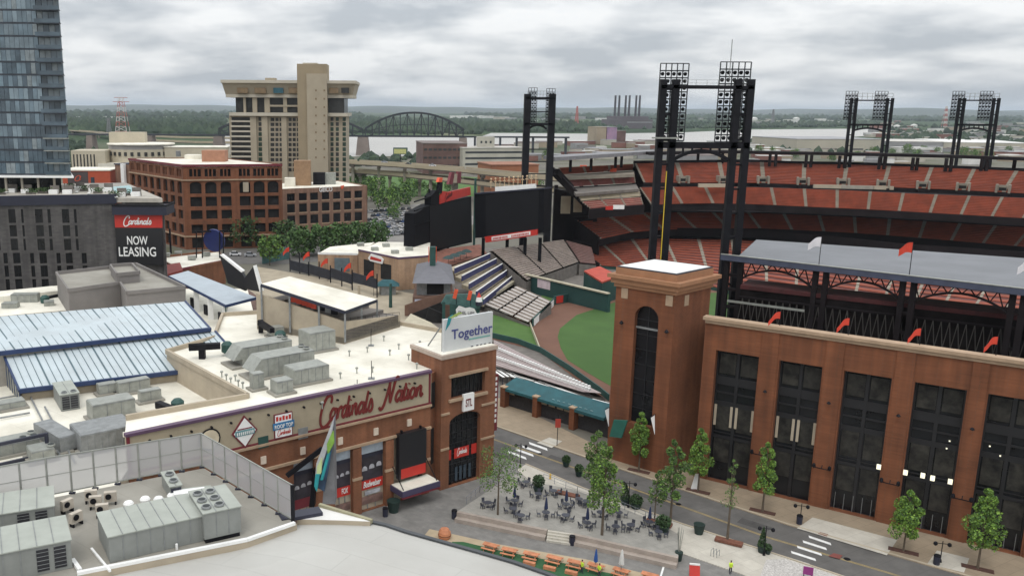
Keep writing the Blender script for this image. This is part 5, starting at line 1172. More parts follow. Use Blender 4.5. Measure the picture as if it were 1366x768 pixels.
# entrance canopy and statue base colours at the tower foot
WLf.quadpx(MB(), [(822, 577), (838, 579), (846, 556), (828, 555)], 2.2, .3, mat('green_awning', (.02, .12, .09), .8)).build('awning', None, tt)
# ---- long canopy roof over the near stands with arched trusses
zc = 31.0
kA, kB = P(962, 339, zc), P(1480, 398, zc); kd = Vector((kB.x-kA.x, kB.y-kA.y, 0)).normalized(); kn = Vector((-kd.y, kd.x, 0))
if kn.y < 0: kn = -kn
cn = thing('near_stand_canopy', 'long flat grey canopy roof on arched dark trusses behind the brick front', 'canopy', (kA.x, kA.y, 20))
GR = mat('canopy_blue_grey', (.165, .172, .185), .7, .1, .15)
k1, k2 = P(985, 341.5, zc), P(1480, 398, zc); k3, k4 = P(1480, 352, zc), P(1009, 319.5, zc)
MB().slab([k1, k2, k3, k4], .35, GR).build('roof', GR, cn)
MB().bar(kA+UP*-.5, kB+UP*-.5, .35, .9, mat('fascia_steel', (.06, .07, .11), .5)).build('fascia', None, cn); MB().bar(kA+UP*.05, kB+UP*.05, .5, .12, GALV).build('gutter', GALV, cn)
def onk(x, y, o=0.0):
    u, z = onwall(kA, kB, x, y); return u
cols = [965.5, 984, 1085, 1099, 1203, 1218, 1353, 1368]
us = [onk(x, 380) for x in cols]; bays = [(us[1], us[2]), (us[3], us[4]), (us[5], us[6])]
for u in us: q = Vector((kA.x, kA.y, 0))+kd*u+kn*.8; MB().box((q.x, q.y, 8), .8, .8, zc-9, math.atan2(kd.y, kd.x), STD).build('column', STD, cn)
for k in (0, 2, 4, 6):
    mb = MB()
    for z in (27.5, 25, 22, 19): mb.bar(Vector((kA.x, kA.y, z))+kd*us[k]+kn*.8, Vector((kA.x, kA.y, z))+kd*us[k+1]+kn*.8, .3, .45, STD)
    mb.build('column_bracing', STD, cn)
for a, b in bays+[(us[7], us[7]+14)]:
    mb = MB(); pr = None
    for k in range(15):
        u = a+(b-a)*k/14; f = (2*k/14-1)**2; q = Vector((kA.x, kA.y, zc-1.9-2.2*f))+kd*u+kn*.8; tp = Vector((kA.x, kA.y, zc-.9))+kd*u+kn*.8
        if pr: mb.bar(pr[0], q, .3, .3, STD); mb.bar(pr[1] if k % 2 else pr[0], q if k % 2 else tp, .16, .16, STD)
        pr = (q, tp)
    mb.bar(Vector((kA.x, kA.y, zc-1.0))+kd*a+kn*.8, Vector((kA.x, kA.y, zc-1.0))+kd*b+kn*.8, .35, .3, STD); mb.build('arched_truss', STD, cn)
# dark back of the near stands behind the parapet
nsb = thing('rear_grandstand', 'dark rear wall and lattice of the near grandstand below the canopy', 'grandstand', fA)
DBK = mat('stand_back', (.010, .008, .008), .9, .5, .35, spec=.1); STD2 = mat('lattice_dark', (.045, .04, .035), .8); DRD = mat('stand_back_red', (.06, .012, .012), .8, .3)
wA, wB = P(988, 382, 26), P(1480, 437, 26); wk = Wall(wA, wB)
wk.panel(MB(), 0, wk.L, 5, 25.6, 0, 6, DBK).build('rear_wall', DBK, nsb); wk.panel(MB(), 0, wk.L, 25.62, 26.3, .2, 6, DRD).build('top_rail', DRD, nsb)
mb = MB(); n = 46
for k in range(n):
    u = wk.L*k/n; v = wk.L*(k+1)/n; mb.bar(wk.pt(u, 20.0, .35), wk.pt((u+v)/2, 24.2, .35), .12, .12, STD2); mb.bar(wk.pt((u+v)/2, 24.2, .35), wk.pt(v, 20, .35), .12, .12, STD2)
mb.bar(wk.pt(0, 24.3, .35), wk.pt(wk.L, 24.3, .35), .2, .3, STD); mb.build('lattice', STD2, nsb)
a, b = P(970, 401, 24), P(1073, 414.5, 24); MB().bar(a, b, .15, .35, GALV).build('handrail', GALV, nsb)
wk2 = wk.pt(0, 0, 3.5); MB().prism([wk.pt(0, 0, .3), wk.pt(wk.L, 0, .3), wk.pt(wk.L, 0, 9), wk.pt(0, 0, 9)], 16, 16.6, DBK).build('ramp_floor', DBK, nsb)
# ---- flags along the parapet and roof edge
def wave_flag(mb, base, d, w_, h, m, droop=.5):
    n = 7; P0 = []
    for k in range(n+1):
        t = k/n; off = math.sin(t*5.5)*.12*w_; s = d*(w_*t)+d.cross(UP)*off-UP*(droop*t*t*w_)
        P0.append((base+s, base+s-UP*h*(1-.35*t)))
    for (a, b), (c, e_) in zip(P0, P0[1:]): mb.poly([a, b, e_, c], m)
    return mb
def flag(px, py, ztop_row, q, fm_, label, w_, h, group, drop=.6, dr=(-1, 0, 0)):
    z1 = HT(q, ztop_row); t_ = thing('flag_on_pole', label, 'flag', q, group); MB().tube(q, Vector((q.x, q.y, z1)), .06, .05, 8, DARK).build('pole', DARK, t_)
    f = MB(); wave_flag(f, Vector((q.x, q.y, z1-.15)), Vector(dr).normalized(), w_, h, fm_, drop); o = f.build('flag', fm_, t_); sm = o.modifiers.new('t', 'SOLIDIFY'); sm.thickness = .02
WFL = mat('white_flag', (.72, .70, .72), .8, .06); RFL = mat('red_flag', (.62, .06, .03), .8, .1)
for x, yb, yt, m, lab in ((1091, 357, 315, WFL, 'white flag on a pole at the canopy roof edge, leftmost there'), (1211.5, 372, 322, RFL, 'red flag on a tall pole at the canopy roof edge'), (1372, 385, 345, WFL, 'white flag on the canopy roof edge at the right border')):
    u = onk(x, yb); q = Vector((kA.x, kA.y, zc+.1))+kd*u+kn*.4; flag(x, yb, yt, q, m, lab, 2.1, 1.6, 'flags on the canopy edge', .5)
for i, (x, yt) in enumerate(((1038, 414.5), (1129.5, 423), (1225, 436.5), (1327, 447.5))):
    u = WFc.u(x, 447+.14*(x-1066)); q = WFc.pt(u, zTop+.45, -.6)
    flag(x, 0, yt, q, RFL, ['small red flag on the brick parapet, nearest the entrance tower', 'small red flag on the brick parapet above the second window bay', 'small red flag on the brick parapet above the third pier', 'small red flag on the brick parapet, rightmost'][i], 1.7, 1.0, 'red flags along the brick parapet', .8)
# banners hanging at the tower foot
for x, y, lab in ((877, 566, 'white banner hanging right of the arched tower window'), (816, 556, 'white banner hanging on the left corner of the brick tower')):
    W_ = WLf; u, z = W_.uz(x, y); t_ = thing('hanging_banner', lab, 'banner', W_.pt(u, z, .3)); MB().bar(W_.pt(u-.4, z+1.6, .05), W_.pt(u-.4, z+1.6, 1.6), .08, .08, DARK).build('bracket', DARK, t_)
    b_ = MB(); b_.poly([W_.pt(u-.4, z+1.5, .3), W_.pt(u-.4, z+1.4, 1.5), W_.pt(u+.5, z-1.0, 1.7), W_.pt(u+.1, z-1.0, .9)], WPAINT); o = b_.build('cloth', WPAINT, t_); sm = o.modifiers.new('t', 'SOLIDIFY'); sm.thickness = .03
# ---- street gate with the teal canopy
gA, gB = P(671, 541), P(808, 584.5); WG = Wall(gA, gB); t_ = thing('gate_house', 'low gate building with a teal canopy and brick piers along the far pavement', 'building', gA)
WG.panel(MB(), 0, WG.L, .1, 3.3, -.5, 3.6, mat('gate_mesh', (.03, .028, .03), .8, .3, 3)).build('gate_wall', None, t_)
can = MB(); can.hexa([WG.pt(.2, 3.4, .9), WG.pt(WG.L, 3.4, .9), WG.pt(WG.L, 4.1, -3.4), WG.pt(.2, 4.1, -3.4)], [WG.pt(.2, 3.9, .9), WG.pt(WG.L, 3.9, .9), WG.pt(WG.L, 5.0, -3.4), WG.pt(.2, 5.0, -3.4)], TEAL).build('canopy', TEAL, t_)
for f, w_ in ((.0, 1.1), (.335, 1.0), (.69, 1.0)): u = WG.L*f; WG.panel(MB(), u, u+w_, 0, 3.9, .95, 1.4, BRICK).build('brick_pier', BRICK, t_); WG.panel(MB(), u-.1, u+w_+.1, 3.92, 4.15, 1.05, 1.6, STONE).build('pier_cap', STONE, t_)
for f in (.04, .37, .45, .53, .60, .72): WG.panel(MB(), WG.L*f, WG.L*(f+.06), 2.5, 2.8, -.42, .06, CREAM).build('sign_strip', CREAM, t_)
q0, q1 = WG.uz(740, 540), WG.uz(795, 557)
letters('canopy_lettering', '- - - - - - - -', WG.pt(WG.L*.5, 4.15, .3), WG.t, Vector((-WG.n.x*.97, -WG.n.y*.97, .26)), .5, mat('pale_teal', (.25, .4, .42), .8), t_, width=WG.L*.38, th=.12)
# ================================================================ BALLPARK VILLAGE (left)
ZR = 18.5; ZL = 14.3
def plist(px, z): return [P(x, y, z) for x, y in px]
# lower white roofs
lo = thing('low_white_roof_building', 'sprawling low building with white membrane roofs full of mechanical units', 'building', P(150, 620))
MB().prism(plist([(-150, 410), (60, 385), (330, 385), (352, 470), (345, 545), (196, 585), (130, 690), (-150, 760)], ZL), 0, ZL, CREAM, WHITE).build('roof', None, lo)
# ---- restaurant building
TL, TR = P(168, 579.5, ZR), P(575, 494.5, ZR)
WC = Wall(TL, TR)
rb = thing('restaurant_building', 'brick and tan panel restaurant building with a large red script sign and a white roof', 'building', Vector((TR.x, TR.y, 0)))
CT1 = Vector((TR.x, TR.y, 0))
TANP = mat('tan_sign_panel', (.36, .305, .215), .8, .08, .5)
# roof masses
cxy = lambda x, y, z=ZR: P(x, y, z)
rp = [cxy(168, 555), cxy(331, 526), cxy(222, 467), cxy(285, 449), cxy(297, 418), cxy(420, 410), cxy(592, 440), cxy(586, 470)]
rp = [WC.pt(0, 0, -.5)]+rp+[WC.pt(WC.L, 0, -.5)]
MB().prism([(p.x, p.y) for p in rp], 0, ZR-.5, CREAM, WHITE).build('rear_block', None, rb)
pm = MB()
for a, b in zip(rp[1:7], rp[2:8]): pm.bar(Vector((a.x, a.y, ZR-.2)), Vector((b.x, b.y, ZR-.2)), .45, .75, CREAM)
pm.build('roof_parapet', CREAM, rb)
zb1 = WC.z(448, 571)         # foot of the tan panel
zb2 = WC.z(540, 556.5)       # top of the windows, stone course
def wu(x, y): return WC.u(x, y)
bays = [(385, 418), (446, 472), (483, 516), (527, 565)]
wm = MB(); holes = []
zwin = WC.z(500, 591)
for xa, xb in ((392, 420), (446.5, 470), (482, 513.5), (525, 560)): holes.append((wu(xa, 640), wu(xb, 625), .1, zwin))
uu = WC.L
WC.skin(wm, 0, zb1, holes, .7, BRICK2); wm.build('brick_wall', BRICK2, rb)
WC.panel(MB(), 0, WC.L, zb1+.35, ZR-.25, .1, .6, TANP).build('tan_panel', TANP, rb)
WC.panel(MB(), 0, WC.L, zb1+.02, zb1+.33, .35, .9, STONE).build('stone_course', STONE, rb); WC.panel(MB(), .3, WC.L, zb1+.37, zb1+.62, .16, .1, MAROON).build('maroon_line', MAROON, rb)
WC.panel(MB(), -.1, WC.L, ZR-.24, ZR+.12, .3, .8, PURP).build('roof_trim', PURP, rb); WC.panel(MB(), -.1, WC.L, ZR-.5, ZR+.05, -.55, .3, WHITE).build('roof_upstand', WHITE, rb)
WC.panel(MB(), 0, .35, zb1, ZR-.25, .18, .3, MAROON).build('corner_trim', MAROON, rb); WC.panel(MB(), WC.L-.45, WC.L-.15, zb1+.6, ZR-.25, .18, .3, MAROON).build('corner_trim', MAROON, rb)
WC.panel(MB(), 0, WC.L, zwin+.15, zwin+.5, .3, .35, STONE).build('stone_course', STONE, rb)
for x in (424, 475, 518, 566): u = wu(x, 640); WC.panel(MB(), u-.6, u+.75, 0, zwin, .28, .3, BRICK2).build('brick_pier', BRICK2, rb); WC.panel(MB(), u-.7, u+.85, zwin-4.6, zwin-4.2, .36, .3, STONE).build('pier_band', STONE, rb)
# small square lights
for x, y in ((403.5, 600.5), (453.5, 587.5), (501, 575), (545.5, 563)): u, z = WC.uz(x, y); WC.panel(MB(), u-.36, u+.36, z-.5, z+.5, .2, .2, mat('square_plaque', (.62, .52, .42), .6)).build('square_plaque', None, rb)
u, z = WC.uz(351, 613); WC.panel(MB(), u-.36, u+.36, z-.5, z+.5, .2, .2, MATS['square_plaque']).build('square_plaque', None, rb)
# vents on the panel
for x, y in ((350.5, 589), (403.5, 577)): u, z = WC.uz(x, y); WC.panel(MB(), u-.7, u+.7, z-.75, z+.75, .2, .1, GALVD if x > 400 else DGREEN).build('louvre', None, rb)
for k in range(16): WC.panel(MB(), WC.L*(.06+.058*k)-.1, WC.L*(.06+.058*k)+.1, ZR-1.3, ZR-1.1, .5, .4, DARK).build('sign_lamp', DARK, rb)
# the script sign
u0, z0 = WC.uz(424, 563.5); u1, z1 = WC.uz(496.5, 545.5); u2 = WC.u(500, 550); u3 = WC.u(562.5, 530)
SR = mat('script_red', (.15, .014, .012), .6, .06)
sg = thing('script_sign', 'large dark red script lettering reading Cardinals Nation on the tan panel', 'sign', WC.pt(u0, z0, .1))
xh = 1.5
script_text('lettering', 'Cardinals', WC.pt(u0, z0+.05, .12), WC.t, UP, xh, SR, sg, (u1-u0)*1.0, wd=.30, th=.12)
script_text('lettering', 'Nation', WC.pt(u1+1.3, z0+.55, .12), WC.t, UP, xh, SR, sg, (u3-u1-1.3), wd=.30, th=.12)
# diamond badge, banner badge, round badge
bd = thing('diamond_sign', 'white diamond shaped sign with a maroon edge and teal band on the tan panel', 'sign', WC.pt(*WC.uz(325.5, 575), .12))
c = WC.uz(325.5, 575); hw, hh = 1.72, 2.15
def diamond(s, o, m, name): MB().poly([WC.pt(c[0]-hw*s, c[1], o), WC.pt(c[0], c[1]-hh*s, o), WC.pt(c[0]+hw*s, c[1], o), WC.pt(c[0], c[1]+hh*s, o)], m).build(name, m, bd)
mb = MB(); f = [WC.pt(c[0]-hw, c[1]), WC.pt(c[0], c[1]-hh), WC.pt(c[0]+hw, c[1]), WC.pt(c[0], c[1]+hh)]
f2 = [p+WC.n*.25 for p in f]; mb.poly(f2, MAROON)
for k in range(4): mb.poly([f[k], f[(k+1) % 4], f2[(k+1) % 4], f2[k]], MAROON)
mb.build('edge', MAROON, bd); diamond(.86, .27, WPAINT, 'face')
WC.panel(MB(), c[0]-1.3, c[0]+1.3, c[1]-.42, c[1]+.3, .31, .04, mat('badge_teal', (.12, .26, .28), .6)).build('band', None, bd)
WC.panel(MB(), c[0]-1.0, c[0]+1.0, c[1]+.38, c[1]+.52, .31, .04, MAROON).build('stripe', MAROON, bd)
letters('lettering', 'IIIIIIIII', WC.pt(c[0]-1.1, c[1]-.27, .33), WC.t, UP, .38, WPAINT, bd, width=2.2)
c = WC.uz(377, 566); bg = thing('rooftop_sign', 'white and red rectangular sign with a blue ribbon reading ROOF TOP', 'sign', WC.pt(c[0], c[1]-2, .12))
WC.panel(MB(), c[0]-1.3, c[0]+1.3, c[1]-1.62, c[1]+1.62, .25, .2, MAROON).build('edge', MAROON, bg); WC.panel(MB(), c[0]-1.18, c[0]+1.18, c[1]-1.5, c[1]+1.5, .28, .1, WPAINT).build('face', WPAINT, bg)
WC.panel(MB(), c[0]-1.5, c[0]+1.5, c[1]-.42, c[1]+.48, .34, .1, mat('ribbon_blue', (.03, .16, .34), .6)).build('ribbon', None, bg)
letters('lettering', 'ROOF TOP', WC.pt(c[0]-1.3, c[1]-.24, .36), WC.t, UP, .5, WPAINT, bg, width=2.6)
for k in range(5): WC.panel(MB(), c[0]-1.05+k*.45, c[0]-1.05+k*.45+.32, c[1]+.7, c[1]+1.3-.12*(k % 2), .3, .06, RED).build('lettering', RED, bg)
script_text('lettering', 'Cardinals', WC.pt(c[0]-.95, c[1]-1.15, .29), WC.t, UP, .3, RED, bg, 1.9, th=.03)
c = WC.uz(279, 585); bgr = thing('round_sign', 'round cream sign with a dark rim at the left of the tan panel', 'sign', WC.pt(c[0], c[1]-2, .12))
mb = MB(); pr = [WC.pt(c[0]+1.4*math.cos(a_*.3927), c[1]+1.4*math.sin(a_*.3927), .2) for a_ in range(16)]; mb.poly(pr, DARK); mb.build('rim', DARK, bgr)
mb = MB(); mb.poly([WC.pt(c[0]+1.2*math.cos(a_*.3927), c[1]+1.2*math.sin(a_*.3927), .24) for a_ in range(16)], mat('sign_cream', (.6, .52, .38), .7)); mb.build('face', None, bgr)
# window posters and shop fronts
PST = mat('poster_dark', (.035, .03, .04), .5, .4, .5); POG = mat('poster_grey', (.42, .42, .45), .6, .25, 1.2); PSB = mat('poster_sky', (.38, .44, .5), .6, .2, .6); PBR = mat('poster_brown', (.2, .12, .1), .6, .4, 1)
def pxpanel(W_, name, px, out, m, par, th=.06): return W_.quadpx(MB(), px, out, th, m).build(name, m, par)
for i, h in enumerate(holes[:3]):
    a, b, z0, z1 = h; wn = WC.panel(MB(), a, b, z0, z1, -.55, .1, GLASS).build('window', GLASS, rb); w_ = b-a; H_ = z1-z0
    po = WC.panel(MB(), a+.1, b-.1, z0+H_*.44, z1-.1, -.42, .06, PST).build('poster', PST, wn)
    WC.panel(MB(), a+.12, b-.12, z0+H_*.86, z1-.12, -.38, .03, PSB).build('poster_sky_strip', PSB, wn)
    WC.panel(MB(), a+.1, b-.1, z0+H_*.80, z0+H_*.85, -.385, .03, NAVY).build('poster_edge', NAVY, wn)
    for k in range(3):
        uc = a+w_*(.2+.3*k); r = w_*.11; zc_ = z0+H_*(.60+.012*k)
        m2 = MB(); m2.poly([WC.pt(uc-r, zc_, -.37), WC.pt(uc+r, zc_, -.37)]+[WC.pt(uc+r*math.cos(t_), zc_+r*.5+r*1.1*math.sin(t_), -.37) for t_ in (0, .5, 1, 1.57, 2.1, 2.7, 3.14)], POG); m2.build('poster_arch', POG, wn)
    m_ = [MAROON, RED, RED][i]; WC.panel(MB(), a+.15, b-.15, z0+H_*.31, z0+H_*.45, -.33, .05, m_).build('red_banner', m_, wn)
    if i == 2: letters('banner_lettering', 'Budweiser', WC.pt(a+.5, z0+H_*.345, -.3), WC.t, UP, .9, WPAINT, wn, width=w_-1.0, shear=.3); WC.panel(MB(), a+w_*.2, b-w_*.15, z0+H_*.22, z0+H_*.28, -.33, .05, POG).build('small_sign', POG, wn)
    if i == 1: letters('banner_lettering', 'FOX', WC.pt(a+w_*.45, z0+H_*.35, -.3), WC.t, UP, .8, WPAINT, wn, width=w_*.35)
    WC.panel(MB(), a+.15, b-.15, z0+H_*.08, z0+H_*.2, -.36, .05, PBR).build('shop_display', PBR, wn)
    fm = MB()
    for t in (.33, .66): WC.panel(fm, a+w_*t-.06, a+w_*t+.06, z0, z0+H_*.31, -.4, .08, GALVD)
    fm.build('frame', GALVD, wn)
# hanging black screen and the entrance awning
a, b, z0, z1 = holes[3]; WC.panel(MB(), a, b, z0, z1, -.6, .1, VOID).build('entrance', VOID, rb)
hs = thing('hanging_screen', 'tall black display screen with a red strip above the restaurant awning', 'screen', WC.pt((a+b)/2, z1-8, .5))
u0, zt0 = WC.uz(528, 583); u1_ = WC.u(564, 575); zb0 = WC.z(545, 632)
WC.panel(MB(), u0, u1_, zb0, zt0+.6, .9, .8, BLACK).build('screen', BLACK, hs); WC.panel(MB(), u0+.3, u1_-.1, zb0+.05, zb0+1.5, .93, .05, RED).build('red_strip', RED, hs)
for t in (.15, .85): WC.panel(MB(), u0+(u1_-u0)*t-.1, u0+(u1_-u0)*t+.1, zt0, zt0+1.0, .6, .4, DARK).build('bracket', DARK, hs)
aw = thing('entrance_awning', 'white topped purple edged awning over the restaurant entrance', 'awning', WC.pt((a+b)/2, 4.4, 1.6))
za = zb0-.6; u2_, u3_ = WC.u(519, 642), WC.u(569, 624)
MB().prism([WC.pt(u2_, 0, 3.3), WC.pt(u3_, 0, 3.3), WC.pt(u3_, 0, .3), WC.pt(u2_, 0, .3)], za-.9, za-.1, mat('awning_purple', (.06, .05, .10), .6)).build('fascia', None, aw)
MB().prism([WC.pt(u2_+.15, 0, 3.15), WC.pt(u3_-.15, 0, 3.15), WC.pt(u3_-.15, 0, .35), WC.pt(u2_+.15, 0, .35)], za-.08, za, WHITE).build('top', WHITE, aw)
WC.panel(MB(), u2_, u3_, za-1.15, za-.95, 3.35, .3, MAROON).build('trim', MAROON, aw)
for t in (.06, .94): MB().bar(WC.pt(u2_+(u3_-u2_)*t, za+.02, 3), WC.pt(u2_+(u3_-u2_)*t, za+2.6, .3), .1, .1, DARK).build('tie_rod', DARK, aw)
for x, y in ((505, 0), (572, 0)): pass
# dark recess wall between the panel and the tower
u, z = WC.uz(577, 510)
# ---- brick corner tower with arched window
TA = WC.pt(WC.u(584.5, 590), 0, .6); TB = WC.pt(WC.u(656.5, 545), 0, .6)
WT2 = Wall(TA, TB); zt = WT2.z(620, 474)
tw2 = thing('brick_corner_tower', 'red brick corner tower with an arched glass front and a flat billboard on top', 'building', TA)
aa, ab = WT2.u(599, 600), WT2.u(640, 590); ztp = WT2.z(622, 549); wa, wb = WT2.u(602, 515), WT2.u(647, 502); wz0, wz1 = WT2.z(602, 532), WT2.z(602, 503.5)
holes2 = [(aa, ab, .1, ztp), (wa, wb, wz0, wz1)]
wm = MB(); WT2.skin(wm, 0, zt, holes2, .8, BRICK2); r = (ab-aa)/2; rise = r*.42
for j in range(10):
    t0, t1 = math.pi*j/10, math.pi*(j+1)/10; p0 = (aa+r-r*math.cos(t0), ztp-rise+rise*math.sin(t0)); p1 = (aa+r-r*math.cos(t1), ztp-rise+rise*math.sin(t1))
    wm.poly([WT2.pt(p0[0], p0[1], 0), WT2.pt(p1[0], p1[1], 0), WT2.pt(p1[0], ztp, 0), WT2.pt(p0[0], ztp, 0)], BRICK2)
dT = 7.5; rt_ = Wall(TB, WT2.pt(WT2.L, 0, -dT)); lf = Wall(WT2.pt(0, 0, -dT), TA); bkk = Wall(WT2.pt(WT2.L, 0, -dT), WT2.pt(0, 0, -dT))
for w2 in (rt_, lf, bkk): w2.skin(wm, 0, zt, [], 0, BRICK2)
wm.build('brick_wall', BRICK2, tw2)
MB().prism([WT2.pt(-.15, 0, .15), WT2.pt(WT2.L+.15, 0, .15), WT2.pt(WT2.L+.15, 0, -dT-.15), WT2.pt(-.15, 0, -dT-.15)], zt+.02, zt+.6, mat('pale_coping', (.42, .34, .28), .8, .1)).build('coping', None, tw2)
MB().prism([WT2.pt(0.2, 0, -.2), WT2.pt(WT2.L-.2, 0, -.2), WT2.pt(WT2.L-.2, 0, -dT+.2), WT2.pt(.2, 0, -dT+.2)], zt+.62, zt+.68, WHITE).build('roof', WHITE, tw2)
g1 = WT2.panel(MB(), aa, ab, .1, ztp, -.7, .1, GLASS).build('arched_window', GLASS, tw2); fm = MB(); w_ = ab-aa
for k in range(1, 6): WT2.panel(fm, aa+w_*k/6-.05, aa+w_*k/6+.05, .1, ztp-.1, -.6, .08, FRD)
for k in range(1, 7): WT2.panel(fm, aa, ab, .1+ztp*k/7-.06, .1+ztp*k/7+.06, -.59, .08, FRD)
fm.build('frame', FRD, g1)
zr0, zr1 = WT2.z(620, 610), WT2.z(620, 597)
for f0, f1 in ((.02, .14), (.24, .72), (.8, .97)): WT2.panel(MB(), aa+w_*f0, aa+w_*f1, zr0, zr1, -.52, .06, RED).build('red_banner', RED, g1)
script_text('banner_script', 'Cardinals', WT2.pt(aa+w_*.32, (zr0+zr1)/2-.2, -.5), WT2.t, UP, .42, WPAINT, g1, w_*.32, th=.03)
for f0 in (.28, .42, .56, .72): WT2.panel(MB(), aa+w_*f0, aa+w_*(f0+.08), zr0-3.6, zr0-1.4, -.55, .05, GLASSB).build('figure_poster', GLASSB, g1)
g2_ = WT2.panel(MB(), wa, wb, wz0, wz1, -.6, .1, GLASS).build('square_window', GLASS, tw2); fm = MB()
for k in range(1, 8): WT2.panel(fm, wa+(wb-wa)*k/8-.04, wa+(wb-wa)*k/8+.04, wz0, wz1, -.5, .06, FRD)
fm.build('frame', FRD, g2_)
for z, o in ((wz1+.02, .3), (wz0-.42, .35)): WT2.panel(MB(), wa-.5, wb+.4, z, z+.4, o, .4, STONE).build('window_stone', STONE, tw2)
u, z = WT2.uz(623, 535); WT2.panel(MB(), u-1.0, u+1.0, z-1.3, z+1.3, .45, .4, WPAINT).build('emblem_plate', WPAINT, tw2); letters('emblem', 'STL', WT2.pt(u-.62, z-.6, .47), WT2.t, UP, 1.2, SR, tw2, width=1.2)
for z in (6.2, 11.6):
    WT2.panel(MB(), -.05, aa-.1, z, z+.3, .2, .2, STONE).build('stone_band', STONE, tw2); WT2.panel(MB(), ab+.1, WT2.L, z, z+.3, .2, .2, STONE).build('stone_band', STONE, tw2)
# narrow link wall with dark windows between panel and tower
lk = WC.pt(WC.L, 0, -.2); lkw = Wall(lk, TA-WT2.n*1.5); mb = MB()
if lkw.L > .2: lkw.panel(mb, 0, lkw.L, 0, ZR-.6, 0, 4, BRICK2); mb.build('link_wall', BRICK2, rb); lkw.panel(MB(), lkw.L*.1, lkw.L*.9, 12.6, ZR-2.0, .06, .2, VOID).build('window', VOID, rb); lkw.panel(MB(), lkw.L*.3, lkw.L*.8, 4, 9.5, .06, .2, VOID).build('window', VOID, rb)
# blade sign on the street side
bs = thing('blade_sign', 'tall narrow maroon blade sign with pale letters on the street side of the corner tower', 'sign', WT2.pt(WT2.L, 6.5, .1))
q = WT2.pt(WT2.L+.15, 0, -.6); z0, z1 = HT(q, 575), HT(q, 500); MB().prism([q+WT2.t*0, q+WT2.t*.95, q+WT2.t*.95-WT2.n*.3, q-WT2.n*.3], z0, z1, MAROON).build('blade', MAROON, bs)
for k in range(9): zz = z1-.9-(z1-z0-1.4)*k/9; MB().prism([q+WT2.t*.25+WT2.n*.04, q+WT2.t*.7+WT2.n*.04, q+WT2.t*.7, q+WT2.t*.25], zz, zz+.5, WPAINT).build('blade_letter', WPAINT, bs)
# billboard on the tower
bl = thing('rooftop_billboard', 'white billboard reading Together on the corner tower roof', 'billboard', WT2.pt(2, zt+.7, -2.2))
W3 = Wall(WT2.pt(.3, 0, -1.2), WT2.pt(WT2.L, 0, -1.2))
a, b = W3.u(592, 450), W3.u(657, 440); z0, z1 = W3.z(592, 475), W3.z(625, 421)
W3.panel(MB(), a, b, z0, z1, 0, .4, mat('billboard_white', (.56, .58, .58), .6, .05, .3)).build('panel', None, bl)
letters('lettering', 'Together', W3.pt(a+(b-a)*.15, z0+(z1-z0)*.43, .03), W3.t, UP, (z1-z0)*.27, mat('billboard_purple', (.06, .07, .22), .6), bl, width=(b-a)*.84)
W3.panel(MB(), a+(b-a)*.5, a+(b-a)*.95, z0+(z1-z0)*.32, z0+(z1-z0)*.36, .05, .03, mat('billboard_green', (.15, .35, .32), .6)).build('tagline', None, bl)
W3.quadpx(MB(), [(594, 441), (598, 423), (604, 419), (600, 432)], .05, .04, mat('swoosh_teal', (.02, .25, .28), .6)).build('swoosh', None, bl); W3.quadpx(MB(), [(598, 424), (612, 416), (617, 417), (604, 424)], .06, .04, mat('swoosh_lime', (.35, .45, .12), .6)).build('swoosh', None, bl)
for k, f in enumerate((.55, .66, .74, .82, .92)): W3.panel(MB(), a+(b-a)*f, a+(b-a)*(f+.045), z0+.3, z0+.75, .05, .03, NAVY).build('small_logo', NAVY, bl)
for f in (.02, .35, .68, .96): MB().bar(W3.pt(a+(b-a)*f, z0-.9, -.6), W3.pt(a+(b-a)*f, z1, -.6), .2, .2, GALVD).build('post', GALVD, bl); MB().bar(W3.pt(a+(b-a)*f, z1-.8, -.6), W3.pt(a+(b-a)*f, zt+.7, -4), .15, .15, GALVD).build('stay', GALVD, bl)

# ---- angled monument sign in front of the facade
ms = thing('pylon_sign', 'tall leaning pylon sign with a silver edge, green graphics and a grey side', 'sign', P(428, 700, 12))
Wm = Wall(P(421, 716), P(440, 722)); ds = 0
def msq(px, dpt, m, name, th=.5):
    f = [D(x, y, dpt) for x, y in px]; mb = MB(); bk_ = [p+Vector((.1, th, 0)) for p in f]; mb.poly(f, m); mb.poly(bk_[::-1], m)
    for k in range(len(f)): j = (k+1) % len(f); mb.poly([f[k], bk_[k], bk_[j], f[j]], m)
    mb.build(name, m, ms)
md = P(440, 722).y-1.0
msq([(445, 558), (447, 672), (430, 672), (434, 620)], md, mat('pylon_grey', (.12, .12, .14), .7, .1), 'side', 2.0)
msq([(445.5, 556), (442, 600), (432, 655), (420, 648), (428, 610)], md-.4, mat('pylon_blue', (.05, .09, .16), .5, .4, .5), 'graphic_face', .3)
msq([(445.5, 556), (441, 585), (427, 626), (420, 640), (422, 618)], md-.8, mat('pylon_silver', (.5, .52, .54), .4), 'silver_edge', .3)
msq([(444, 574), (445, 590), (437, 606), (436, 592)], md-.9, mat('pylon_green', (.25, .45, .08), .6, .3), 'graphic_green', .1)
msq([(429, 610), (428, 630), (422, 641), (423, 622)], md-1.0, mat('pylon_lime', (.6, .7, .35), .6), 'graphic_lime', .1)
msq([(421, 632), (426, 632), (422, 655), (419, 648)], md-1.1, mat('pylon_teal', (.03, .33, .36), .6), 'graphic_teal', .1)
msq([(436, 606), (440, 603), (430, 640), (427, 640)], md-1.05, MATS['pylon_teal'], 'graphic_teal', .1)
msq([(418, 625), (421, 640), (419, 676), (412, 676)], md+.2, DARK, 'black_base', 1.0)
MB().bar(D(383, 634, md), D(430, 598, md), .45, .6, DARK).build('stay_beam', DARK, ms)

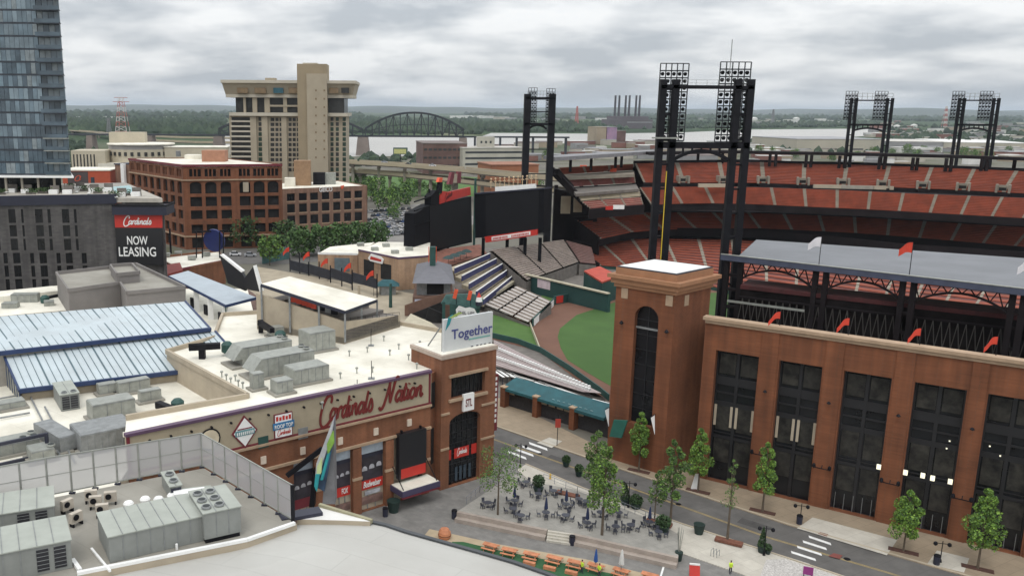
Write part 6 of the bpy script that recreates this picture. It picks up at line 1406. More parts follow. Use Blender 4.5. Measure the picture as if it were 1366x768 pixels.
# ---- rooftop seating terrace with cream canopy on the restaurant roof
q1, q2, q3 = P(343, 439, ZR-.5), P(459, 459, ZR-.5), P(534, 436, ZR-.5); q4 = P(420, 420, ZR-.5)
tr_ = thing('rooftop_terrace', 'cream walled rooftop seating terrace with orange panels under a white canopy', 'terrace', (q2.x, q2.y, ZR-.5))
wa_ = Wall(q1, q2); wb_ = Wall(q2, q3); zA, zB_, zC = wa_.z(343, 391), wb_.z(459, 429), wb_.z(532, 421)
def slopewall(W_, za_, zb_, th, m, name, z0=ZR-.5):
    A0, B0 = W_.pt(0, z0), W_.pt(W_.L, z0); A1, B1 = W_.pt(0, za_), W_.pt(W_.L, zb_); o = -W_.n*th
    mb = MB(); mb.hexa([A0, B0, B0+o, A0+o], [A1, B1, B1+o, A1+o], m); return mb.build(name, m, tr_)
slopewall(wa_, zA, zB_, .4, CREAM, 'side_wall'); slopewall(wb_, zB_, zC, .4, CREAM, 'front_wall')
back = q1+(q3-q2); MB().prism([q1, q2, q3, back], ZR-.4, ZR+.6, CONC).build('floor', CONC, tr_)
mb = MB()
for k in range(6):
    f0, f1 = k/6, (k+1)/6; a0, a1 = q1.lerp(q2, f0), q1.lerp(q2, f1); d = (q3-q2)*.96; zz = zA-1.4-(zA-zB_)*f0-.1*k
    mb.prism([a0+d*.03, a1+d*.03, a1+d, a0+d], ZR, zz, CONCD)
mb.build('seating_steps', CONCD, tr_)
zf = 23.7; c1_, c2__, c3_, c4_ = P(348, 378.5, 26.2), P(460, 414.5, zf), P(503, 399, zf-.1), P(386, 368.5, 26.1)
cc_ = thing('white_terrace_canopy', 'large sloping cream white canopy on posts over the rooftop seats', 'canopy', (c2__.x, c2__.y, zB_))
MB().slab([c1_, c2__, c3_, c4_], .3, WHITE).build('roof', WHITE, cc_)
for a, b in ((c1_, c2__), (c2__, c3_)): MB().bar(a-UP*.25, b-UP*.25, .2, .5, NAVY).build('edge_beam', NAVY, cc_)
for p_, t in ((c1_, 0), (c1_.lerp(c2__, .35), 0), (c1_.lerp(c2__, .7), 0), (c2__, 0), (c2__.lerp(c3_, .5), 0), (c3_, 0)): MB().box((p_.x, p_.y+.3, ZR), .3, .3, p_.z-ZR-.35, 0, GALVD).build('post', GALVD, cc_)
for x in (386, 393, 400.5, 406.5, 412.5): u = wa_.u(x, 402); zz = zA+(zB_-zA)*u/wa_.L; m2 = MB(); wa_.panel(m2, u-.62, u+.5, zz+.05, zz+1.7, -1.2, .1, mat('orange_red_panel', (.62, .07, .03), .6)); m2.build('orange_panel', None, tr_)
for x, m in ((421, DARK), (430, GALVD), (438, DARK)): u = wa_.u(x, 410); zz = zA+(zB_-zA)*u/wa_.L; wa_.panel(MB(), u-.5, u+.6, zz+.05, zz+1.2, -1.4, .4, m).build('bar_stool_row', m, tr_)
mb = MB()
for W_, z0, z1 in ((wb_, zB_, zC),):
    mb.bar(W_.pt(0, z0+.5, -.2), W_.pt(W_.L, z1+.5, -.2), .06, .06, DARK)
    for k in range(9): mb.bar(W_.pt(W_.L*k/8, z0+(z1-z0)*k/8, -.2), W_.pt(W_.L*k/8, z0+(z1-z0)*k/8+.5, -.2), .05, .05, DARK)
mb.build('handrail', DARK, tr_)
# ---- roof-top mechanical units
FANM = mat('fan_dark', (.03, .035, .035), .7)
def curb(mb_par, c, sx, sy, rz): MB().box(c, sx+.8, sy+.8, .3, rz, GREYR).build('curb', GREYR, mb_par)
def ahu(px, py, z, sx, sy, sz, rz, label, hood=False, fans=0, group=None, m=GALV, panels=5):
    """packaged rooftop air handler: casing, panel seams, optional sloping hood and fans"""
    c = P(px, py, z); t_ = thing('rooftop_air_handler', label, 'air handler', c, group); co, si = math.cos(rz), math.sin(rz)
    X, Y = Vector((co, si, 0)), Vector((-si, co, 0)); curb(t_, c, sx, sy, rz); b0 = c+UP*.32
    if hood:
        m2 = MB(); l = sx/2; lo = [b0+X*a*l+Y*b*sy/2 for a, b in ((-.7, -1), (1, -1), (1, 1), (-.7, 1))]; m2.hexa(lo, [p+UP*sz for p in lo], m)
        m2.build('casing', m, t_); h = MB(); a0 = [b0+X*(-1.0)*l+Y*b*sy/2+UP*(sz*.35) for b in (-1, 1)]; a1 = [b0+X*(-.7)*l+Y*b*sy/2+UP*(sz*1.0) for b in (-1, 1)]; a2 = [b0+X*(-.7)*l+Y*b*sy/2+UP*(sz*.35) for b in (-1, 1)]
        h.poly([a0[0], a1[0], a1[1], a0[1]][::-1], m); h.poly([a0[0], a2[0], a1[0]], m); h.poly([a0[1], a1[1], a2[1]], m); h.poly([a0[0], a0[1], a2[1], a2[0]], DARK); h.build('intake_hood', None, t_)
    else: MB().box(b0, sx, sy, sz, rz, m).build('casing', m, t_)
    sm = MB()
    for k in range(1, panels):
        q = b0-Y*(sy/2+.02)+X*(-sx/2+sx*k/panels)*(.85 if hood else 1); sm.bar(q+UP*.1, q+UP*(sz-.1), .07, .05, GALVD)
    sm.bar(b0-Y*(sy/2+.03)-X*sx*.48*(.7 if hood else 1)+UP*sz*.97, b0-Y*(sy/2+.03)+X*sx*.49+UP*sz*.97, .06, .1, GALVD); sm.build('panel_seams', GALVD, t_)
    MB().box(b0+UP*(sz+.01), sx*(.96 if not hood else .8), sy*.99, .06, rz, m).build('lid', m, t_) if not hood else None
    for k in range(fans):
        q = b0+X*sx*(.42-.2*(k//2))+Y*sy*(.22 if k % 2 else -.22)+UP*(sz+.08); MB().lathe(q, [(.42, 0), (.5, .12), (.44, .25)], 12, GALV).build('fan_housing', GALV, t_); MB().lathe(q+UP*.26, [(.4, 0), (.1, .03)], 10, FANM).build('fan', FANM, t_)
    return t_, b0, X, Y
A_ = math.atan2(WC.t.y, WC.t.x)
ahu(345, 482, ZR-.5, 9.5, 3.4, 2.7, A_, 'long grey air handler with a hooded left end on the restaurant roof, rear one', True, 2)
ahu(372, 497, ZR-.5, 9.8, 3.4, 2.7, A_, 'long grey air handler with a hooded left end on the restaurant roof, front one', True, 2)
ahu(409, 508, ZR-.5, 5.4, 3.2, 2.0, A_, 'squat grey box air handler at the right end of the restaurant roof group')
ahu(376, 524, ZR-.5, 2.4, 1.9, 1.6, A_, 'small grey box unit nearest the script sign', panels=3)
ahu(343, 519, ZR-.5, 1.6, 1.2, 2.0, A_, 'small upright beige vent box left of the small grey unit', panels=2)
ahu(423, 466, ZR-.5, 4.6, 3.6, 2.9, A_, 'grey chiller box on a white curb beside the terrace wall', panels=4)
ahu(368, 449, ZR-.5, 2.2, 1.8, 1.4, A_, 'low grey unit beside the left foot of the terrace wall', panels=3)
def duct(pts, r, m, label, tip=None):
    c = Vector(pts[0]); t_ = thing('roof_duct', label, 'duct', (c.x, c.y, min(p.z for p in pts))); mb = MB()
    for a, b in zip(pts, pts[1:]): d = (b-a).normalized(); mb.bar(a-d*r*.5, b+d*r*.5, r, r, m)
    mb.build('duct', m, t_)
    if tip: MB().lathe(tip-UP*.8, [(.5, 0), (.9, .3), (.9, 1.4), (.5, 1.8)], 12, DGREEN).build('exhaust_fan', DGREEN, t_)
a = P(270, 477, ZR-.5); b = a+UP*1.9; c = P(255, 466, ZR+1.4)
duct([P(270, 478, ZR-.5), P(270, 478, ZR-.5)+UP*1.9, P(256, 463, ZR+1.4), P(290, 461, ZR+1.4)], .9, DARK, 'bent black duct with a green fan on the left of the restaurant roof', P(303, 464, ZR+.6))
duct([P(348, 443, ZR-.5), P(348, 443, ZR)+UP*1.6, P(362, 440, ZR+1.4)], .8, DARK, 'bent black duct with a green fan at the terrace foot', P(374, 449, ZR+.6))
duct([P(213, 540, ZL+1.2), P(228, 546, ZL+1.2)], .9, DARK, 'short dark duct with a green fan on the lower roof', P(237, 541, ZL+1))
# small pipes and vents on the restaurant roof
random.seed(12)
for i, (x, y) in enumerate([(302, 507), (308, 512), (314, 508), (318, 515), (296, 503), (454, 505), (476, 498), (497, 497), (430, 545), (490, 470), (520, 474), (545, 480), (560, 462), (512, 455), (466, 475), (324, 518), (532, 466), (556, 492)]):
    c = P(x, y, ZR-.5); t_ = MB().lathe(c, [(.09, 0), (.09, .7), (.22, .72), (.22, .9), (.05, 1.0)], 8, GALV).build('roof_vent_pipe', GALV); tag(t_, 'small capped vent pipe on the white restaurant roof', 'vent', 'vent pipes on the restaurant roof')
for x, y, yt in ((495, 461, 438), (495.5, 505, 481), (476.5, 514, 506)):
    c = P(x, y, ZR-.5); t_ = thing('weather_mast', {438: 'small mast with a base plate right of the terrace', 481: 'thin mast near the edge above the script sign', 506: 'short hooked pipe at the roof edge'}[yt], 'mast', c)
    MB().tube(c, (c.x, c.y, HT(c, yt)), .05, m=DARK).build('pole', DARK, t_); MB().box(c, .9, .9, .12, 0, GALVD).build('base', GALVD, t_)
t_ = thing('speaker_row', 'row of small dark boxes along a rail beside the billboard', 'equipment', P(575, 477, ZR-.5)); a, b = P(558, 480.5, ZR-.4), P(586, 473.5, ZR-.4); MB().bar(a+UP*.1, b+UP*.1, .1, .1, DARK).build('rail', DARK, t_)
for k in range(6): q = a.lerp(b, k/5); MB().box(q, .5, .4, .7, 0, mat('teal_dark', (.02, .06, .08), .6)).build('box', None, t_)
# ---- lower roof units
ahu(149, 556, ZL, 5.6, 3.0, 2.2, A_, 'grey roof unit with open top right of the louvred unit', panels=3)
ahu(138, 592, ZL, 6.5, 5.0, 2.2, A_, 'flat grey metal roof box against the cream wall', panels=8, m=GALVD)
ahu(178, 523, ZL, 4.6, 1.5, 1.6, A_, 'low pale duct box on the lower roof near the glass roof', panels=3)
ahu(200, 535, ZL, 3.0, 1.2, 1.4, A_, 'short pale duct box beside the dark duct', panels=2)
ahu(143, 525, ZL, 2.6, 1.4, 1.3, A_, 'small condenser with a dark end on the lower roof', panels=2, fans=0)
ahu(75, 592, ZL, 7.5, 2.2, 1.7, A_+1.75, 'long grey curved duct section running down the lower roof', panels=6, m=GALVD)
ahu(55, 612, ZL, 2.6, 2.6, 1.2, A_, 'grey box with a round port near the black frame', fans=1, panels=2)
ahu(15, 603, ZL, 6.0, 3.0, 1.3, A_, 'wide low unit with small fans at the left edge', fans=3, panels=4)
ahu(12, 545, ZL, 4.0, 2.0, .8, A_, 'low grey curb box at the left edge of the white roof', panels=2)
pp = MB()
for a, b in (((0, 534), (75, 520)), ((0, 560), (40, 553)), ((40, 530), (80, 610)), ((60, 545), (100, 620)), ((110, 602), (150, 596)), ((20, 590), (40, 586))): pp.tube(P(*a, ZL)+UP*.3, P(*b, ZL)+UP*.3, .13, n=6, m=GALVD)
tag(pp.build('roof_pipework', GALVD), 'grey pipes running across the white lower roof', 'pipes')
t_ = thing('black_steel_frame', 'black square steel frame standing on the lower roof at the left', 'frame', P(64, 606, ZL)); a, b = P(64, 607, ZL), P(-80, 640, ZL); z1 = HT(a, 577)
MB().bar(a, (a.x, a.y, z1), .35, .35, NAVY).build('post', NAVY, t_); MB().bar((a.x, a.y, z1-.17), (b.x, b.y, z1-.17), .35, .35, NAVY).build('beam', NAVY, t_); MB().bar(a+UP*.2, b+UP*.2, .35, .35, NAVY).build('beam', NAVY, t_)
# ---- glass roof
GLR = mat('milky_roof_glass', (.43, .48, .50), .5, scale=.25, col2=(.50, .57, .60), spec=.4); BL = mat('blue_gutter', (.02, .04, .11), .5); GRB = mat('green_glazing_bar', (.08, .13, .15), .5)
gr = thing('glass_hall_roof', 'broad pale blue glass roof in two sloping planes with blue gutters', 'glass roof', P(120, 540, 14))
def gplane(corners, zs, nb, name, major=4):
    a, b, c, d = [P(x, y, z) for (x, y), z in zip(corners, zs)]  # top-left, top-right, bottom-right, bottom-left
    MB().slab([a, b, c, d], .12, GLR).build(name, GLR, gr); mi_, ma = MB(), MB()
    for k in range(nb+1):
        p, q = a.lerp(b, k/nb)+UP*.04, d.lerp(c, k/nb)+UP*.04
        (ma if k % major == 0 else mi_).bar(p, q, .2 if k % major == 0 else .06, .1, GRB)
    mi_.build('glazing_bar', GRB, gr)['kind'] = 'stuff'; ma.build('rafter', GRB, gr)
    MB().bar(d, c, .5, .6, BL).build('gutter', BL, gr); MB().bar(b, c, .3, .35, BL).build('verge', BL, gr); return a, b, c, d
u_ = gplane([(-160, 435), (247, 402), (281, 439), (-130, 486)], (21.5, 21.5, 19.5, 19.5), 36, 'upper_glass')
l_ = gplane([(5, 472), (287, 442), (326, 485.5), (26, 521.5)], (19.0, 19.0, 15.9, 15.9), 31, 'lower_glass')
gl_lo = [(p.x, p.y) for p in (u_[0], u_[1], u_[2], u_[3])]
MB().prism([(p.x, p.y+.5) for p in u_], ZL-.2, 19.2, mat('hall_wall', (.30, .28, .25), .8)).build('hall_wall', None, gr)
a, b = l_[3], P(4, 472, 19.0); mb = MB()
for k in range(7): p = a.lerp(b, k/6); mb.bar((p.x, p.y, ZL), (p.x, p.y, p.z-.2), .14, .14, BL)
mb.poly([(a.x, a.y, ZL), (a.x, a.y, a.z), (b.x, b.y, b.z), (b.x, b.y, ZL)][::-1], mat('side_glazing', (.25, .25, .2), .4)); mb.build('side_glazing', None, gr); MB().bar(a, b, .3, .35, BL).build('verge', BL, gr)
MB().prism([(p.x, p.y+.6) for p in (l_[3], l_[2])]+[(l_[1].x, l_[1].y-.5), (l_[0].x+.5, l_[0].y-.5)], ZL-.2, 15.3, CREAM).build('hall_wall', CREAM, gr)
# ---- grey stepped block behind the glass roof
GB = mat('grey_render', (.20, .185, .175), .85, .08, .3)
def parapet_block(px, z0, z1, m, label, name='grey_block', cat='building', inner=GREYR, group=None):
    c = plist(px, z1); ctr = sum(c, Vector())/len(c); t_ = thing(name, label, cat, (c[0].x, c[0].y, z0), group)
    MB().prism(c, z0, z1-.7, m, inner).build('wall', None, t_); mb = MB()
    for a, b in zip(c, c[1:]+c[:1]): d = (b-a).normalized(); mb.bar(a-UP*.36+d*.1, b-UP*.36-d*.1, .35, .7, m)
    mb.build('parapet', m, t_); return t_
parapet_block([(75, 362), (148, 354), (160, 375), (91, 385)], 10, 20.5, GB, 'left grey rendered block with a pale flat roof behind the glass roof')
parapet_block([(146, 354), (181, 350), (247, 381), (169, 388)], 10, 20.5, GB, 'right grey rendered block with a pale flat roof behind the glass roof')
parapet_block([(91, 368), (118, 365), (128, 382), (96, 387)], 10, 19.5, GB, 'small grey step block in front of the left grey block')
parapet_block([(147, 352), (176, 350), (186, 361), (156, 364)], 19.6, 22.2, GB, 'raised grey box on the middle of the grey blocks')
ahu(110, 408, 14, 5.0, 3.4, 2.8, .1, 'grey rooftop box between the grey blocks and the glass roof', panels=4)
ahu(35, 407, 14, 5.4, 2.0, 2.2, .1, 'long grey rooftop unit on the far left roof', panels=4)
ahu(15, 415, 14, 3.0, 2.0, 1.5, .1, 'small grey unit left of the long unit', panels=2)
ahu(66, 412, 14, 2.0, 2.0, 1.4, .4, 'small tilted grey vent beside the dark duct', panels=2)
duct([P(60, 404, 14)+UP*1, P(80, 400, 14)+UP*1], .7, DARK, 'dark duct on the far left roof', P(60, 400, 15.4))
MB().prism([(p.x, p.y) for p in plist([(-120, 405), (80, 385), (130, 395), (240, 400), (248, 404), (-140, 440)], 14)], ZL-.2, ZL+.5, CREAM, WHITE).build('roof_strip', None, lo)
tag(MB().prism([(p.x, p.y) for p in plist([(-120, 402), (70, 383), (84, 389), (-120, 410)], 15.6)], 14.82, 15.9, WHITE).build('roof_parapet_block', WHITE), 'long white parapet block along the far left roof', 'parapet')
# ---- pale blue metal canopy
k1, k2, k3, k4 = P(301, 407, 19), P(342, 396.5, 19.3), P(251, 361, 19.6), P(225, 368, 19.3)
t_ = thing('grey_blue_canopy', 'long grey blue metal canopy with white columns beside the grey blocks', 'canopy', (k1.x, k1.y, 14)); MB().slab([k1, k2, k3, k4], .35, mat('pale_blue_metal', (.36, .41, .45), .5, .08, .4)).build('roof', None, t_)
MB().bar(k1-UP*.2, k4-UP*.2, .2, .5, BL).build('edge', BL, t_); MB().bar(k1-UP*.2, k2-UP*.2, .2, .5, BL).build('edge', BL, t_)
for f in (.04, .28, .52, .76): p = k1.lerp(k4, f); MB().box((p.x+.3, p.y+.5, 13.3), 1.0, .8, p.z-13.3-.5, .3, WPAINT).build('column', WPAINT, t_)
for f in (.16, .4, .64): p = k1.lerp(k4, f); MB().box((p.x+.6, p.y+1.2, 13.3), 1.6, .3, 3.0, A_+1.6, DARK).build('dark_window', DARK, t_)
MB().box((k2.x, k2.y+.5, 13), .3, .3, k2.z-13.4, 0, DARK).build('post', DARK, t_); MB().bar((k1.x, k1.y, 14), k1-UP*.4, .2, .2, DGREEN).build('post', DGREEN, t_)
a, b = P(300, 418, 15), P(345, 433, 15); t_ = thing('terrace_railing', 'grey glazed railing of the terrace beside the cream terrace wall', 'railing', a); mb = MB()
for k in range(12): q = a.lerp(b, k/11); mb.bar(q-UP*1.2, q+UP*.2, .08, .08, GALVD)
mb.bar(a+UP*.2, b+UP*.2, .12, .12, GALVD); mb.bar(a-UP*1.0, b-UP*1.0, .5, .5, CREAM); mb.build('rails', GALVD, t_)
# beer garden deck with tables seen under the canopy
tag(MB().prism([(p.x, p.y) for p in plist([(300, 418), (345, 432), (350, 400), (330, 385), (300, 388)], 10)], 0, 10, mat('deck_brown', (.12, .07, .055), .9, .3, 1.2)).build('terrace_deck', None), 'brown beer terrace deck between the blue canopy and the cream wall', 'deck')
# black winged sign
vs = thing('winged_black_sign', 'black wing shaped sign structure with white edges behind the terraces', 'sign', D(322, 392, 160))
def wing(px, dpt, m, name, th=.7, sk=0):
    f = [D(x, y, dpt+sk*i) for i, (x, y) in enumerate(px)]; mb = MB(); bk_ = [p+Vector((.3, th, 0)) for p in f]; mb.poly(f, m); mb.poly(bk_[::-1], m)
    for k in range(len(f)): j = (k+1) % len(f); mb.poly([f[k], bk_[k], bk_[j], f[j]], m)
    mb.build(name, m, vs)
wing([(293, 341), (322, 363), (327, 372), (327, 388), (304, 378)][::-1], 160, BLACK, 'left_wing'); wing([(326, 371), (338, 355), (347, 389), (334, 387), (327, 384)][::-1], 159, BLACK, 'right_wing')
wing([(293, 340), (295, 339), (324, 361.5), (322, 363.5)][::-1], 159.8, WPAINT, 'white_edge'); wing([(337.5, 354.5), (339.5, 354), (349, 388), (346.5, 389.5)][::-1], 158.8, WPAINT, 'white_edge')
# ---- low brick building with the blue disc
t_ = parapet_block([(207, 342), (292, 333), (300, 347), (241, 358)], 0, 7.5, BRICK2, 'low brick pavilion with a pale roof below the leasing screen', 'brick_pavilion', inner=WHITE)
q = P(240, 358, 7.5); W_ = Wall(P(241, 358, 7.5), P(302, 346, 7.5)); W_.panel(MB(), 0, W_.L, 6.9, 7.6, .3, .3, MAROON).build('cornice', MAROON, t_)
for i, (x, y) in enumerate(((222, 342), (238, 340), (256, 346), (275, 341))): MB().box(P(x, y, 7.0), 2.4, 1.6, 1.2, .2*i, GALV).build('rooftop_box', GALV, t_)
dd = thing('blue_disc_sign', 'round dark blue disc on a black steel frame', 'sign', P(285, 343, 7)); q = P(285, 343, 7); c = D(285, 321, q.y); r = 15.5*q.y/F
m2 = MB(); m2.tube(c, c+Vector((.25, .8, .1)), r, r, 20, mat('disc_blue', (.01, .02, .12), .5, .15)); m2.build('disc', None, dd)
for x in (262, 270, 293, 298): p = P(x, 344, 7); MB().bar(p, D(x, 309, p.y), .35, .35, DARK).build('post', DARK, dd)
MB().bar(D(260, 309, q.y), D(300, 308, q.y), .4, .5, DARK).build('top_beam', DARK, dd)
q = P(218, 350); tag(MB().prism([(p.x, p.y) for p in plist([(190, 358), (240, 350), (244, 360), (222, 366)], 9)], 8.4, 9, mat('dark_red_roof', (.22, .03, .02), .7)).build('red_roof_panel', None), 'flat dark red roof panel right of the grey blocks', 'roof')
for x in (204, 219, 228): p = P(x, 338, 0); tag(MB().box((p.x, p.y, 0), .6, .6, HT(p, 305), 0, DARK).build('steel_post', DARK), 'black steel post standing behind the brick pavilion', 'post', 'black posts behind the brick pavilion')
# ---- tan pub building and its dark fence with flags
zt = 10.2; pa, pb2, pc2 = P(478, 333, zt), P(531, 344, zt), P(572, 341, zt); pd, pe = P(552, 321, zt), P(490, 330, zt)
t_ = thing('tan_pub_building', 'tan brick building with a pale roof, two dark doorways and a white shield sign', 'building', (pb2.x, pb2.y, 0))
MB().prism([pa, pb2, pc2, P(574, 322, zt), P(505, 321, zt)], 0, zt-.4, BRICK5, WHITE).build('wall', None, t_)
W_ = Wall(pa, pb2); mb = MB(); W_.panel(mb, 0, W_.L, zt-.4, zt+.1, .1, .5, PURP); W2 = Wall(pb2, pc2); W2.panel(mb, 0, W2.L, zt-.4, zt+.1, .1, .5, PURP); mb.build('parapet_trim', PURP, t_)
for x0, x1, y0, y1 in ((485.5, 499, 347, 369), (508, 522, 352, 373)): W_.panel(MB(), W_.u(x0, 360), W_.u(x1, 360), W_.z((x0+x1)/2, y1), W_.z((x0+x1)/2, y0), .08, .3, VOID).build('doorway', VOID, t_)
sgn = W_.quadpx(MB(), [(492, 344), (495, 348), (511, 352), (513, 346), (509, 342), (496, 338)], .4, .2, WPAINT).build('shield_sign', WPAINT, t_); W_.quadpx(MB(), [(495, 345.5), (510, 349), (510, 346), (496, 341.5)], .46, .05, RED).build('sign_lettering', RED, sgn)
a_, b_ = P(424, 337, 8), P(477, 338, 8); MB().prism([a_, b_, P(500, 322, 8), P(440, 328, 8)], 0, 7.7, BRICK5, WHITE).build('side_wing', None, t_); W3_ = Wall(a_, b_); W3_.panel(MB(), 0, W3_.L, 7.4, 8.1, .1, .4, WPAINT).build('wing_trim', WPAINT, t_)
W3_.panel(MB(), W3_.L*.42, W3_.L*.8, 2, 6.4, .2, .4, mat('slate_panel', (.12, .16, .18), .6)).build('slate_window', None, t_)
for x, y in ((481, 328), (500, 334), (527, 338), (546, 334), (515, 329)): MB().box(P(x, y, zt-.4), 2.2, 1.8, 1.1, .3, GALV).build('rooftop_box', GALV, t_)
dfn = thing('dark_screen_fence', 'long dark blue banner fence on posts running to the tan building', 'fence', P(445, 385))
fp = [(387, 362, 347), (412, 368, 352), (441, 377, 357), (470, 387, 363), (503, 397, 368)]
for (xa, ya, ta), (xb, yb, tb_) in zip(fp, fp[1:]):
    p, q = P(xa, ya), P(xb, yb); z0, z1 = HT(p, ta+12.5), HT(p, ta); MB().bar(p.lerp(q, .02)+UP*(z0+z1)/2, q.lerp(p, .02)+UP*(z0+z1)/2, .2, z1-z0, mat('banner_ink', (.02, .023, .035), .7, .3)).build('banner_panel', None, dfn)
for xa, ya, ta in fp+[(400, 365, 340), (426, 372, 352), (456, 382, 360)]: p = P(xa, ya); MB().box(p, .35, .35, HT(p, ta-3), 0, DARK).build('post', DARK, dfn)
for i, (x, y, t) in enumerate(((386.5, 360, 329), (413.5, 368, 335), (437.5, 375, 344), (468.5, 386, 350), (498.5, 395, 360))):
    p = P(x, y); flag(x, y, t, p, RFL, 'orange red flag on the dark banner fence, number %s from the left' % ['one', 'two', 'three', 'four', 'five'][i], 2.2, 1.7, 'flags along the dark banner fence', .9)
fence([P(350, 352), P(386, 345), P(350, 352)][:2], 4.5, 'teal_hoarding', 'teal and grey hoarding behind the black wing sign', mat('hoarding_teal', (.06, .14, .14), .7, .3))
t_ = thing('market_tent', 'small teal topped stall beside the tan building', 'stall', P(517, 393)); c = P(517, 392); MB().box(c, 4.5, 3.5, 2.8, .2, GALVD).build('walls', GALVD, t_); MB().hexa([c+Vector((x*3.6, y*2.4, 2.82)) for x, y in ((-1, -1), (1, -1), (1, 1), (-1, 1))], [c+Vector((x*1.6, y*.9, 4.3)) for x, y in ((-1, -1), (1, -1), (1, 1), (-1, 1))], TEAL).build('tent_roof', TEAL, t_)
# forecourt paving behind
mb = MB(); mb.poly([P(x, y, 0.02) for x, y in ((340, 355), (600, 400), (600, 470), (460, 440), (330, 400))][::-1], mat('forecourt_paving', (.36, .31, .23), .9, .12, .3)); struct('forecourt', mb, None)
# ---- kiosk with pyramid roof, stairs and gateway
kz = 9.0; t_ = thing('pyramid_roof_kiosk', 'kiosk with a grey pyramid roof over dark openings and a brown brick base', 'building', P(578, 412))
kc = [P(x, y, kz) for x, y in ((550, 378), (607, 378.5), (602, 353), (556, 352))]; ap = P(579, 347, kz+2.6)
mb = MB()
for k in range(4): mb.poly([kc[k], kc[(k+1) % 4], ap], mat('kiosk_roof', (.13, .13, .145), .7, .1))
mb.poly(kc[::-1], DARK); mb.build('roof', None, t_)
ctr = sum(kc, Vector())/4
q = [ctr.lerp(c, .8) for c in kc]; MB().prism(q, 5.2, kz-.1, GALVD).build('wall', GALVD, t_); W_ = Wall(q[0], q[1]); W_.panel(MB(), W_.L*.3, W_.L*.8, 5.4, 8.6, .06, .3, VOID).build('opening', VOID, t_)
q2 = [ctr.lerp(c, .98) for c in kc]; MB().prism(q2, 0, 5.18, mat('brown_brick', (.15, .085, .06), .9, .15)).build('base', None, t_)
W_ = Wall(q2[0], q2[1]); W_.panel(MB(), W_.L*.05, W_.L*.22, 2.5, 4.6, .06, .2, mat('pale_poster', (.4, .42, .5), .6)).build('poster', None, t_)
W_.quadpx(MB(), [(540, 418), (540, 404), (572, 393), (607, 386), (607, 420)], 3.0, .4, MATS['brown_brick']).build('stair_wall', None, t_)
W_.quadpx(MB(), [(541, 428), (545, 416), (590, 398), (590, 438)], 4.0, .4, VOID).build('dark_undercroft', VOID, t_)
c = P(577, 360, kz+.6); MB().box(c-UP*1.2, 1.6, 1.6, HT(c, 329)-c.z+1.2, 0, DGREEN).build('green_turret', DGREEN, t_)
for k in (-1, 1): MB().bar(D(577+k*5, 350, c.y), D(577+k*5, 329, c.y), .2, .2, ORANGE).build('orange_pole', ORANGE, t_)
gt_ = thing('green_gateway', 'teal and green steel gateway with a white shield sign behind the billboard', 'gateway', P(610, 440)); gd = P(610, 440).y+6
def gq(px, m, name, dd_=0.0, th=.5):
    f = [D(x, y, gd+dd_) for x, y in px]; mb = MB(); bk_ = [p+Vector((0, th, 0)) for p in f]; mb.poly(f, m); mb.poly(bk_[::-1], m)
    for k in range(len(f)): j = (k+1) % len(f); mb.poly([f[k], bk_[k], bk_[j], f[j]], m)
    mb.build(name, m, gt_)
GT = mat('gate_teal', (.07, .16, .15), .6, .3)
gq([(588, 405), (640, 412), (645, 400), (632, 392), (595, 393)], GT, 'curved_top', .6); gq([(590, 440), (594, 440), (594, 403), (590, 403)], DGREEN, 'post'); gq([(600, 440), (638, 440), (640, 413), (600, 405)], DGREEN, 'screen', .3); gq([(565, 436), (592, 444), (590, 418), (572, 410)], VOID, 'dark_side', .9)
gq([(609, 420), (608, 413), (612, 408), (616, 409), (621, 411), (627, 410), (633, 412), (636, 418), (636, 426), (612, 424)], WPAINT, 'shield_sign', -.4, .3)
q0 = D(611.5, 418.5, gd-.75); q1 = D(633, 420, gd-.75); letters('sign_lettering', 'PHIL LIPS', q0, (q1-q0), UP, .85, NAVY, gt_, width=(q1-q0).length)
for x, y in ((608, 390), (627, 392)): p = D(x+1, y+16, gd-1); t_ = thing('player_banner', 'red and white figure banner on the gateway, %s one' % ('left' if x < 610 else 'right'), 'banner', p); MB().bar(p, D(x, y-6, gd-1), .15, .15, DARK).build('pole', DARK, t_); MB().bar(D(x-2, y+8, gd-1), D(x+1, y-4, gd-1), .5, .9, ORANGE).build('banner', ORANGE, t_)
f_ = [((637, 396), (641, 396), (641, 390), (639, 386)), ]; p = D(640, 410, gd-.5); t_ = thing('tricolour_balloon_sign', 'small red, white and blue striped cone on the gateway', 'ornament', p)
for (y0, y1, m, r0, r1) in ((407, 402, NAVY, 1.2, 1.1), (402, 396, WPAINT, 1.1, .8), (396, 390, RED, .8, .1)):
    a, b = D(639, y0, gd-.5), D(639, y1, gd-.5); MB().tube(a, b, r0*.8, r1*.8, 12, m).build('stripe', m, t_)
t_ = thing('curved_ramp_wall', 'cream curved ramp wall and slender flagpoles in the forecourt', 'wall', P(555, 430)); MB().prism([(p.x, p.y) for p in plist([(535, 433), (575, 446), (590, 452), (590, 441), (575, 430), (548, 418)], 4)], 0, 4, FEN).build('wall', FEN, t_)
for x, y, yt in ((479, 412, 380), (521, 410, 378)): p = P(x, y); tag(MB().tube(p, (p.x, p.y, HT(p, yt)), .5, .35, 8, CREAM if x < 500 else DGREEN).build('forecourt_column', None), 'pale forecourt column behind the canopy' if x < 500 else 'green forecourt column right of the canopy', 'column')

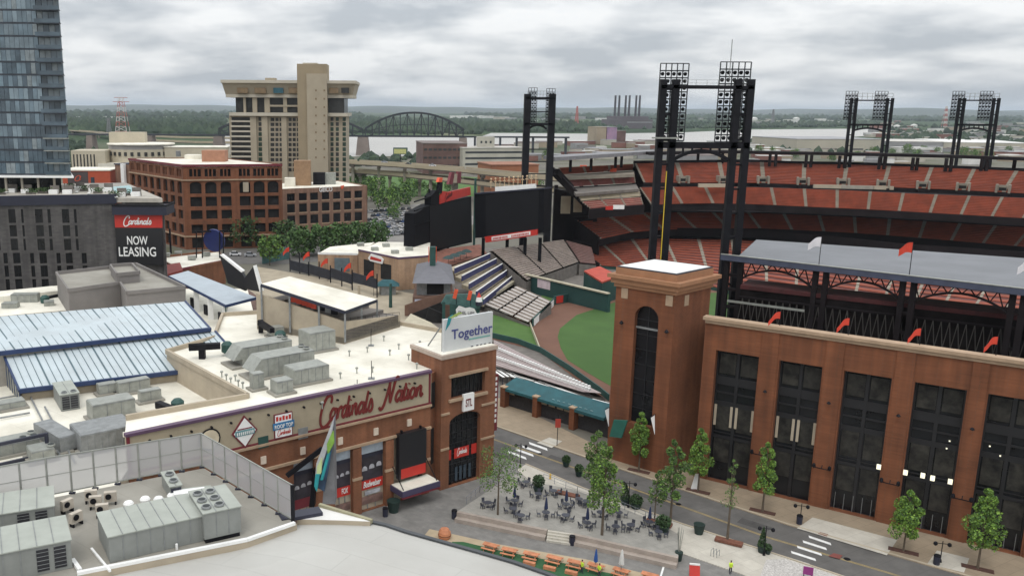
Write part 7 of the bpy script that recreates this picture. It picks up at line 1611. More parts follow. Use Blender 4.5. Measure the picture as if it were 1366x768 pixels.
# ---- near roof deck with mesh fence and HVAC
ZD = 22.0
dk = thing('near_roof_deck', 'grey roof deck of the nearest building with a white edge', 'roof', P(200, 700, ZD))
crn = [(-220, 720), (272, 624), (396, 698), (330, 722), (100, 768), (-300, 870)]
MB().prism([(p.x, p.y) for p in plist(crn, ZD)], ZD-8, ZD, CREAM, GREYR).build('deck', None, dk)
mb = MB()
for a, b in (((393, 699), (330, 721)), ((330, 721), (103, 766)), ((97, 748), (107, 762))): mb.bar(P(*a, ZD)+UP*.12, P(*b, ZD)+UP*.12, .3, .24, WPAINT)
for a, b in (((122, 733), (147, 763)),): mb.bar(P(*a, ZD)+UP*.12, P(*b, ZD)+UP*.12, .16, .16, WPAINT)
mb.build('white_edge_pipe', WPAINT, dk)
MSH = bpy.data.materials.new('perforated_mesh'); MSH.use_nodes = True; t = MSH.node_tree; p = t.nodes['Principled BSDF']; p.inputs['Base Color'].default_value = (.46, .46, .47, 1); p.inputs['Roughness'].default_value = .6; p.inputs['Alpha'].default_value = .78
fnc = thing('perforated_screen_fence', 'tall grey perforated metal screen fence around the near roof deck', 'fence', P(270, 624, ZD))
def meshfence(a, b, ya, yb, n, solid=()):
    A_, B_ = P(*a, ZD), P(*b, ZD); za, zb_ = HT(A_, ya), HT(B_, yb)
    for k in range(n):
        p, q = A_.lerp(B_, k/n), A_.lerp(B_, (k+1)/n); z0, z1 = za+(zb_-za)*k/n, za+(zb_-za)*(k+1)/n
        m = MB(); m.poly([p+UP*.35, q+UP*.35, (q.x, q.y, z1-.1), (p.x, p.y, z0-.1)], MSH); o = m.build('mesh_panel', MSH, fnc)
        f = MB(); f.bar(p, (p.x, p.y, z0), .13, .13, GALV); f.build('post', GALV, fnc)
        r_ = MB(); r_.bar((p.x, p.y, z0-.05), (q.x, q.y, z1-.05), .1, .1, GALV); r_.bar(p+UP*.3, q+UP*.3, .1, .1, GALV); r_.bar(p+UP*(z0-ZD)*.55, q+UP*(z1-ZD)*.55, .05, .05, GALV); r_.build('rail', GALV, fnc)
        MB().box(p-Vector((0, 0, 0)), .5, .3, .14, 0, NAVY).build('foot', NAVY, fnc)
meshfence((65, 664), (270, 623.5), 610, 577, 7); meshfence((-120, 694), (65, 664), 645, 610, 5); meshfence((270, 623.5), (391, 697), 577, 646, 7)
q = P(391, 697, ZD); MB().bar(q, (q.x, q.y, HT(q, 646)), .3, .3, DARK).build('end_post', DARK, fnc)
# big units
FACE = mat('unit_grey', (.23, .24, .225), .6, .08, .8); TOPM = mat('unit_top', (.34, .36, .32), .65, .08, .6); LOUV = mat('louvre_black', (.02, .02, .025), .6)
def unit(name, label, front, zb_, ytop, deep, doors=(), seams=6, fans=(), cat='air handler'):
    A_, B_ = P(*front[0], zb_), P(*front[1], zb_); W_ = Wall(A_, B_); h = HT(A_, ytop)-zb_; t_ = thing(name, label, cat, A_)
    MB().prism([W_.pt(0, 0), W_.pt(W_.L, 0), W_.pt(W_.L, 0, -deep), W_.pt(0, 0, -deep)], zb_+.02, zb_+h-.06, FACE).build('casing', FACE, t_)
    MB().prism([W_.pt(-.08, 0, .08), W_.pt(W_.L+.08, 0, .08), W_.pt(W_.L+.08, 0, -deep-.08), W_.pt(-.08, 0, -deep-.08)], zb_+h-.05, zb_+h+.04, TOPM).build('lid', TOPM, t_)
    for k in range(1, seams): m = MB(); W_.panel(m, W_.L*k/seams-.03, W_.L*k/seams+.03, zb_+.15, zb_+h-.15, .03, .05, GALVD); m.build('seam', GALVD, t_); m = MB(); m.bar(W_.pt(W_.L*k/seams, zb_+h+.06, .05), W_.pt(W_.L*k/seams, zb_+h+.06, -deep), .05, .04, GALVD); m.build('lid_seam', GALVD, t_)
    for a, b in doors:
        d = MB(); W_.panel(d, W_.L*a, W_.L*b, zb_+h*.12, zb_+h*.86, .05, .08, LOUV); dd_ = d.build('louvre', LOUV, t_); l2 = MB()
        for k in range(5): W_.panel(l2, W_.L*a, W_.L*b, zb_+h*(.2+.14*k), zb_+h*(.215+.14*k), .08, .05, GALVD)
        l2.build('louvre_blades', GALVD, dd_)
    for fu, fd in fans:
        q = W_.pt(W_.L*fu, zb_+h+.05, -deep*fd); f_ = MB().lathe(q, [(.34, 0), (.40, .08), (.36, .2)], 14, GALVD).build('fan_ring', GALVD, t_); MB().lathe(q+UP*.2, [(.3, 0), (.08, .04)], 10, FANM).build('fan', FANM, f_)
    return t_, W_, h
for f in ((.2, .3),): pass
unit('louvred_roof_unit', 'large grey rooftop unit with twin black louvres in front of the glass roof', ((82, 549), (107, 545)), ZL, 527, 6.2, doors=((.08, .47), (.53, .92)), seams=2, fans=((.25, .1), (.75, .12)))
unit('large_air_handler', 'long ribbed grey rooftop air handler in the middle of the near deck', ((147, 751), (272, 721)), ZD, 716, 4.4, seams=7)
t_, W_, h = unit('condenser_bank', 'grey condenser box with six round fans joined to the long air handler', ((273, 720), (322, 709)), ZD+.35, 685, 4.4, seams=3, fans=[(.15+.35*i+.0, .18+.3*j) for i in range(2) for j in range(3)])
MB().prism([W_.pt(.1, 0, -.1), W_.pt(W_.L-.1, 0, -.1), W_.pt(W_.L-.1, 0, -5.4), W_.pt(.1, 0, -5.4)], ZD, ZD+.36, DARK).build('skid', DARK, t_)
unit('louvred_air_handler', 'grey rooftop unit with two black louvre doors at the lower left corner', ((-90, 797), (97, 757)), ZD, 757, 4.2, doors=((.74, .83), (.87, .96)), seams=8)
unit('louvred_air_handler', 'grey rooftop unit with two black louvre doors, the rear one at the left edge', ((-90, 730), (74, 703)), ZD, 700, 4.0, doors=((.69, .79), (.84, .94)), seams=7)
t_, W_, h = unit('twin_fan_condenser', 'tall narrow condenser with two top fans near the fence', ((228, 668), (243, 665)), ZD, 649, 3.4, seams=2, fans=((.5, .25), (.5, .7)))
W_.panel(MB(), .05, W_.L-.05, ZD+.2, ZD+h-.2, .05, .06, NAVY).build('coil', NAVY, t_)
def minisplit(x, y, rz, label, m=mat('unit_cream', (.48, .43, .36), .6)):
    c = P(x, y, ZD); t_ = thing('small_condenser', label, 'condenser', c, 'small condensers on the near deck'); MB().box(c+UP*.3, 1.0, .42, .85, rz, m).build('casing', m, t_)
    co, si = math.cos(rz), math.sin(rz); n = Vector((si, -co, 0)); q = c+UP*.8+n*.27-Vector((co, si, 0))*.15; MB().tube(q-n*.02, q+n*.04, .25, .25, 14, DARK).build('fan_grille', DARK, t_)
    for s in (-.4, .4): MB().box(c+Vector((co*s, si*s, 0)), .12, .5, .3, rz, DARK).build('foot', DARK, t_)
for i, (x, y, rz) in enumerate(((90, 683, 1.0), (102, 700, 1.0), (122, 670, .25), (128, 678, .25), (137, 689, .25), (148, 672, .25))):
    minisplit(x, y, rz, ['small cream condenser turned left, rear of the left pair', 'small cream condenser turned left, front of the left pair', 'small cream condenser at the back of the middle group', 'small cream condenser second in the middle group', 'small cream condenser with a visible round fan at the front of the middle group', 'small cream condenser standing right of the middle group'][i])
for i, (x, y) in enumerate(((172, 679), (194, 673), (212, 673), (230, 668))):
    c = P(x, y, ZD); t_ = thing('mushroom_vent', ['white mushroom vent leftmost of the four on the near deck', 'white mushroom vent, second and largest of the four', 'white mushroom vent third of the four', 'white mushroom vent rightmost beside the fan condenser'][i], 'vent', c, 'white mushroom vents'); MB().lathe(c, [(.3, 0), (.3, .4)], 12, GALVD).build('neck', GALVD, t_); MB().lathe(c+UP*.35, [(.4, 0), (.44, .2), (.32, .36), (.1, .4)], 14, WPAINT).build('cap', WPAINT, t_)
t_ = thing('white_duct_box', 'small white duct box beside the condenser bank', 'duct', P(253, 667, ZD)); MB().box(P(253, 667, ZD), 2.6, .9, .9, .3, WPAINT).build('box', WPAINT, t_); MB().box(P(262, 656, ZD), 2.6, 1.6, .15, .3, TOPM).build('pad', TOPM, t_)
for x in (221, 236): p = P(x, 733, ZD-.05); tag(MB().lathe(p, [(.1, 0), (.1, .5), (.02, .55)], 8, WPAINT).build('vent_stub', WPAINT), 'small white vent stub at the white deck edge', 'vent', 'vent stubs at the deck edge')
# ---- nearest curved white roof
ZW = 21.3; cr_ = thing('curved_white_roof', 'large pale curved roof of the nearest building filling the foreground', 'roof', P(430, 760, ZW))
edge = [(395, 700), (420, 696), (455, 695), (494, 697), (515, 701.5), (540, 710), (588, 723.5), (640, 738), (685, 751), (728, 766), (800, 795), (900, 850)]
ep = plist(edge, ZW); low = plist([(600, 950), (100, 950), (-200, 880), (103, 770), (300, 732)], ZW+.0)
n_ = len(ep); mb = MB(); ctr = P(420, 790, ZW+1.0)
ring_ = ep+low
for a, b in zip(ring_, ring_[1:]+ring_[:1]): 
    m0, m1 = a.lerp(ctr, .5)+UP*.35, b.lerp(ctr, .5)+UP*.35; mb.poly([a, m0, m1, b], LROOF); mb.poly([m0, ctr, m1], LROOF)
mb.build('roof_skin', LROOF, cr_, smooth=True)
mb = MB()
for a, b in zip(ep[2:], ep[3:]): mb.bar(a-UP*.05, b-UP*.05, .35, .5, mat('dark_edge', (.05, .055, .06), .5)); mb.hexa([(a.x, a.y, 9), (b.x, b.y, 9), (b.x-.3, b.y-.6, 9), (a.x-.3, a.y-.6, 9)], [(a.x, a.y, ZW-.3), (b.x, b.y, ZW-.3), (b.x-.3, b.y-.6, ZW-.3), (a.x-.3, a.y-.6, ZW-.3)], CREAM)
mb.build('edge_band', None, cr_)
MB().prism([(p.x, p.y) for p in plist([(396, 692), (426, 674), (462, 684), (494, 695), (450, 693.5)], ZW+.5)], ZW-6, ZW+.5, CREAM, mat('white_parapet', (.66, .65, .62), .8, .06)).build('corner_parapet', None, cr_)
MB().bar(P(426, 673.5, ZW+.6), P(496, 695, ZW+.4), .3, .35, mat('olive_coping', (.30, .28, .18), .8)).build('coping', None, cr_)
MB().box(P(401, 688, ZW+.5), 3.5, 1.2, .3, .4, NAVY).build('dark_flashing', NAVY, cr_)
# ================================================================ STREET AND PLAZA
def sheet(name, px, z, m, z0=None):
    pts = plist(px, z); mb = MB()
    if z0 is None:
        for t in tessellate_polygon([pts]):
            a, b, c = [pts[k] for k in t]; mb.poly([a, b, c] if (b-a).cross(c-a).z > 0 else [c, b, a], m)
    else: mb.prism([(p.x, p.y) for p in pts], z0, z, m)
    return struct(name, mb, m)
far_k = [(480, 510), (659, 567.5), (788, 612), (881, 643), (1053, 700), (1237, 753), (1340, 782), (1480, 822)]
near_k = [(560, 570), (701, 619), (780, 652), (910, 699), (1046, 743), (1200, 794), (1400, 862)]
sheet('road', [(470, 500)]+far_k[1:]+near_k[::-1]+[(500, 548)], 0.02, ASPH)
sheet('pavement', far_k+[(1600, 790), (925, 630), (884, 622), (809, 600), (671, 532), (600, 512), (500, 485)], .13, WALKB, 0)
sheet('plaza_paving', [(300, 760), (586, 640), (655, 608), (701, 619), (910, 705), (1010, 768), (1100, 830), (700, 900), (300, 850)], .012, PLAZA)
sheet('pavement', near_k[1:]+[(1380, 880), (1090, 815), (1004, 770), (903, 735), (880, 712), (706, 640), (690, 626)], .125, WALKL, 0)
sheet('cobbled_corner', [(1022, 746), (1046, 744.5), (1190, 792), (1080, 800), (1014, 768)], .135, mat('pale_cobbles', (.33, .31, .29), .9, scale=5, col2=(.62, .60, .57)))
KB = mat('kerb_stone', (.42, .36, .27), .85, .1)
for ks, nm, zz in ((far_k, 'kerb', .15), (near_k[1:], 'kerb', .15)):
    mb = MB(); 
    for a, b in zip(ks, ks[1:]): mb.bar(P(*a, 0)+UP*.075, P(*b, 0)+UP*.075, .3, .16, KB)
    struct(nm, mb, KB)
YL = mat('faded_yellow_line', (.36, .27, .11), .8, .2, 1); WL_ = mat('white_road_paint', (.72, .72, .70), .8, .12, 2)
mb = MB(); yl = [(600, 563), (653, 583.5), (788, 631), (1024, 716), (1198, 767), (1300, 797)]
for a, b in zip(yl, yl[1:]):
    p, q = P(*a, .03), P(*b, .03); n_ = (q-p).cross(UP).normalized()
    for o in (-.17, .08): mb.poly([p+n_*o, q+n_*o, q+n_*(o+.13), p+n_*(o+.13)][::1], YL)
struct('yellow_centre_line', mb, YL)
for st in (((1078.5, 713.5, 1108, 723.5), (1070.7, 720, 1102, 730), (1063, 727, 1095.5, 737.5), (1055, 734, 1087.6, 744.5), (1047, 741, 1080, 751.5)), ((705.6, 589, 729.5, 597.5), (696, 593, 721, 602), (687, 597, 711, 605.6), (678, 600.5, 701.5, 609.5))):
    mb = MB()
    for x0, y0, x1, y1 in st: mb.poly([P(x0, y0, .032), P(x0+1, y0+3.2, .032), P(x1+1, y1+3.2, .032), P(x1, y1, .032)], WL_)
    struct('crosswalk', mb, WL_)
for px in ([(1063, 704), (1084, 689.5), (1197, 719.5), (1183, 740)], [(1237, 751), (1250, 733.5), (1293, 744), (1286, 763)], [(716, 590), (733, 583), (750, 588), (736, 597)], [(838, 611), (858, 603), (900, 617), (888, 630)]): sheet('light_paving_patch', px, .136, WALKL)
for px in ([(1105, 741), (1112, 737), (1124, 740), (1120, 745)], [(1091, 711), (1094, 709), (1105, 712), (1103, 715)]): sheet('kerb_ramp', px, .14, mat('ramp_red', (.2, .06, .05), .8))
sheet('picnic_paving', [(566, 714), (573, 705), (669, 726), (785, 746), (880, 769), (980, 800), (700, 800), (560, 740)], .02, mat('picnic_beige', (.42, .34, .23), .9, .1, .5))
sheet('artificial_turf', [(603, 722), (618, 722), (664, 733), (760, 752), (850, 772), (900, 800), (700, 800), (600, 740)], .026, TURF)
# patio with its two-tier wall and steps
mb = MB(); bl_, br_, fr_, fl_ = patio(700, 623), patio(905, 706), patio(905, 742), patio(611, 681)
pts = [patio(x, y) for x, y in ((611, 681), (730.5, 705.5), (766, 711), (905, 742), (905, 712), (883, 699), (840, 681), (701, 627), (672, 640))]
mb = MB().hexa([(p.x, p.y, -.1) for p in pts], pts, CONC, PATIO); struct('patio_terrace', mb, None)
for seg, nm in ((((611, 681), (730.5, 705.5)), 'left'), (((766, 711), (905, 742)), 'right')):
    a, b = patio(*seg[0]), patio(*seg[1]); d = (b-a).normalized(); n_ = d.cross(UP); n_.z = 0; n_.normalize()
    t_ = thing('two_tier_wall', 'pale two tier seat wall of the patio, %s of the steps' % nm, 'wall', (a.x, a.y, 0)); MM = mat('wall_precast', (.34, .29, .25), .85, .12, 1)
    MB().hexa([(a.x, a.y, 0), (a+n_*.5).to_2d().to_tuple()+(0,), (b+n_*.5).to_2d().to_tuple()+(0,), (b.x, b.y, 0)], [a+UP*.05, a+n_*.5+UP*.05, b+n_*.5+UP*.05, b+UP*.05], MM).build('upper_tier', MM, t_)
    MB().prism([(a+n_*.5).to_2d(), (b+n_*.5).to_2d(), (b+n_*1.3).to_2d(), (a+n_*1.3).to_2d()], 0, .55, MM).build('lower_tier', MM, t_)
a, b = patio(731, 705.7), patio(766, 711); n_ = (b-a).cross(UP); n_.z = 0; n_.normalize(); t_ = thing('patio_steps', 'four pale steps between the two halves of the patio wall', 'steps', (a.x, a.y, 0))
for k in range(4): MB().prism([(a+n_*k*.35).to_2d(), (b+n_*k*.35).to_2d(), (b+n_*(k+1)*.35).to_2d(), (a+n_*(k+1)*.35).to_2d()], 0, 1.05-.25*k, WALKL).build('step', WALKL, t_)
p, q = P(887, 745, .016), P(880, 768, .016); mb = MB(); mb.poly([p, q, q+Vector((.25, 0, 0)), p+Vector((.25, 0, 0))], WL_); struct('white_strip', mb, WL_)
# patio railings
RL = mat('thin_rail', (.20, .21, .24), .5)
def rail(pts, h, label):
    t_ = thing('patio_railing', label, 'railing', pts[0])
    for a, b in zip(pts, pts[1:]):
        mb = MB(); n = max(2, int((b-a).length/1.6))
        for k in range(n+1): q = a.lerp(b, k/n); MB().bar(q, q+UP*h, .06, .06, RL).build('post', RL, t_)
        mb.bar(a+UP*h, b+UP*h, .05, .05, RL); mb.bar(a+UP*h*.5, b+UP*h*.5, .03, .03, RL); mb.build('rail', RL, t_)
rail([patio(x, y) for x, y in ((622, 672), (640, 657), (664, 648))], 1.1, 'thin grey railing at the left end of the patio')
rail([patio(x, y) for x, y in ((725, 640), (770, 657), (820, 674), (875, 697))], 1.0, 'thin grey railing along the street side of the patio')
# ---------------------------------------------------------------- trees
def tree(name, label, c, H_, W_, trunk, nleaf, leaf, mats, group=None, clumps=14, sparse=0.0, shape='oval', lean=0.0):
    """tapered trunk and limbs, crown of many small leaf faces gathered in clumps"""
    t_ = thing(name, label, 'tree', c, group); tm = MB(); r = max(.06, H_*.011); top = c+Vector((lean*H_*.05, 0, H_*.8)); tm.tube(c, c+UP*H_*trunk, r*1.4, r, 7, BARK); tm.tube(c+UP*H_*trunk, top, r, r*.25, 6, BARK); cl = []
    for k in range(clumps):
        f = (k+.5)/clumps; z = H_*(trunk+(1-trunk)*(.06+.88*f)); prof = ((1-f)**.55*min(1, .55+2.2*f)+.08) if shape == 'oval' else math.sin(math.pi*(.18+.72*f))**.5
        a_ = k*2.4+random.random(); rr = W_/2*prof*random.uniform(.45, .8); q = c+Vector((math.cos(a_)*rr, math.sin(a_)*rr, z)); cl.append((q, W_*.5*random.uniform(.32, .55)*max(.35, prof)))
        tm.tube(c+UP*(H_*trunk+(z-H_*trunk)*.55), q, r*.4, r*.12, 5, BARK)
    tm.build('trunk', BARK, t_); pts = []
    for i in range(nleaf):
        q, s = random.choice(cl); v = Vector((random.gauss(0, 1), random.gauss(0, 1), random.gauss(0, 1))).normalized()*s*random.uniform(.55, 1.05)**.7; v.z *= 1.1
        if random.random() < sparse: v *= 1.35
        pts.append(q+v)
    MB().leaves(pts, leaf, mats).build('crown', None, t_); return t_
def ptree(px, py, ytop, wpx, label, n, trunk=.3, leaf=.22, mats=LEAF, onp=False, group=None, **k):
    c = patio(px, py) if onp else P(px, py, .13); s = (c-EYE).length/F; return tree('street_tree', label, c, HT(c, ytop)-c.z, wpx*s*1.0, trunk*.78, int(n*2.6), leaf*.62, mats, group, **k)
random.seed(31)
for i, (x, y, yt, w_, lab) in enumerate(((852, 628, 546, 31, 'slim green street tree on the far pavement, in front of the brick entrance tower'), (931, 655, 567, 31, 'slim green street tree beside the first window bay of the brick front'), (1017, 682, 585, 33, 'slim green street tree in front of the second window bay'), (1205, 735, 651, 38, 'bushy green street tree in front of the fourth window bay'), (1304, 758, 647, 44, 'tallest green street tree at the right, in front of the fifth window bay'))):
    ptree(x, y, yt, w_, lab, 1500, trunk=.28, clumps=18)
    c = P(x, y, .13); tag(MB().box(c+UP*.003, 3.4, 1.0, .07, -.54, mat('bark_mulch', (.085, .04, .03), .95, .3, 3)).build('planting_bed', None), 'brown mulch bed at the foot of %s tree on the far pavement' % ['the leftmost', 'the second', 'the third', 'the fourth', 'the rightmost'][i], 'bed')
PL = [LEAF[1], LEAF[2], mat('leaf_olive', (.09, .13, .05), .75, .25, 1)]
ptree(664, 686, 597, 56, 'thin crowned tree at the left end of the patio', 700, trunk=.45, mats=PL, onp=True, sparse=.4, leaf=.2, clumps=11, shape='flat')
ptree(803, 713, 590, 50, 'tall leafy tree at the patio wall, tallest on the patio', 1500, trunk=.33, mats=PL+[LEAF[0]], onp=True, leaf=.24, clumps=16)
ptree(791, 672, 572, 44, 'leafy tree behind the tallest patio tree, by the kerb', 1100, trunk=.35, mats=PL, onp=True, leaf=.22)
ptree(894, 699, 581, 40, 'dark green tree at the right end of the patio', 1500, trunk=.3, mats=PL, onp=True, leaf=.23, clumps=18)
ptree(873, 693, 625, 22, 'small thin tree left of the dark green patio tree', 260, trunk=.35, mats=PL, onp=True, sparse=.4, leaf=.2)
ptree(970, 722, 607, 20, 'thin almost bare young tree near the kerb, right of the patio', 230, trunk=.42, mats=PL, sparse=.5, leaf=.16, clumps=12)
for x, y, lab in ((972, 724, 'brown mulch bed under the thin bare tree'), (757, 661, 'orange brown bed left of the tall patio trees'), (879, 699, 'orange brown bed under the right patio trees')): tag(MB().box(P(x, y, .13)+UP*.1, 3.4, 1.1, .3, -.54, mat('bed_brown', (.17, .07, .045), .95, .3, 3)).build('planting_bed', None), lab, 'bed')
# park and street trees in the middle distance: a few source trees, copied
def mtree(px, py, ytop, wpx, label, group, mats=DLEAF, n=900, k=0):
    c = P(px, py); s = c.y/F; H_ = HT(c, ytop); return tree('park_tree', label, c, H_, wpx*s, .16, n, .62, mats, group, clumps=20, shape='flat')
g_ = 'trees in front of the garage and office'; rowpos = [(325, 330, 289, 46, 'dark leafy tree in front of the brick garage corner, leftmost of the row'), (352, 326, 287, 44, 'dark broad tree between the garage and the office'), (382, 331, 297, 40, 'dark tree in front of the left end of the office'), (402, 342, 305, 42, 'leafy tree at the left start of the long tree row'), (428, 340, 302, 40, 'leafy tree second in the long row before the office'), (453, 337, 300, 40, 'leafy tree in the middle of the long row before the office'), (478, 334, 298, 42, 'leafy tree fourth in the long row before the office'), (502, 331, 297, 40, 'leafy tree at the right end of the long row')]
for x, y, yt, w_, lab in rowpos: mtree(x, y, yt, w_, lab, g_, DLEAF if x < 395 else [DLEAF[0], DLEAF[2], LEAF[2]])
c = P(360, 354); tree('round_tree', 'round trimmed bright green tree standing alone before the tree row', c, HT(c, 315), 34*c.y/F, .3, 900, .5, [LEAF[1], LEAF[2], DLEAF[2]], clumps=16, shape='flat')
pk = [(478, 252, 230, 26), (495, 268, 238, 34), (515, 282, 252, 38), (534, 275, 246, 32), (548, 262, 240, 26), (466, 264, 244, 24), (505, 252, 234, 24), (560, 255, 240, 20), (578, 262, 244, 22), (600, 255, 241, 18), (525, 292, 275, 22), (540, 248, 234, 16)]
srcs = []
for i, (x, y, yt, w_) in enumerate(pk):
    lab = 'leafy tree in the park below the elevated highway'
    if len(srcs) < 3:
        o = mtree(x, y, yt, w_, lab, 'park trees below the highway', [DLEAF[0], LEAF[2], LEAF[1]]); srcs.append((o, HT(P(x, y), yt)))
    else:
        o, h0 = srcs[i % 3]; k = HT(P(x, y), yt)/h0; dup(o, P(x, y), i*1.1, lab, None, (k, k, k))
for x, y, s_ in ((92, 262, .5), (100, 250, .4), (648, 206, .5), (694, 250, .7), (716, 252, .6), (700, 300, .5), (1012, 206, .8), (1030, 205, .6), (1098, 202, .5), (1210, 205, .9), (1232, 203, .7), (1250, 204, .6), (1345, 205, .7), (1190, 206, .6), (905, 198, .5), (890, 199, .6), (1165, 208, .8), (1285, 212, 1.0), (1300, 214, .9), (1318, 213, .8), (1142, 212, .7), (1060, 211, .8), (995, 209, .7), (1222, 214, .9), (1392, 214, 1), (730, 214, .8), (672, 206, .7), (1110, 215, .7)):
    dup(srcs[x % 3][0], P(x, y), x, 'leafy tree among the buildings beyond the ballpark' if x > 640 else 'green tree beside the glass tower', 'scattered trees beyond the ballpark' if x > 640 else 'trees beside the glass tower', (s_,)*3)
# ---------------------------------------------------------------- cars
CW = [mat('car_'+n, c, .3, .03) for n, c in (('white', (.62, .62, .63)), ('blue', (.04, .08, .2)), ('silver', (.35, .36, .38)), ('dark', (.03, .03, .035)), ('red', (.3, .03, .03)))]
CGL = mat('car_glass', (.02, .025, .03), .1); TY = mat('tyre', (.02, .02, .02), .8)
def carproto(m, kind, lab):
    t_ = thing('parked_car', lab, 'car', (0, 0, 0)); h = .75 if kind == 'car' else .95
    MB().hexa([(-2.2, -.88, .3), (2.2, -.88, .3), (2.2, .88, .3), (-2.2, .88, .3)], [(-2.15, -.85, h+.15), (2.1, -.85, h), (2.1, .85, h), (-2.15, .85, h+.15)], m).build('body', m, t_)
    ca = MB().hexa([(-1.7, -.82, h+.1), (1.0, -.82, h+.05), (1.0, .82, h+.05), (-1.7, .82, h+.1)], [(-1.2, -.66, h+.72), (.35, -.66, h+.72), (.35, .66, h+.72), (-1.2, .66, h+.72)], CGL).build('windows', CGL, t_)
    MB().prism([(-1.18, -.64), (.33, -.64), (.33, .64), (-1.18, .64)], h+.73, h+.78, m).build('roof', m, t_)
    for x in (-1.35, 1.35):
        for y in (-.8, .8): MB().tube((x, y-.1, .33), (x, y+.1, .33), .33, .33, 10, TY).build('wheel', TY, t_)
    for y in (-.6, .6): MB().box((2.17, y, .55), .06, .35, .16, 0, WPAINT).build('headlight', WPAINT, t_)
    return t_
random.seed(17); protos = {}
def place_car(x, y, rz, ci, lab, grp, z=0.05):
    if ci not in protos: o = carproto(CW[ci], 'car' if ci % 2 else 'suv', lab); protos[ci] = o; o.location = P(x, y, z); o.rotation_euler = (0, 0, rz); o['group'] = grp; return
    dup(protos[ci], P(x, y, z), rz, lab, grp)
sheet('car_park', [(480, 318), (488, 280), (560, 272), (640, 290), (600, 330), (530, 335)], .015, mat('car_park_asphalt', (.20, .19, .175), .9, .15, .1))
CN_ = ['white', 'blue', 'silver', 'dark', 'red']
for r_ in range(7):
    for k in range(10):
        x = 488+k*7.2+r_*2.5+random.uniform(-.8, .8); y = 284+r_*5.2-k*.55
        if x > 560 or random.random() < .12: continue
        ci = random.choice([0, 0, 0, 1, 2, 2, 3, 3, 1]); place_car(x, y, 1.3+random.uniform(-.05, .05), ci, CN_[ci]+' car parked in the car park left of the scoreboards', 'cars in the car park, '+CN_[ci])
place_car(314, 341, .1, 0, 'white pickup parked in front of the garage', 'cars by the garage'); place_car(334, 342, .1, 2, 'silver car parked in front of the garage', 'cars by the garage')
for x, y, ci in ((513, 219.5, 2), (577, 224, 0), (545, 222, 3)): place_car(x, y-2, -.3, ci, CN_[ci]+' car driving on the upper elevated highway', 'cars on the highway', 19.07)
sheet('cross_street', [(290, 352), (300, 336), (520, 318), (560, 322), (480, 345), (380, 352)], .012, ASPH)
# ---------------------------------------------------------------- patio furniture
IRON = mat('furniture_navy', (.045, .048, .065), .55, .15); UMB = mat('umbrella_navy', (.015, .025, .075), .8, .15)
def mk_chair():
    t_ = thing('patio_chair', 'x', 'chair', (0, 0, 0)); MB().box((0, 0, .42), .46, .46, .05, 0, IRON).build('seat', IRON, t_); MB().hexa([(-.22, .2, .5), (.22, .2, .5), (.22, .24, .5), (-.22, .24, .5)], [(-.22, .28, .95), (.22, .28, .95), (.22, .32, .95), (-.22, .32, .95)], IRON).build('backrest', IRON, t_)
    for x in (-.2, .2):
        for y in (-.2, .2): MB().bar((x, y, 0), (x, y, .42), .05, .05, IRON).build('leg', IRON, t_)
    return t_
def mk_table():
    t_ = thing('patio_table', 'x', 'table', (0, 0, 0)); MB().lathe((0, 0, .70), [(.55, 0), (.55, .05)], 16, IRON).build('tabletop', IRON, t_); MB().lathe((0, 0, 0), [(.32, 0), (.28, .04), (.05, .08), (.05, .7)], 10, IRON).build('pedestal', IRON, t_); return t_
def mk_umb(m=UMB, name='closed_umbrella'):
    t_ = thing(name, 'x', 'umbrella', (0, 0, 0)); MB().tube((0, 0, 0), (0, 0, 2.9), .035, n=8, m=GALVD).build('pole', GALVD, t_); MB().lathe((0, 0, 1.15), [(.16, 0), (.26, .12), (.2, .8), (.10, 1.5), (.03, 1.75)], 12, m).build('folded_canopy', m, t_); return t_
tabs = [(651, 676, 4, 0, 'at the far left behind the thin tree'), (686, 673, 4, 1, 'fourth from the left, under a closed umbrella'), (684, 684, 3, 0, 'just in front of the left umbrella table'), (695, 693, 3, 0, 'nearest the wall on the left half'), (701, 648, 4, 0, 'furthest back beside the kerb'), (718, 664, 4, 0, 'below the dark planter bush'), (738, 660, 4, 0, 'in the back row right of the dark bush'), (728, 689, 4, 1, 'with a navy umbrella above the steps'), (755, 678, 4, 1, 'in the centre with the tallest umbrella'), (754, 693, 4, 0, 'in the centre front, nearest the steps'), (772, 671, 4, 0, 'left one of the long back group'), (782, 674, 4, 0, 'right one of the long back group'), (783, 703, 4, 1, 'with an umbrella at the right of the steps'), (801, 689, 3, 0, 'beside the tall patio tree'), (825, 689, 4, 0, 'alone right of the tall patio tree'), (821, 708, 4, 0, 'rectangular group by the right wall'), (841, 706, 4, 0, 'second by the right wall'), (866, 702, 4, 1, 'with an umbrella at the right end'), (878, 715, 4, 0, 'nearest the right end of the wall')]
ch0, tb0, um0 = mk_chair(), mk_table(), mk_umb(); used = [0, 0, 0]; random.seed(41)
def put(src, i, loc, rz, lab, grp):
    if not used[i]: used[i] = 1; src.location = loc; src.rotation_euler = (0, 0, rz); src['label'] = lab; src['group'] = grp; return src
    return dup(src, loc, rz, lab, grp)
for x, y, nc, u_m, lab in tabs:
    c = patio(x, y); put(tb0, 1, c, 0, 'navy patio table '+lab, 'patio tables'); a0 = random.random()*1.5
    for k in range(nc):
        a_ = a0+k*2*math.pi/nc; q = c+Vector((math.cos(a_)*.95, math.sin(a_)*.95, 0)); q.z = c.z; put(ch0, 0, q, a_-math.pi/2+random.uniform(-.2, .2), 'navy chair at the table '+lab, 'patio chairs, table '+lab)
    if u_m: put(um0, 2, c+UP*.0, 0, 'closed navy umbrella at the table '+lab, 'closed umbrellas on the patio')
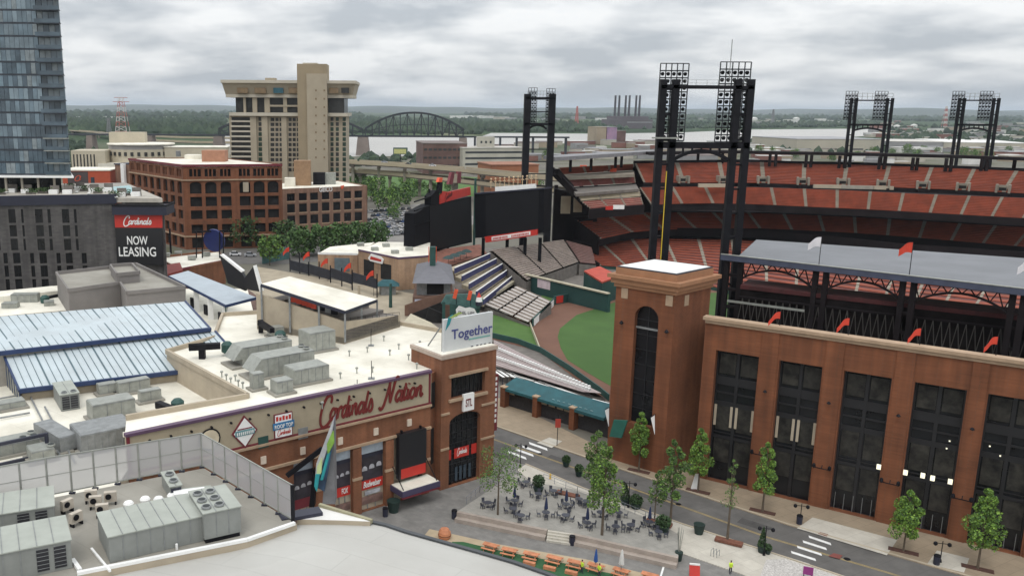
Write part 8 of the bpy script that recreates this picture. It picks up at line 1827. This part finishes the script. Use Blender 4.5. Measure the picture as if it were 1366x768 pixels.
# planters, bins, bushes
POT = mat('planter_dark', (.012, .03, .025), .6, .2)
def pot(x, y, r, h, label, kind='none', z=.13, onp=False, fh=1.5):
    c = patio(x, y) if onp else P(x, y, z); t_ = thing('planter', label, 'planter', c); MB().lathe(c, [(r*.7, 0), (r, h), (r*.9, h+.02)], 14, POT).build('pot', POT, t_)
    if kind == 'cone': MB().leaves([c+Vector((math.cos(a_)*r*.9*(1-f), math.sin(a_)*r*.9*(1-f), h+fh*f)) for f, a_ in ((random.random()**1.3, random.random()*6.3) for _ in range(420))], .13, [DLEAF[1], DLEAF[0]]).build('cone_shrub', None, t_)
    if kind == 'ball': MB().leaves([c+UP*(h+fh*.4)+Vector((random.gauss(0, 1), random.gauss(0, 1), random.gauss(0, 1))).normalized()*r*1.15*random.random()**.35 for _ in range(800)], .13, [DLEAF[1], DLEAF[0]]).build('round_shrub', None, t_)
    if kind == 'reed':
        mb = MB()
        for k in range(14): a_ = k*.9; mb.bar(c+UP*h+Vector((math.cos(a_)*.1, math.sin(a_)*.1, 0)), c+UP*(h+fh*random.uniform(.7, 1))+Vector((math.cos(a_)*.35, math.sin(a_)*.35, 0)), .04, .04, GALV)
        mb.build('tall_grass', None, t_)['kind'] = 'stuff'
pot(932, 711, .75, 1.35, 'large dark green tapered planter on the light pavement right of the patio'); pot(834, 672, .75, .9, 'dark planter with a cone shaped shrub beside the street lamp', 'cone', fh=2.2); pot(848, 677, .85, .8, 'wide dark planter with a round bush right of the cone shrub', 'ball', fh=.8); pot(1016, 736, .6, .9, 'dark planter with a tall cone shrub near the right crosswalk', 'cone', fh=2.6); pot(1024, 738, .4, .6, 'small dark planter right of the tall cone shrub', 'ball', fh=.6); pot(718, 655, .8, .7, 'dark planter with a spreading bush in the back of the patio', 'ball', onp=True, fh=2.4); pot(884, 708, .9, .8, 'dark planter with a wide bush below the right patio tree', 'ball', onp=True, fh=1.2); pot(905, 747, .5, 1.2, 'black planter with tall pale grass at the right end of the patio wall', 'reed', z=0, fh=3.4); pot(755, 621, .6, .8, 'dark planter with a low bush by the far kerb', 'ball', fh=.7); pot(772, 634, .6, .8, 'dark planter with a bush beside the road behind the tall tree', 'ball', fh=.9); pot(525, 682, .95, 1.7, 'large dark round planter left of the restaurant entrance', 'none', z=0)
for x, y, lab in ((606, 691, 'black litter bin at the left end of the patio wall'), (763, 726, 'black litter bin beside the patio steps'), (1066, 698, 'black litter bin beside a lamp on the far pavement'), (1249, 752, 'black litter bin at the foot of the right lamp post'), (514, 688, 'black bollard bin beside the restaurant pier')):
    c = P(x, y, .02 if y < 692 or x < 800 else .13); t_ = thing('litter_bin', lab, 'bin', c); MB().lathe(c, [(.36, 0), (.40, 1.1)], 12, NAVY).build('body', NAVY, t_); MB().lathe(c+UP*1.12, [(.42, 0), (.36, .16), (.12, .2)], 12, DARK).build('lid', DARK, t_)
for i, (x, y, yt) in enumerate(((838, 676, 641), (1019, 740, 701), (694, 622, 591), (1067, 697, 671), (1254, 749, 721))):
    c = P(x, y, .13); H_ = HT(c, yt)-c.z; t_ = thing('street_lamp', ['twin lantern street lamp beside the cone shrub at the patio', 'twin lantern street lamp behind the tall cone shrub near the crosswalk', 'twin lantern street lamp by the left crosswalk', 'slim street lamp on the far pavement before the third window bay', 'slim street lamp on the far pavement between the two right hand trees'][i], 'street lamp', c)
    MB().lathe(c, [(.2, 0), (.12, .4), (.06, .5), (.05, H_)], 8, DARK).build('pole', DARK, t_); MB().bar(c+Vector((-.75, .2, H_-.35)), c+Vector((.75, -.2, H_-.35)), .06, .06, DARK).build('cross_arm', DARK, t_)
    for s in (-1, 1): MB().lathe(c+Vector((.75*s, -.2*s, H_-.7)), [(.08, 0), (.24, .15), (.22, .42), (.04, .55)], 10, DARK).build('lantern', DARK, t_)
for i, (x, y) in enumerate(((720, 605), (905, 672), (1130, 745))): tag(MB().lathe(P(x, y, .024), [(.42, 0), (.4, .02)], 16, DARK).build('manhole_cover', DARK), 'dark round manhole cover in the road, %s' % ['by the left crosswalk', 'in the middle of the block', 'right of the right crosswalk'][i], 'manhole')
for i, px in enumerate(([(735, 606), (760, 614), (752, 619), (728, 611)], [(850, 652), (905, 670), (897, 676), (842, 657)], [(990, 690), (1030, 703), (1022, 709), (983, 696)])): sheet('road_patch', px, .027, mat('asphalt_patch', (.07, .067, .064), .9, .2, .6))
# small street things
t_ = thing('yellow_hydrant', 'small yellow hydrant on the light pavement behind the patio', 'hydrant', P(734, 638, .13)); c = P(734, 638, .13); MB().lathe(c, [(.18, 0), (.14, .1), (.14, .6), (.18, .65), (.04, .85)], 10, mat('hydrant_yellow', (.6, .38, .05), .5)).build('body', None, t_)
t_ = thing('pole_sign', 'red hanging sign on a thin post on the far pavement before the gate', 'sign', P(743, 594, .13)); c = P(743, 594, .13); h = HT(c, 553); MB().tube(c, (c.x, c.y, h), .06, m=DARK).build('post', DARK, t_); MB().bar((c.x-.9, c.y, h-.5), (c.x+.9, c.y, h-.5), .08, .08, DARK).build('arm', DARK, t_); MB().box((c.x, c.y-.05, h-2.2), .9, .08, 1.5, 0, mat('sign_brick_red', (.4, .05, .03), .6)).build('panel', None, t_)
t_ = thing('pavement_board', 'red and white leaning board at the bottom edge of the plaza', 'sign board', P(926, 768)); c = P(926, 769); MB().hexa([c+Vector(v) for v in ((-.6, -.1, 0), (.6, -.3, 0), (.6, -.2, 0), (-.6, 0, 0))], [c+Vector(v) for v in ((-.5, .5, 1.4), (.7, .3, 1.4), (.7, .4, 1.4), (-.5, .6, 1.4))], RED).build('face', RED, t_); MB().bar(c+Vector((-.5, .5, 1.45)), c+Vector((.7, .3, 1.45)), .15, .2, WPAINT).build('rim', WPAINT, t_)
t_ = thing('purple_notice_board', 'small purple notice board on the cobbled corner', 'sign board', P(1077, 768, .13)); c = P(1077, 771, .13); MB().box(c+UP*.5, 1.1, .12, 1.0, -.4, mat('notice_purple', (.25, .03, .18), .6)).build('panel', None, t_)
for s in (-.4, .4): MB().box(c+Vector((s, -s*.4, 0)), .08, .08, .5, 0, DARK).build('leg', DARK, t_)
t_ = thing('bike_rack', 'thin grey bicycle rack on the light pavement', 'bike rack', P(952, 742, .13))
for k in range(3): c = P(948+k*4, 741+k*1.3, .13); m2 = MB(); m2.bar(c, c+UP*.85, .05, .05, GALVD); m2.bar(c+UP*.85, c+Vector((.5, .5, .85)), .05, .05, GALVD); m2.bar(c+Vector((.5, .5, .85)), c+Vector((.5, .5, 0)), .05, .05, GALVD); m2.build('hoop', GALVD, t_)
t_ = thing('white_banner_stand', 'white leaning banner stand at the foot of the second far pavement tree', 'banner', P(927, 651, .13)); c = P(926, 652, .13); MB().hexa([c+Vector(v) for v in ((-.5, -.1, 0), (.5, -.1, 0), (.5, .1, 0), (-.5, .1, 0))], [c+Vector(v) for v in ((.1, .2, 2.3), (.6, .2, 2.3), (.6, .35, 2.3), (.1, .35, 2.3))], WPAINT).build('banner', WPAINT, t_)
# statue at the tower foot (a standing bronze figure on a plinth)
# picnic tables
def mk_picnic():
    t_ = thing('picnic_table', 'x', 'picnic table', (0, 0, 0)); MB().box((0, 0, .72), 1.9, .85, .07, 0, WOODO).build('tabletop', WOODO, t_)
    for s in (-1, 1): MB().box((0, s*.78, .43), 1.9, .32, .06, 0, WOODO).build('bench', WOODO, t_)
    for x in (-.65, .65):
        for s in (-1, 1): MB().bar((x, s*.7, 0), (x, s*.2, .72), .1, .07, WOODO).build('leg', WOODO, t_)
        MB().bar((x, -.85, .4), (x, .85, .4), .09, .05, WOODO).build('brace', WOODO, t_)
    return t_
pt0 = mk_picnic(); nth = ['first from the left', 'second from the left', 'third from the left', 'fourth from the left', 'fifth from the left', 'sixth from the left, with the blue umbrella', 'seventh from the left, with the white umbrella', 'eighth from the left']
for i, (x, y) in enumerate(((654, 733), (679, 739.5), (708, 745), (739, 750), (767, 756), (794, 760.5), (828, 767), (866, 773))):
    lab = 'orange wooden picnic table on the turf strip, '+nth[i]; c = P(x, y, .03)
    if i == 0: pt0.location = c; pt0.rotation_euler = (0, 0, -.5); pt0['label'] = lab; pt0['group'] = 'picnic tables'
    else: dup(pt0, c, -.5+random.uniform(-.1, .1), lab, 'picnic tables')
for i, (x, y) in enumerate(((706, 752.5), (733, 759), (762, 765))):
    tag(MB().box(P(x, y, .03), 1.5, .5, .4, -.45, WOODO).build('low_bench', WOODO), 'low orange block bench at the roof edge side of the turf, %s of three' % ['left', 'middle', 'right'][i], 'bench', 'low orange benches')
u2 = mk_umb(mat('umbrella_blue', (.02, .08, .3), .8)); u2.location = P(794, 760.5, .03); u2['label'] = 'closed bright blue umbrella at a picnic table'
u3 = mk_umb(mat('umbrella_white', (.62, .6, .58), .8)); u3.location = P(828, 767, .03); u3.scale = (1.3, 1.3, 1.2); u3['label'] = 'closed white umbrella at a picnic table'
t_ = thing('wooden_barrel', 'orange wooden lattice tub at the left end of the picnic strip', 'barrel', P(593, 717, .03)); c = P(593, 717, .03); MB().lathe(c, [(.7, 0), (.85, .3), (.8, .9), (.55, 1.3)], 12, WOODO).build('tub', WOODO, t_); MB().lathe(c+UP*.45, [(.88, 0), (.88, .1)], 12, BRICK2).build('hoop', BRICK2, t_)
# ---------------------------------------------------------------- people
SKIN = mat('skin', (.42, .24, .16), .6, .08); HAIR = mat('hair', (.03, .02, .015), .8)
def person(c, label, top, legs, rz=0.0, vest=None, reach=.25):
    t_ = thing('person', label, 'person', c)
    J = [((0, 0, .95), .16), ((0, 0, 1.2), .15), ((0, 0, 1.42), .17), ((0, 0, 1.54), .06), ((0, -.02, 1.62), .085), ((0, 0, 1.73), .08)]
    E = [(0, 1), (1, 2), (2, 3), (3, 4), (4, 5)]
    def ch(frm, pts):
        p = frm
        for q, r in pts: J.append((q, r)); E.append((p, len(J)-1)); p = len(J)-1
    for s in (-1, 1):
        ch(0, [((.1*s, 0, .88), .1), ((.12*s, -.05*s, .5), .07), ((.13*s, .06*s, .08), .05), ((.13*s, -.1+.06*s, .03), .04)])
        ch(2, [((.2*s, 0, 1.42), .06), ((.27*s, -.03, 1.15), .045), ((.25*s, -reach, .98), .035), ((.24*s, -reach-.09, .95), .03)])
        for k in range(3): J.append(((.24*s+.02*(k-1), -reach-.17, .94), .009)); E.append((len(J)-2-k if k == 0 else len(J)-2-k, len(J)-1))
    me = bpy.data.meshes.new('b'); R_z = Matrix.Rotation(rz, 3, 'Z'); me.from_pydata([tuple(R_z @ Vector(j[0])) for j in J], E, []); o = bpy.data.objects.new('b', me); COL.objects.link(o)
    sk = o.modifiers.new('s', 'SKIN'); o.modifiers.new('u', 'SUBSURF').levels = 1
    for i, v in enumerate(me.skin_vertices[0].data): v.radius = (J[i][1],)*2; v.use_root = (i == 0)
    m2 = bpy.data.meshes.new_from_object(o.evaluated_get(bpy.context.evaluated_depsgraph_get())); bpy.data.objects.remove(o)
    for m in (legs, top, SKIN): m2.materials.append(m)
    for p in m2.polygons:
        z = p.center.z; d = p.center.to_2d().length; p.material_index = 0 if z < .93 and d < .24 else (2 if z > 1.5 or (d > .2 and z < 1.1) else 1); p.use_smooth = True
    b = bpy.data.objects.new('body', m2); COL.objects.link(b); b.parent = t_
    MB().lathe(c+UP*1.68, [(.095, 0), (.1, .05), (.07, .12), (.02, .14)], 10, HAIR).build('hair', HAIR, t_)
    if vest: MB().lathe(c+UP*1.0, [(.2, 0), (.2, .2), (.235, .42), (.1, .5)], 12, vest).build('vest', vest, t_)
HV = mat('hi_vis_yellow', (.55, .75, .05), .6); DK = mat('trousers_dark', (.03, .03, .05), .8)
person(P(974, 765, .02), 'person in a yellow green vest walking at the bottom edge of the plaza', HV, DK, .4, HV, .1)
person(P(776, 764, .03), 'person in a yellow green top between the fifth and sixth picnic tables', HV, DK, 2.0)
person(P(799, 769, .03), 'person in a yellow green top in front of the blue umbrella', HV, DK, -1.0)
person(P(1237, 700, .13), 'person in a pale shirt standing at the gates of the fourth window bay', WPAINT, mat('trousers_khaki', (.3, .24, .15), .8), 0)
person(P(846, 618, .13), 'person in a dark top beside the brick entrance tower', DK, DK, 1)
t_ = thing('red_pedicab', 'small red cart beside the person at the fourth window bay', 'cart', P(1246, 700, .13)); c = P(1246, 699, .13); MB().box(c+UP*.5, 1.5, .9, .5, .3, RED).build('seat', RED, t_); MB().box(c+UP*1.4, 1.6, 1.0, .12, .3, RED).build('roof', RED, t_)
for k in (-.5, .5): MB().tube(c+Vector((k, -.55, .35)), c+Vector((k, -.48, .35)), .35, .35, 12, TY).build('wheel', TY, t_)
for k in (-.7, .7): MB().bar(c+Vector((k, 0, .9)), c+Vector((k, 0, 1.45)), .05, .05, GALVD).build('roof_post', GALVD, t_)
# ---------------------------------------------------------------- terrace planting and furniture on the podium
random.seed(8); pm0 = []
for i in range(30):
    x = 2+i*6.2+random.uniform(-2, 2); y = (257 if x < 150 else 262)+random.uniform(-5, 3); c = P(x, y, PZT-.18)
    if i % 3 == 0: t_ = thing('terrace_shrub', 'low dark shrub in a planter on the podium terrace', 'shrub', c, 'shrubs on the podium terrace'); MB().box(c, 2.4, .8, .6, .1, CONCD).build('planter', CONCD, t_); MB().leaves([c+Vector((random.gauss(0, .9), random.gauss(0, .4), random.uniform(.4, 1.6))) for _ in range(160)], .2, DLEAF).build('foliage', None, t_)
    elif i % 3 == 1: t_ = thing('sun_lounger', 'white sun lounger on the podium terrace', 'lounger', c, 'loungers on the podium terrace'); MB().box(c+UP*.3, .7, 1.6, .1, .2, WPAINT).build('mattress', WPAINT, t_); MB().box(c, .6, 1.4, .3, .2, GALV).build('frame', GALV, t_)
    else: t_ = thing('cabana', 'white cabana box on the podium terrace', 'cabana', c, 'cabanas on the podium terrace'); MB().box(c, 2.2, 1.6, 1.1, .1, WPAINT).build('sofa', WPAINT, t_); MB().box(c+Vector((0, 1.0, 0)), 2.4, .15, 2.2, .1, CONCD).build('screen', CONCD, t_)
# hall of brick below the scoreboards and trees of umbrellas
tag(MB().prism([(p.x, p.y) for p in plist([(560, 362), (606, 352), (650, 338), (640, 326), (560, 336)], 5.5)], 0, 5.5, MATS['brown_brick'], mat('concourse_red_floor', (.24, .10, .07), .9, .3, .6)).build('concourse_block', None), 'brown brick concourse block under the left scoreboard', 'building')
for i, (x, y) in enumerate(((606, 350), (614, 347), (622, 344), (598, 353))):
    c = P(x, y, 5.5); t_ = thing('market_umbrella', 'dark open umbrella on the concourse below the left scoreboard', 'umbrella', c, 'umbrellas below the left scoreboard'); MB().tube(c, c+UP*2.3, .06, m=DARK).build('pole', DARK, t_); MB().lathe(c+UP*2.1, [(2.0, 0), (1.2, .6), (.1, 1.0)], 10, mat('umbrella_green', (.03, .06, .06), .8)).build('canopy', None, t_)
# ---------------------------------------------------------------- haze over the whole view
hz = MB().prism([(-42500, -700), (42500, -700), (42500, 60500), (-42500, 60500)], -1.6, 330, None).build('haze', None); hz['kind'] = 'stuff'; hz.data.materials.clear()
hm = bpy.data.materials.new('haze_air'); hm.use_nodes = True; t = hm.node_tree; t.nodes.clear(); o_ = t.nodes.new('ShaderNodeOutputMaterial'); v_ = t.nodes.new('ShaderNodeVolumePrincipled'); v_.inputs['Color'].default_value = (.80, .90, 1, 1); v_.inputs['Density'].default_value = .00004; v_.inputs['Anisotropy'].default_value = .2
t.links.new(v_.outputs[0], o_.inputs['Volume']); hz.data.materials.append(hm)
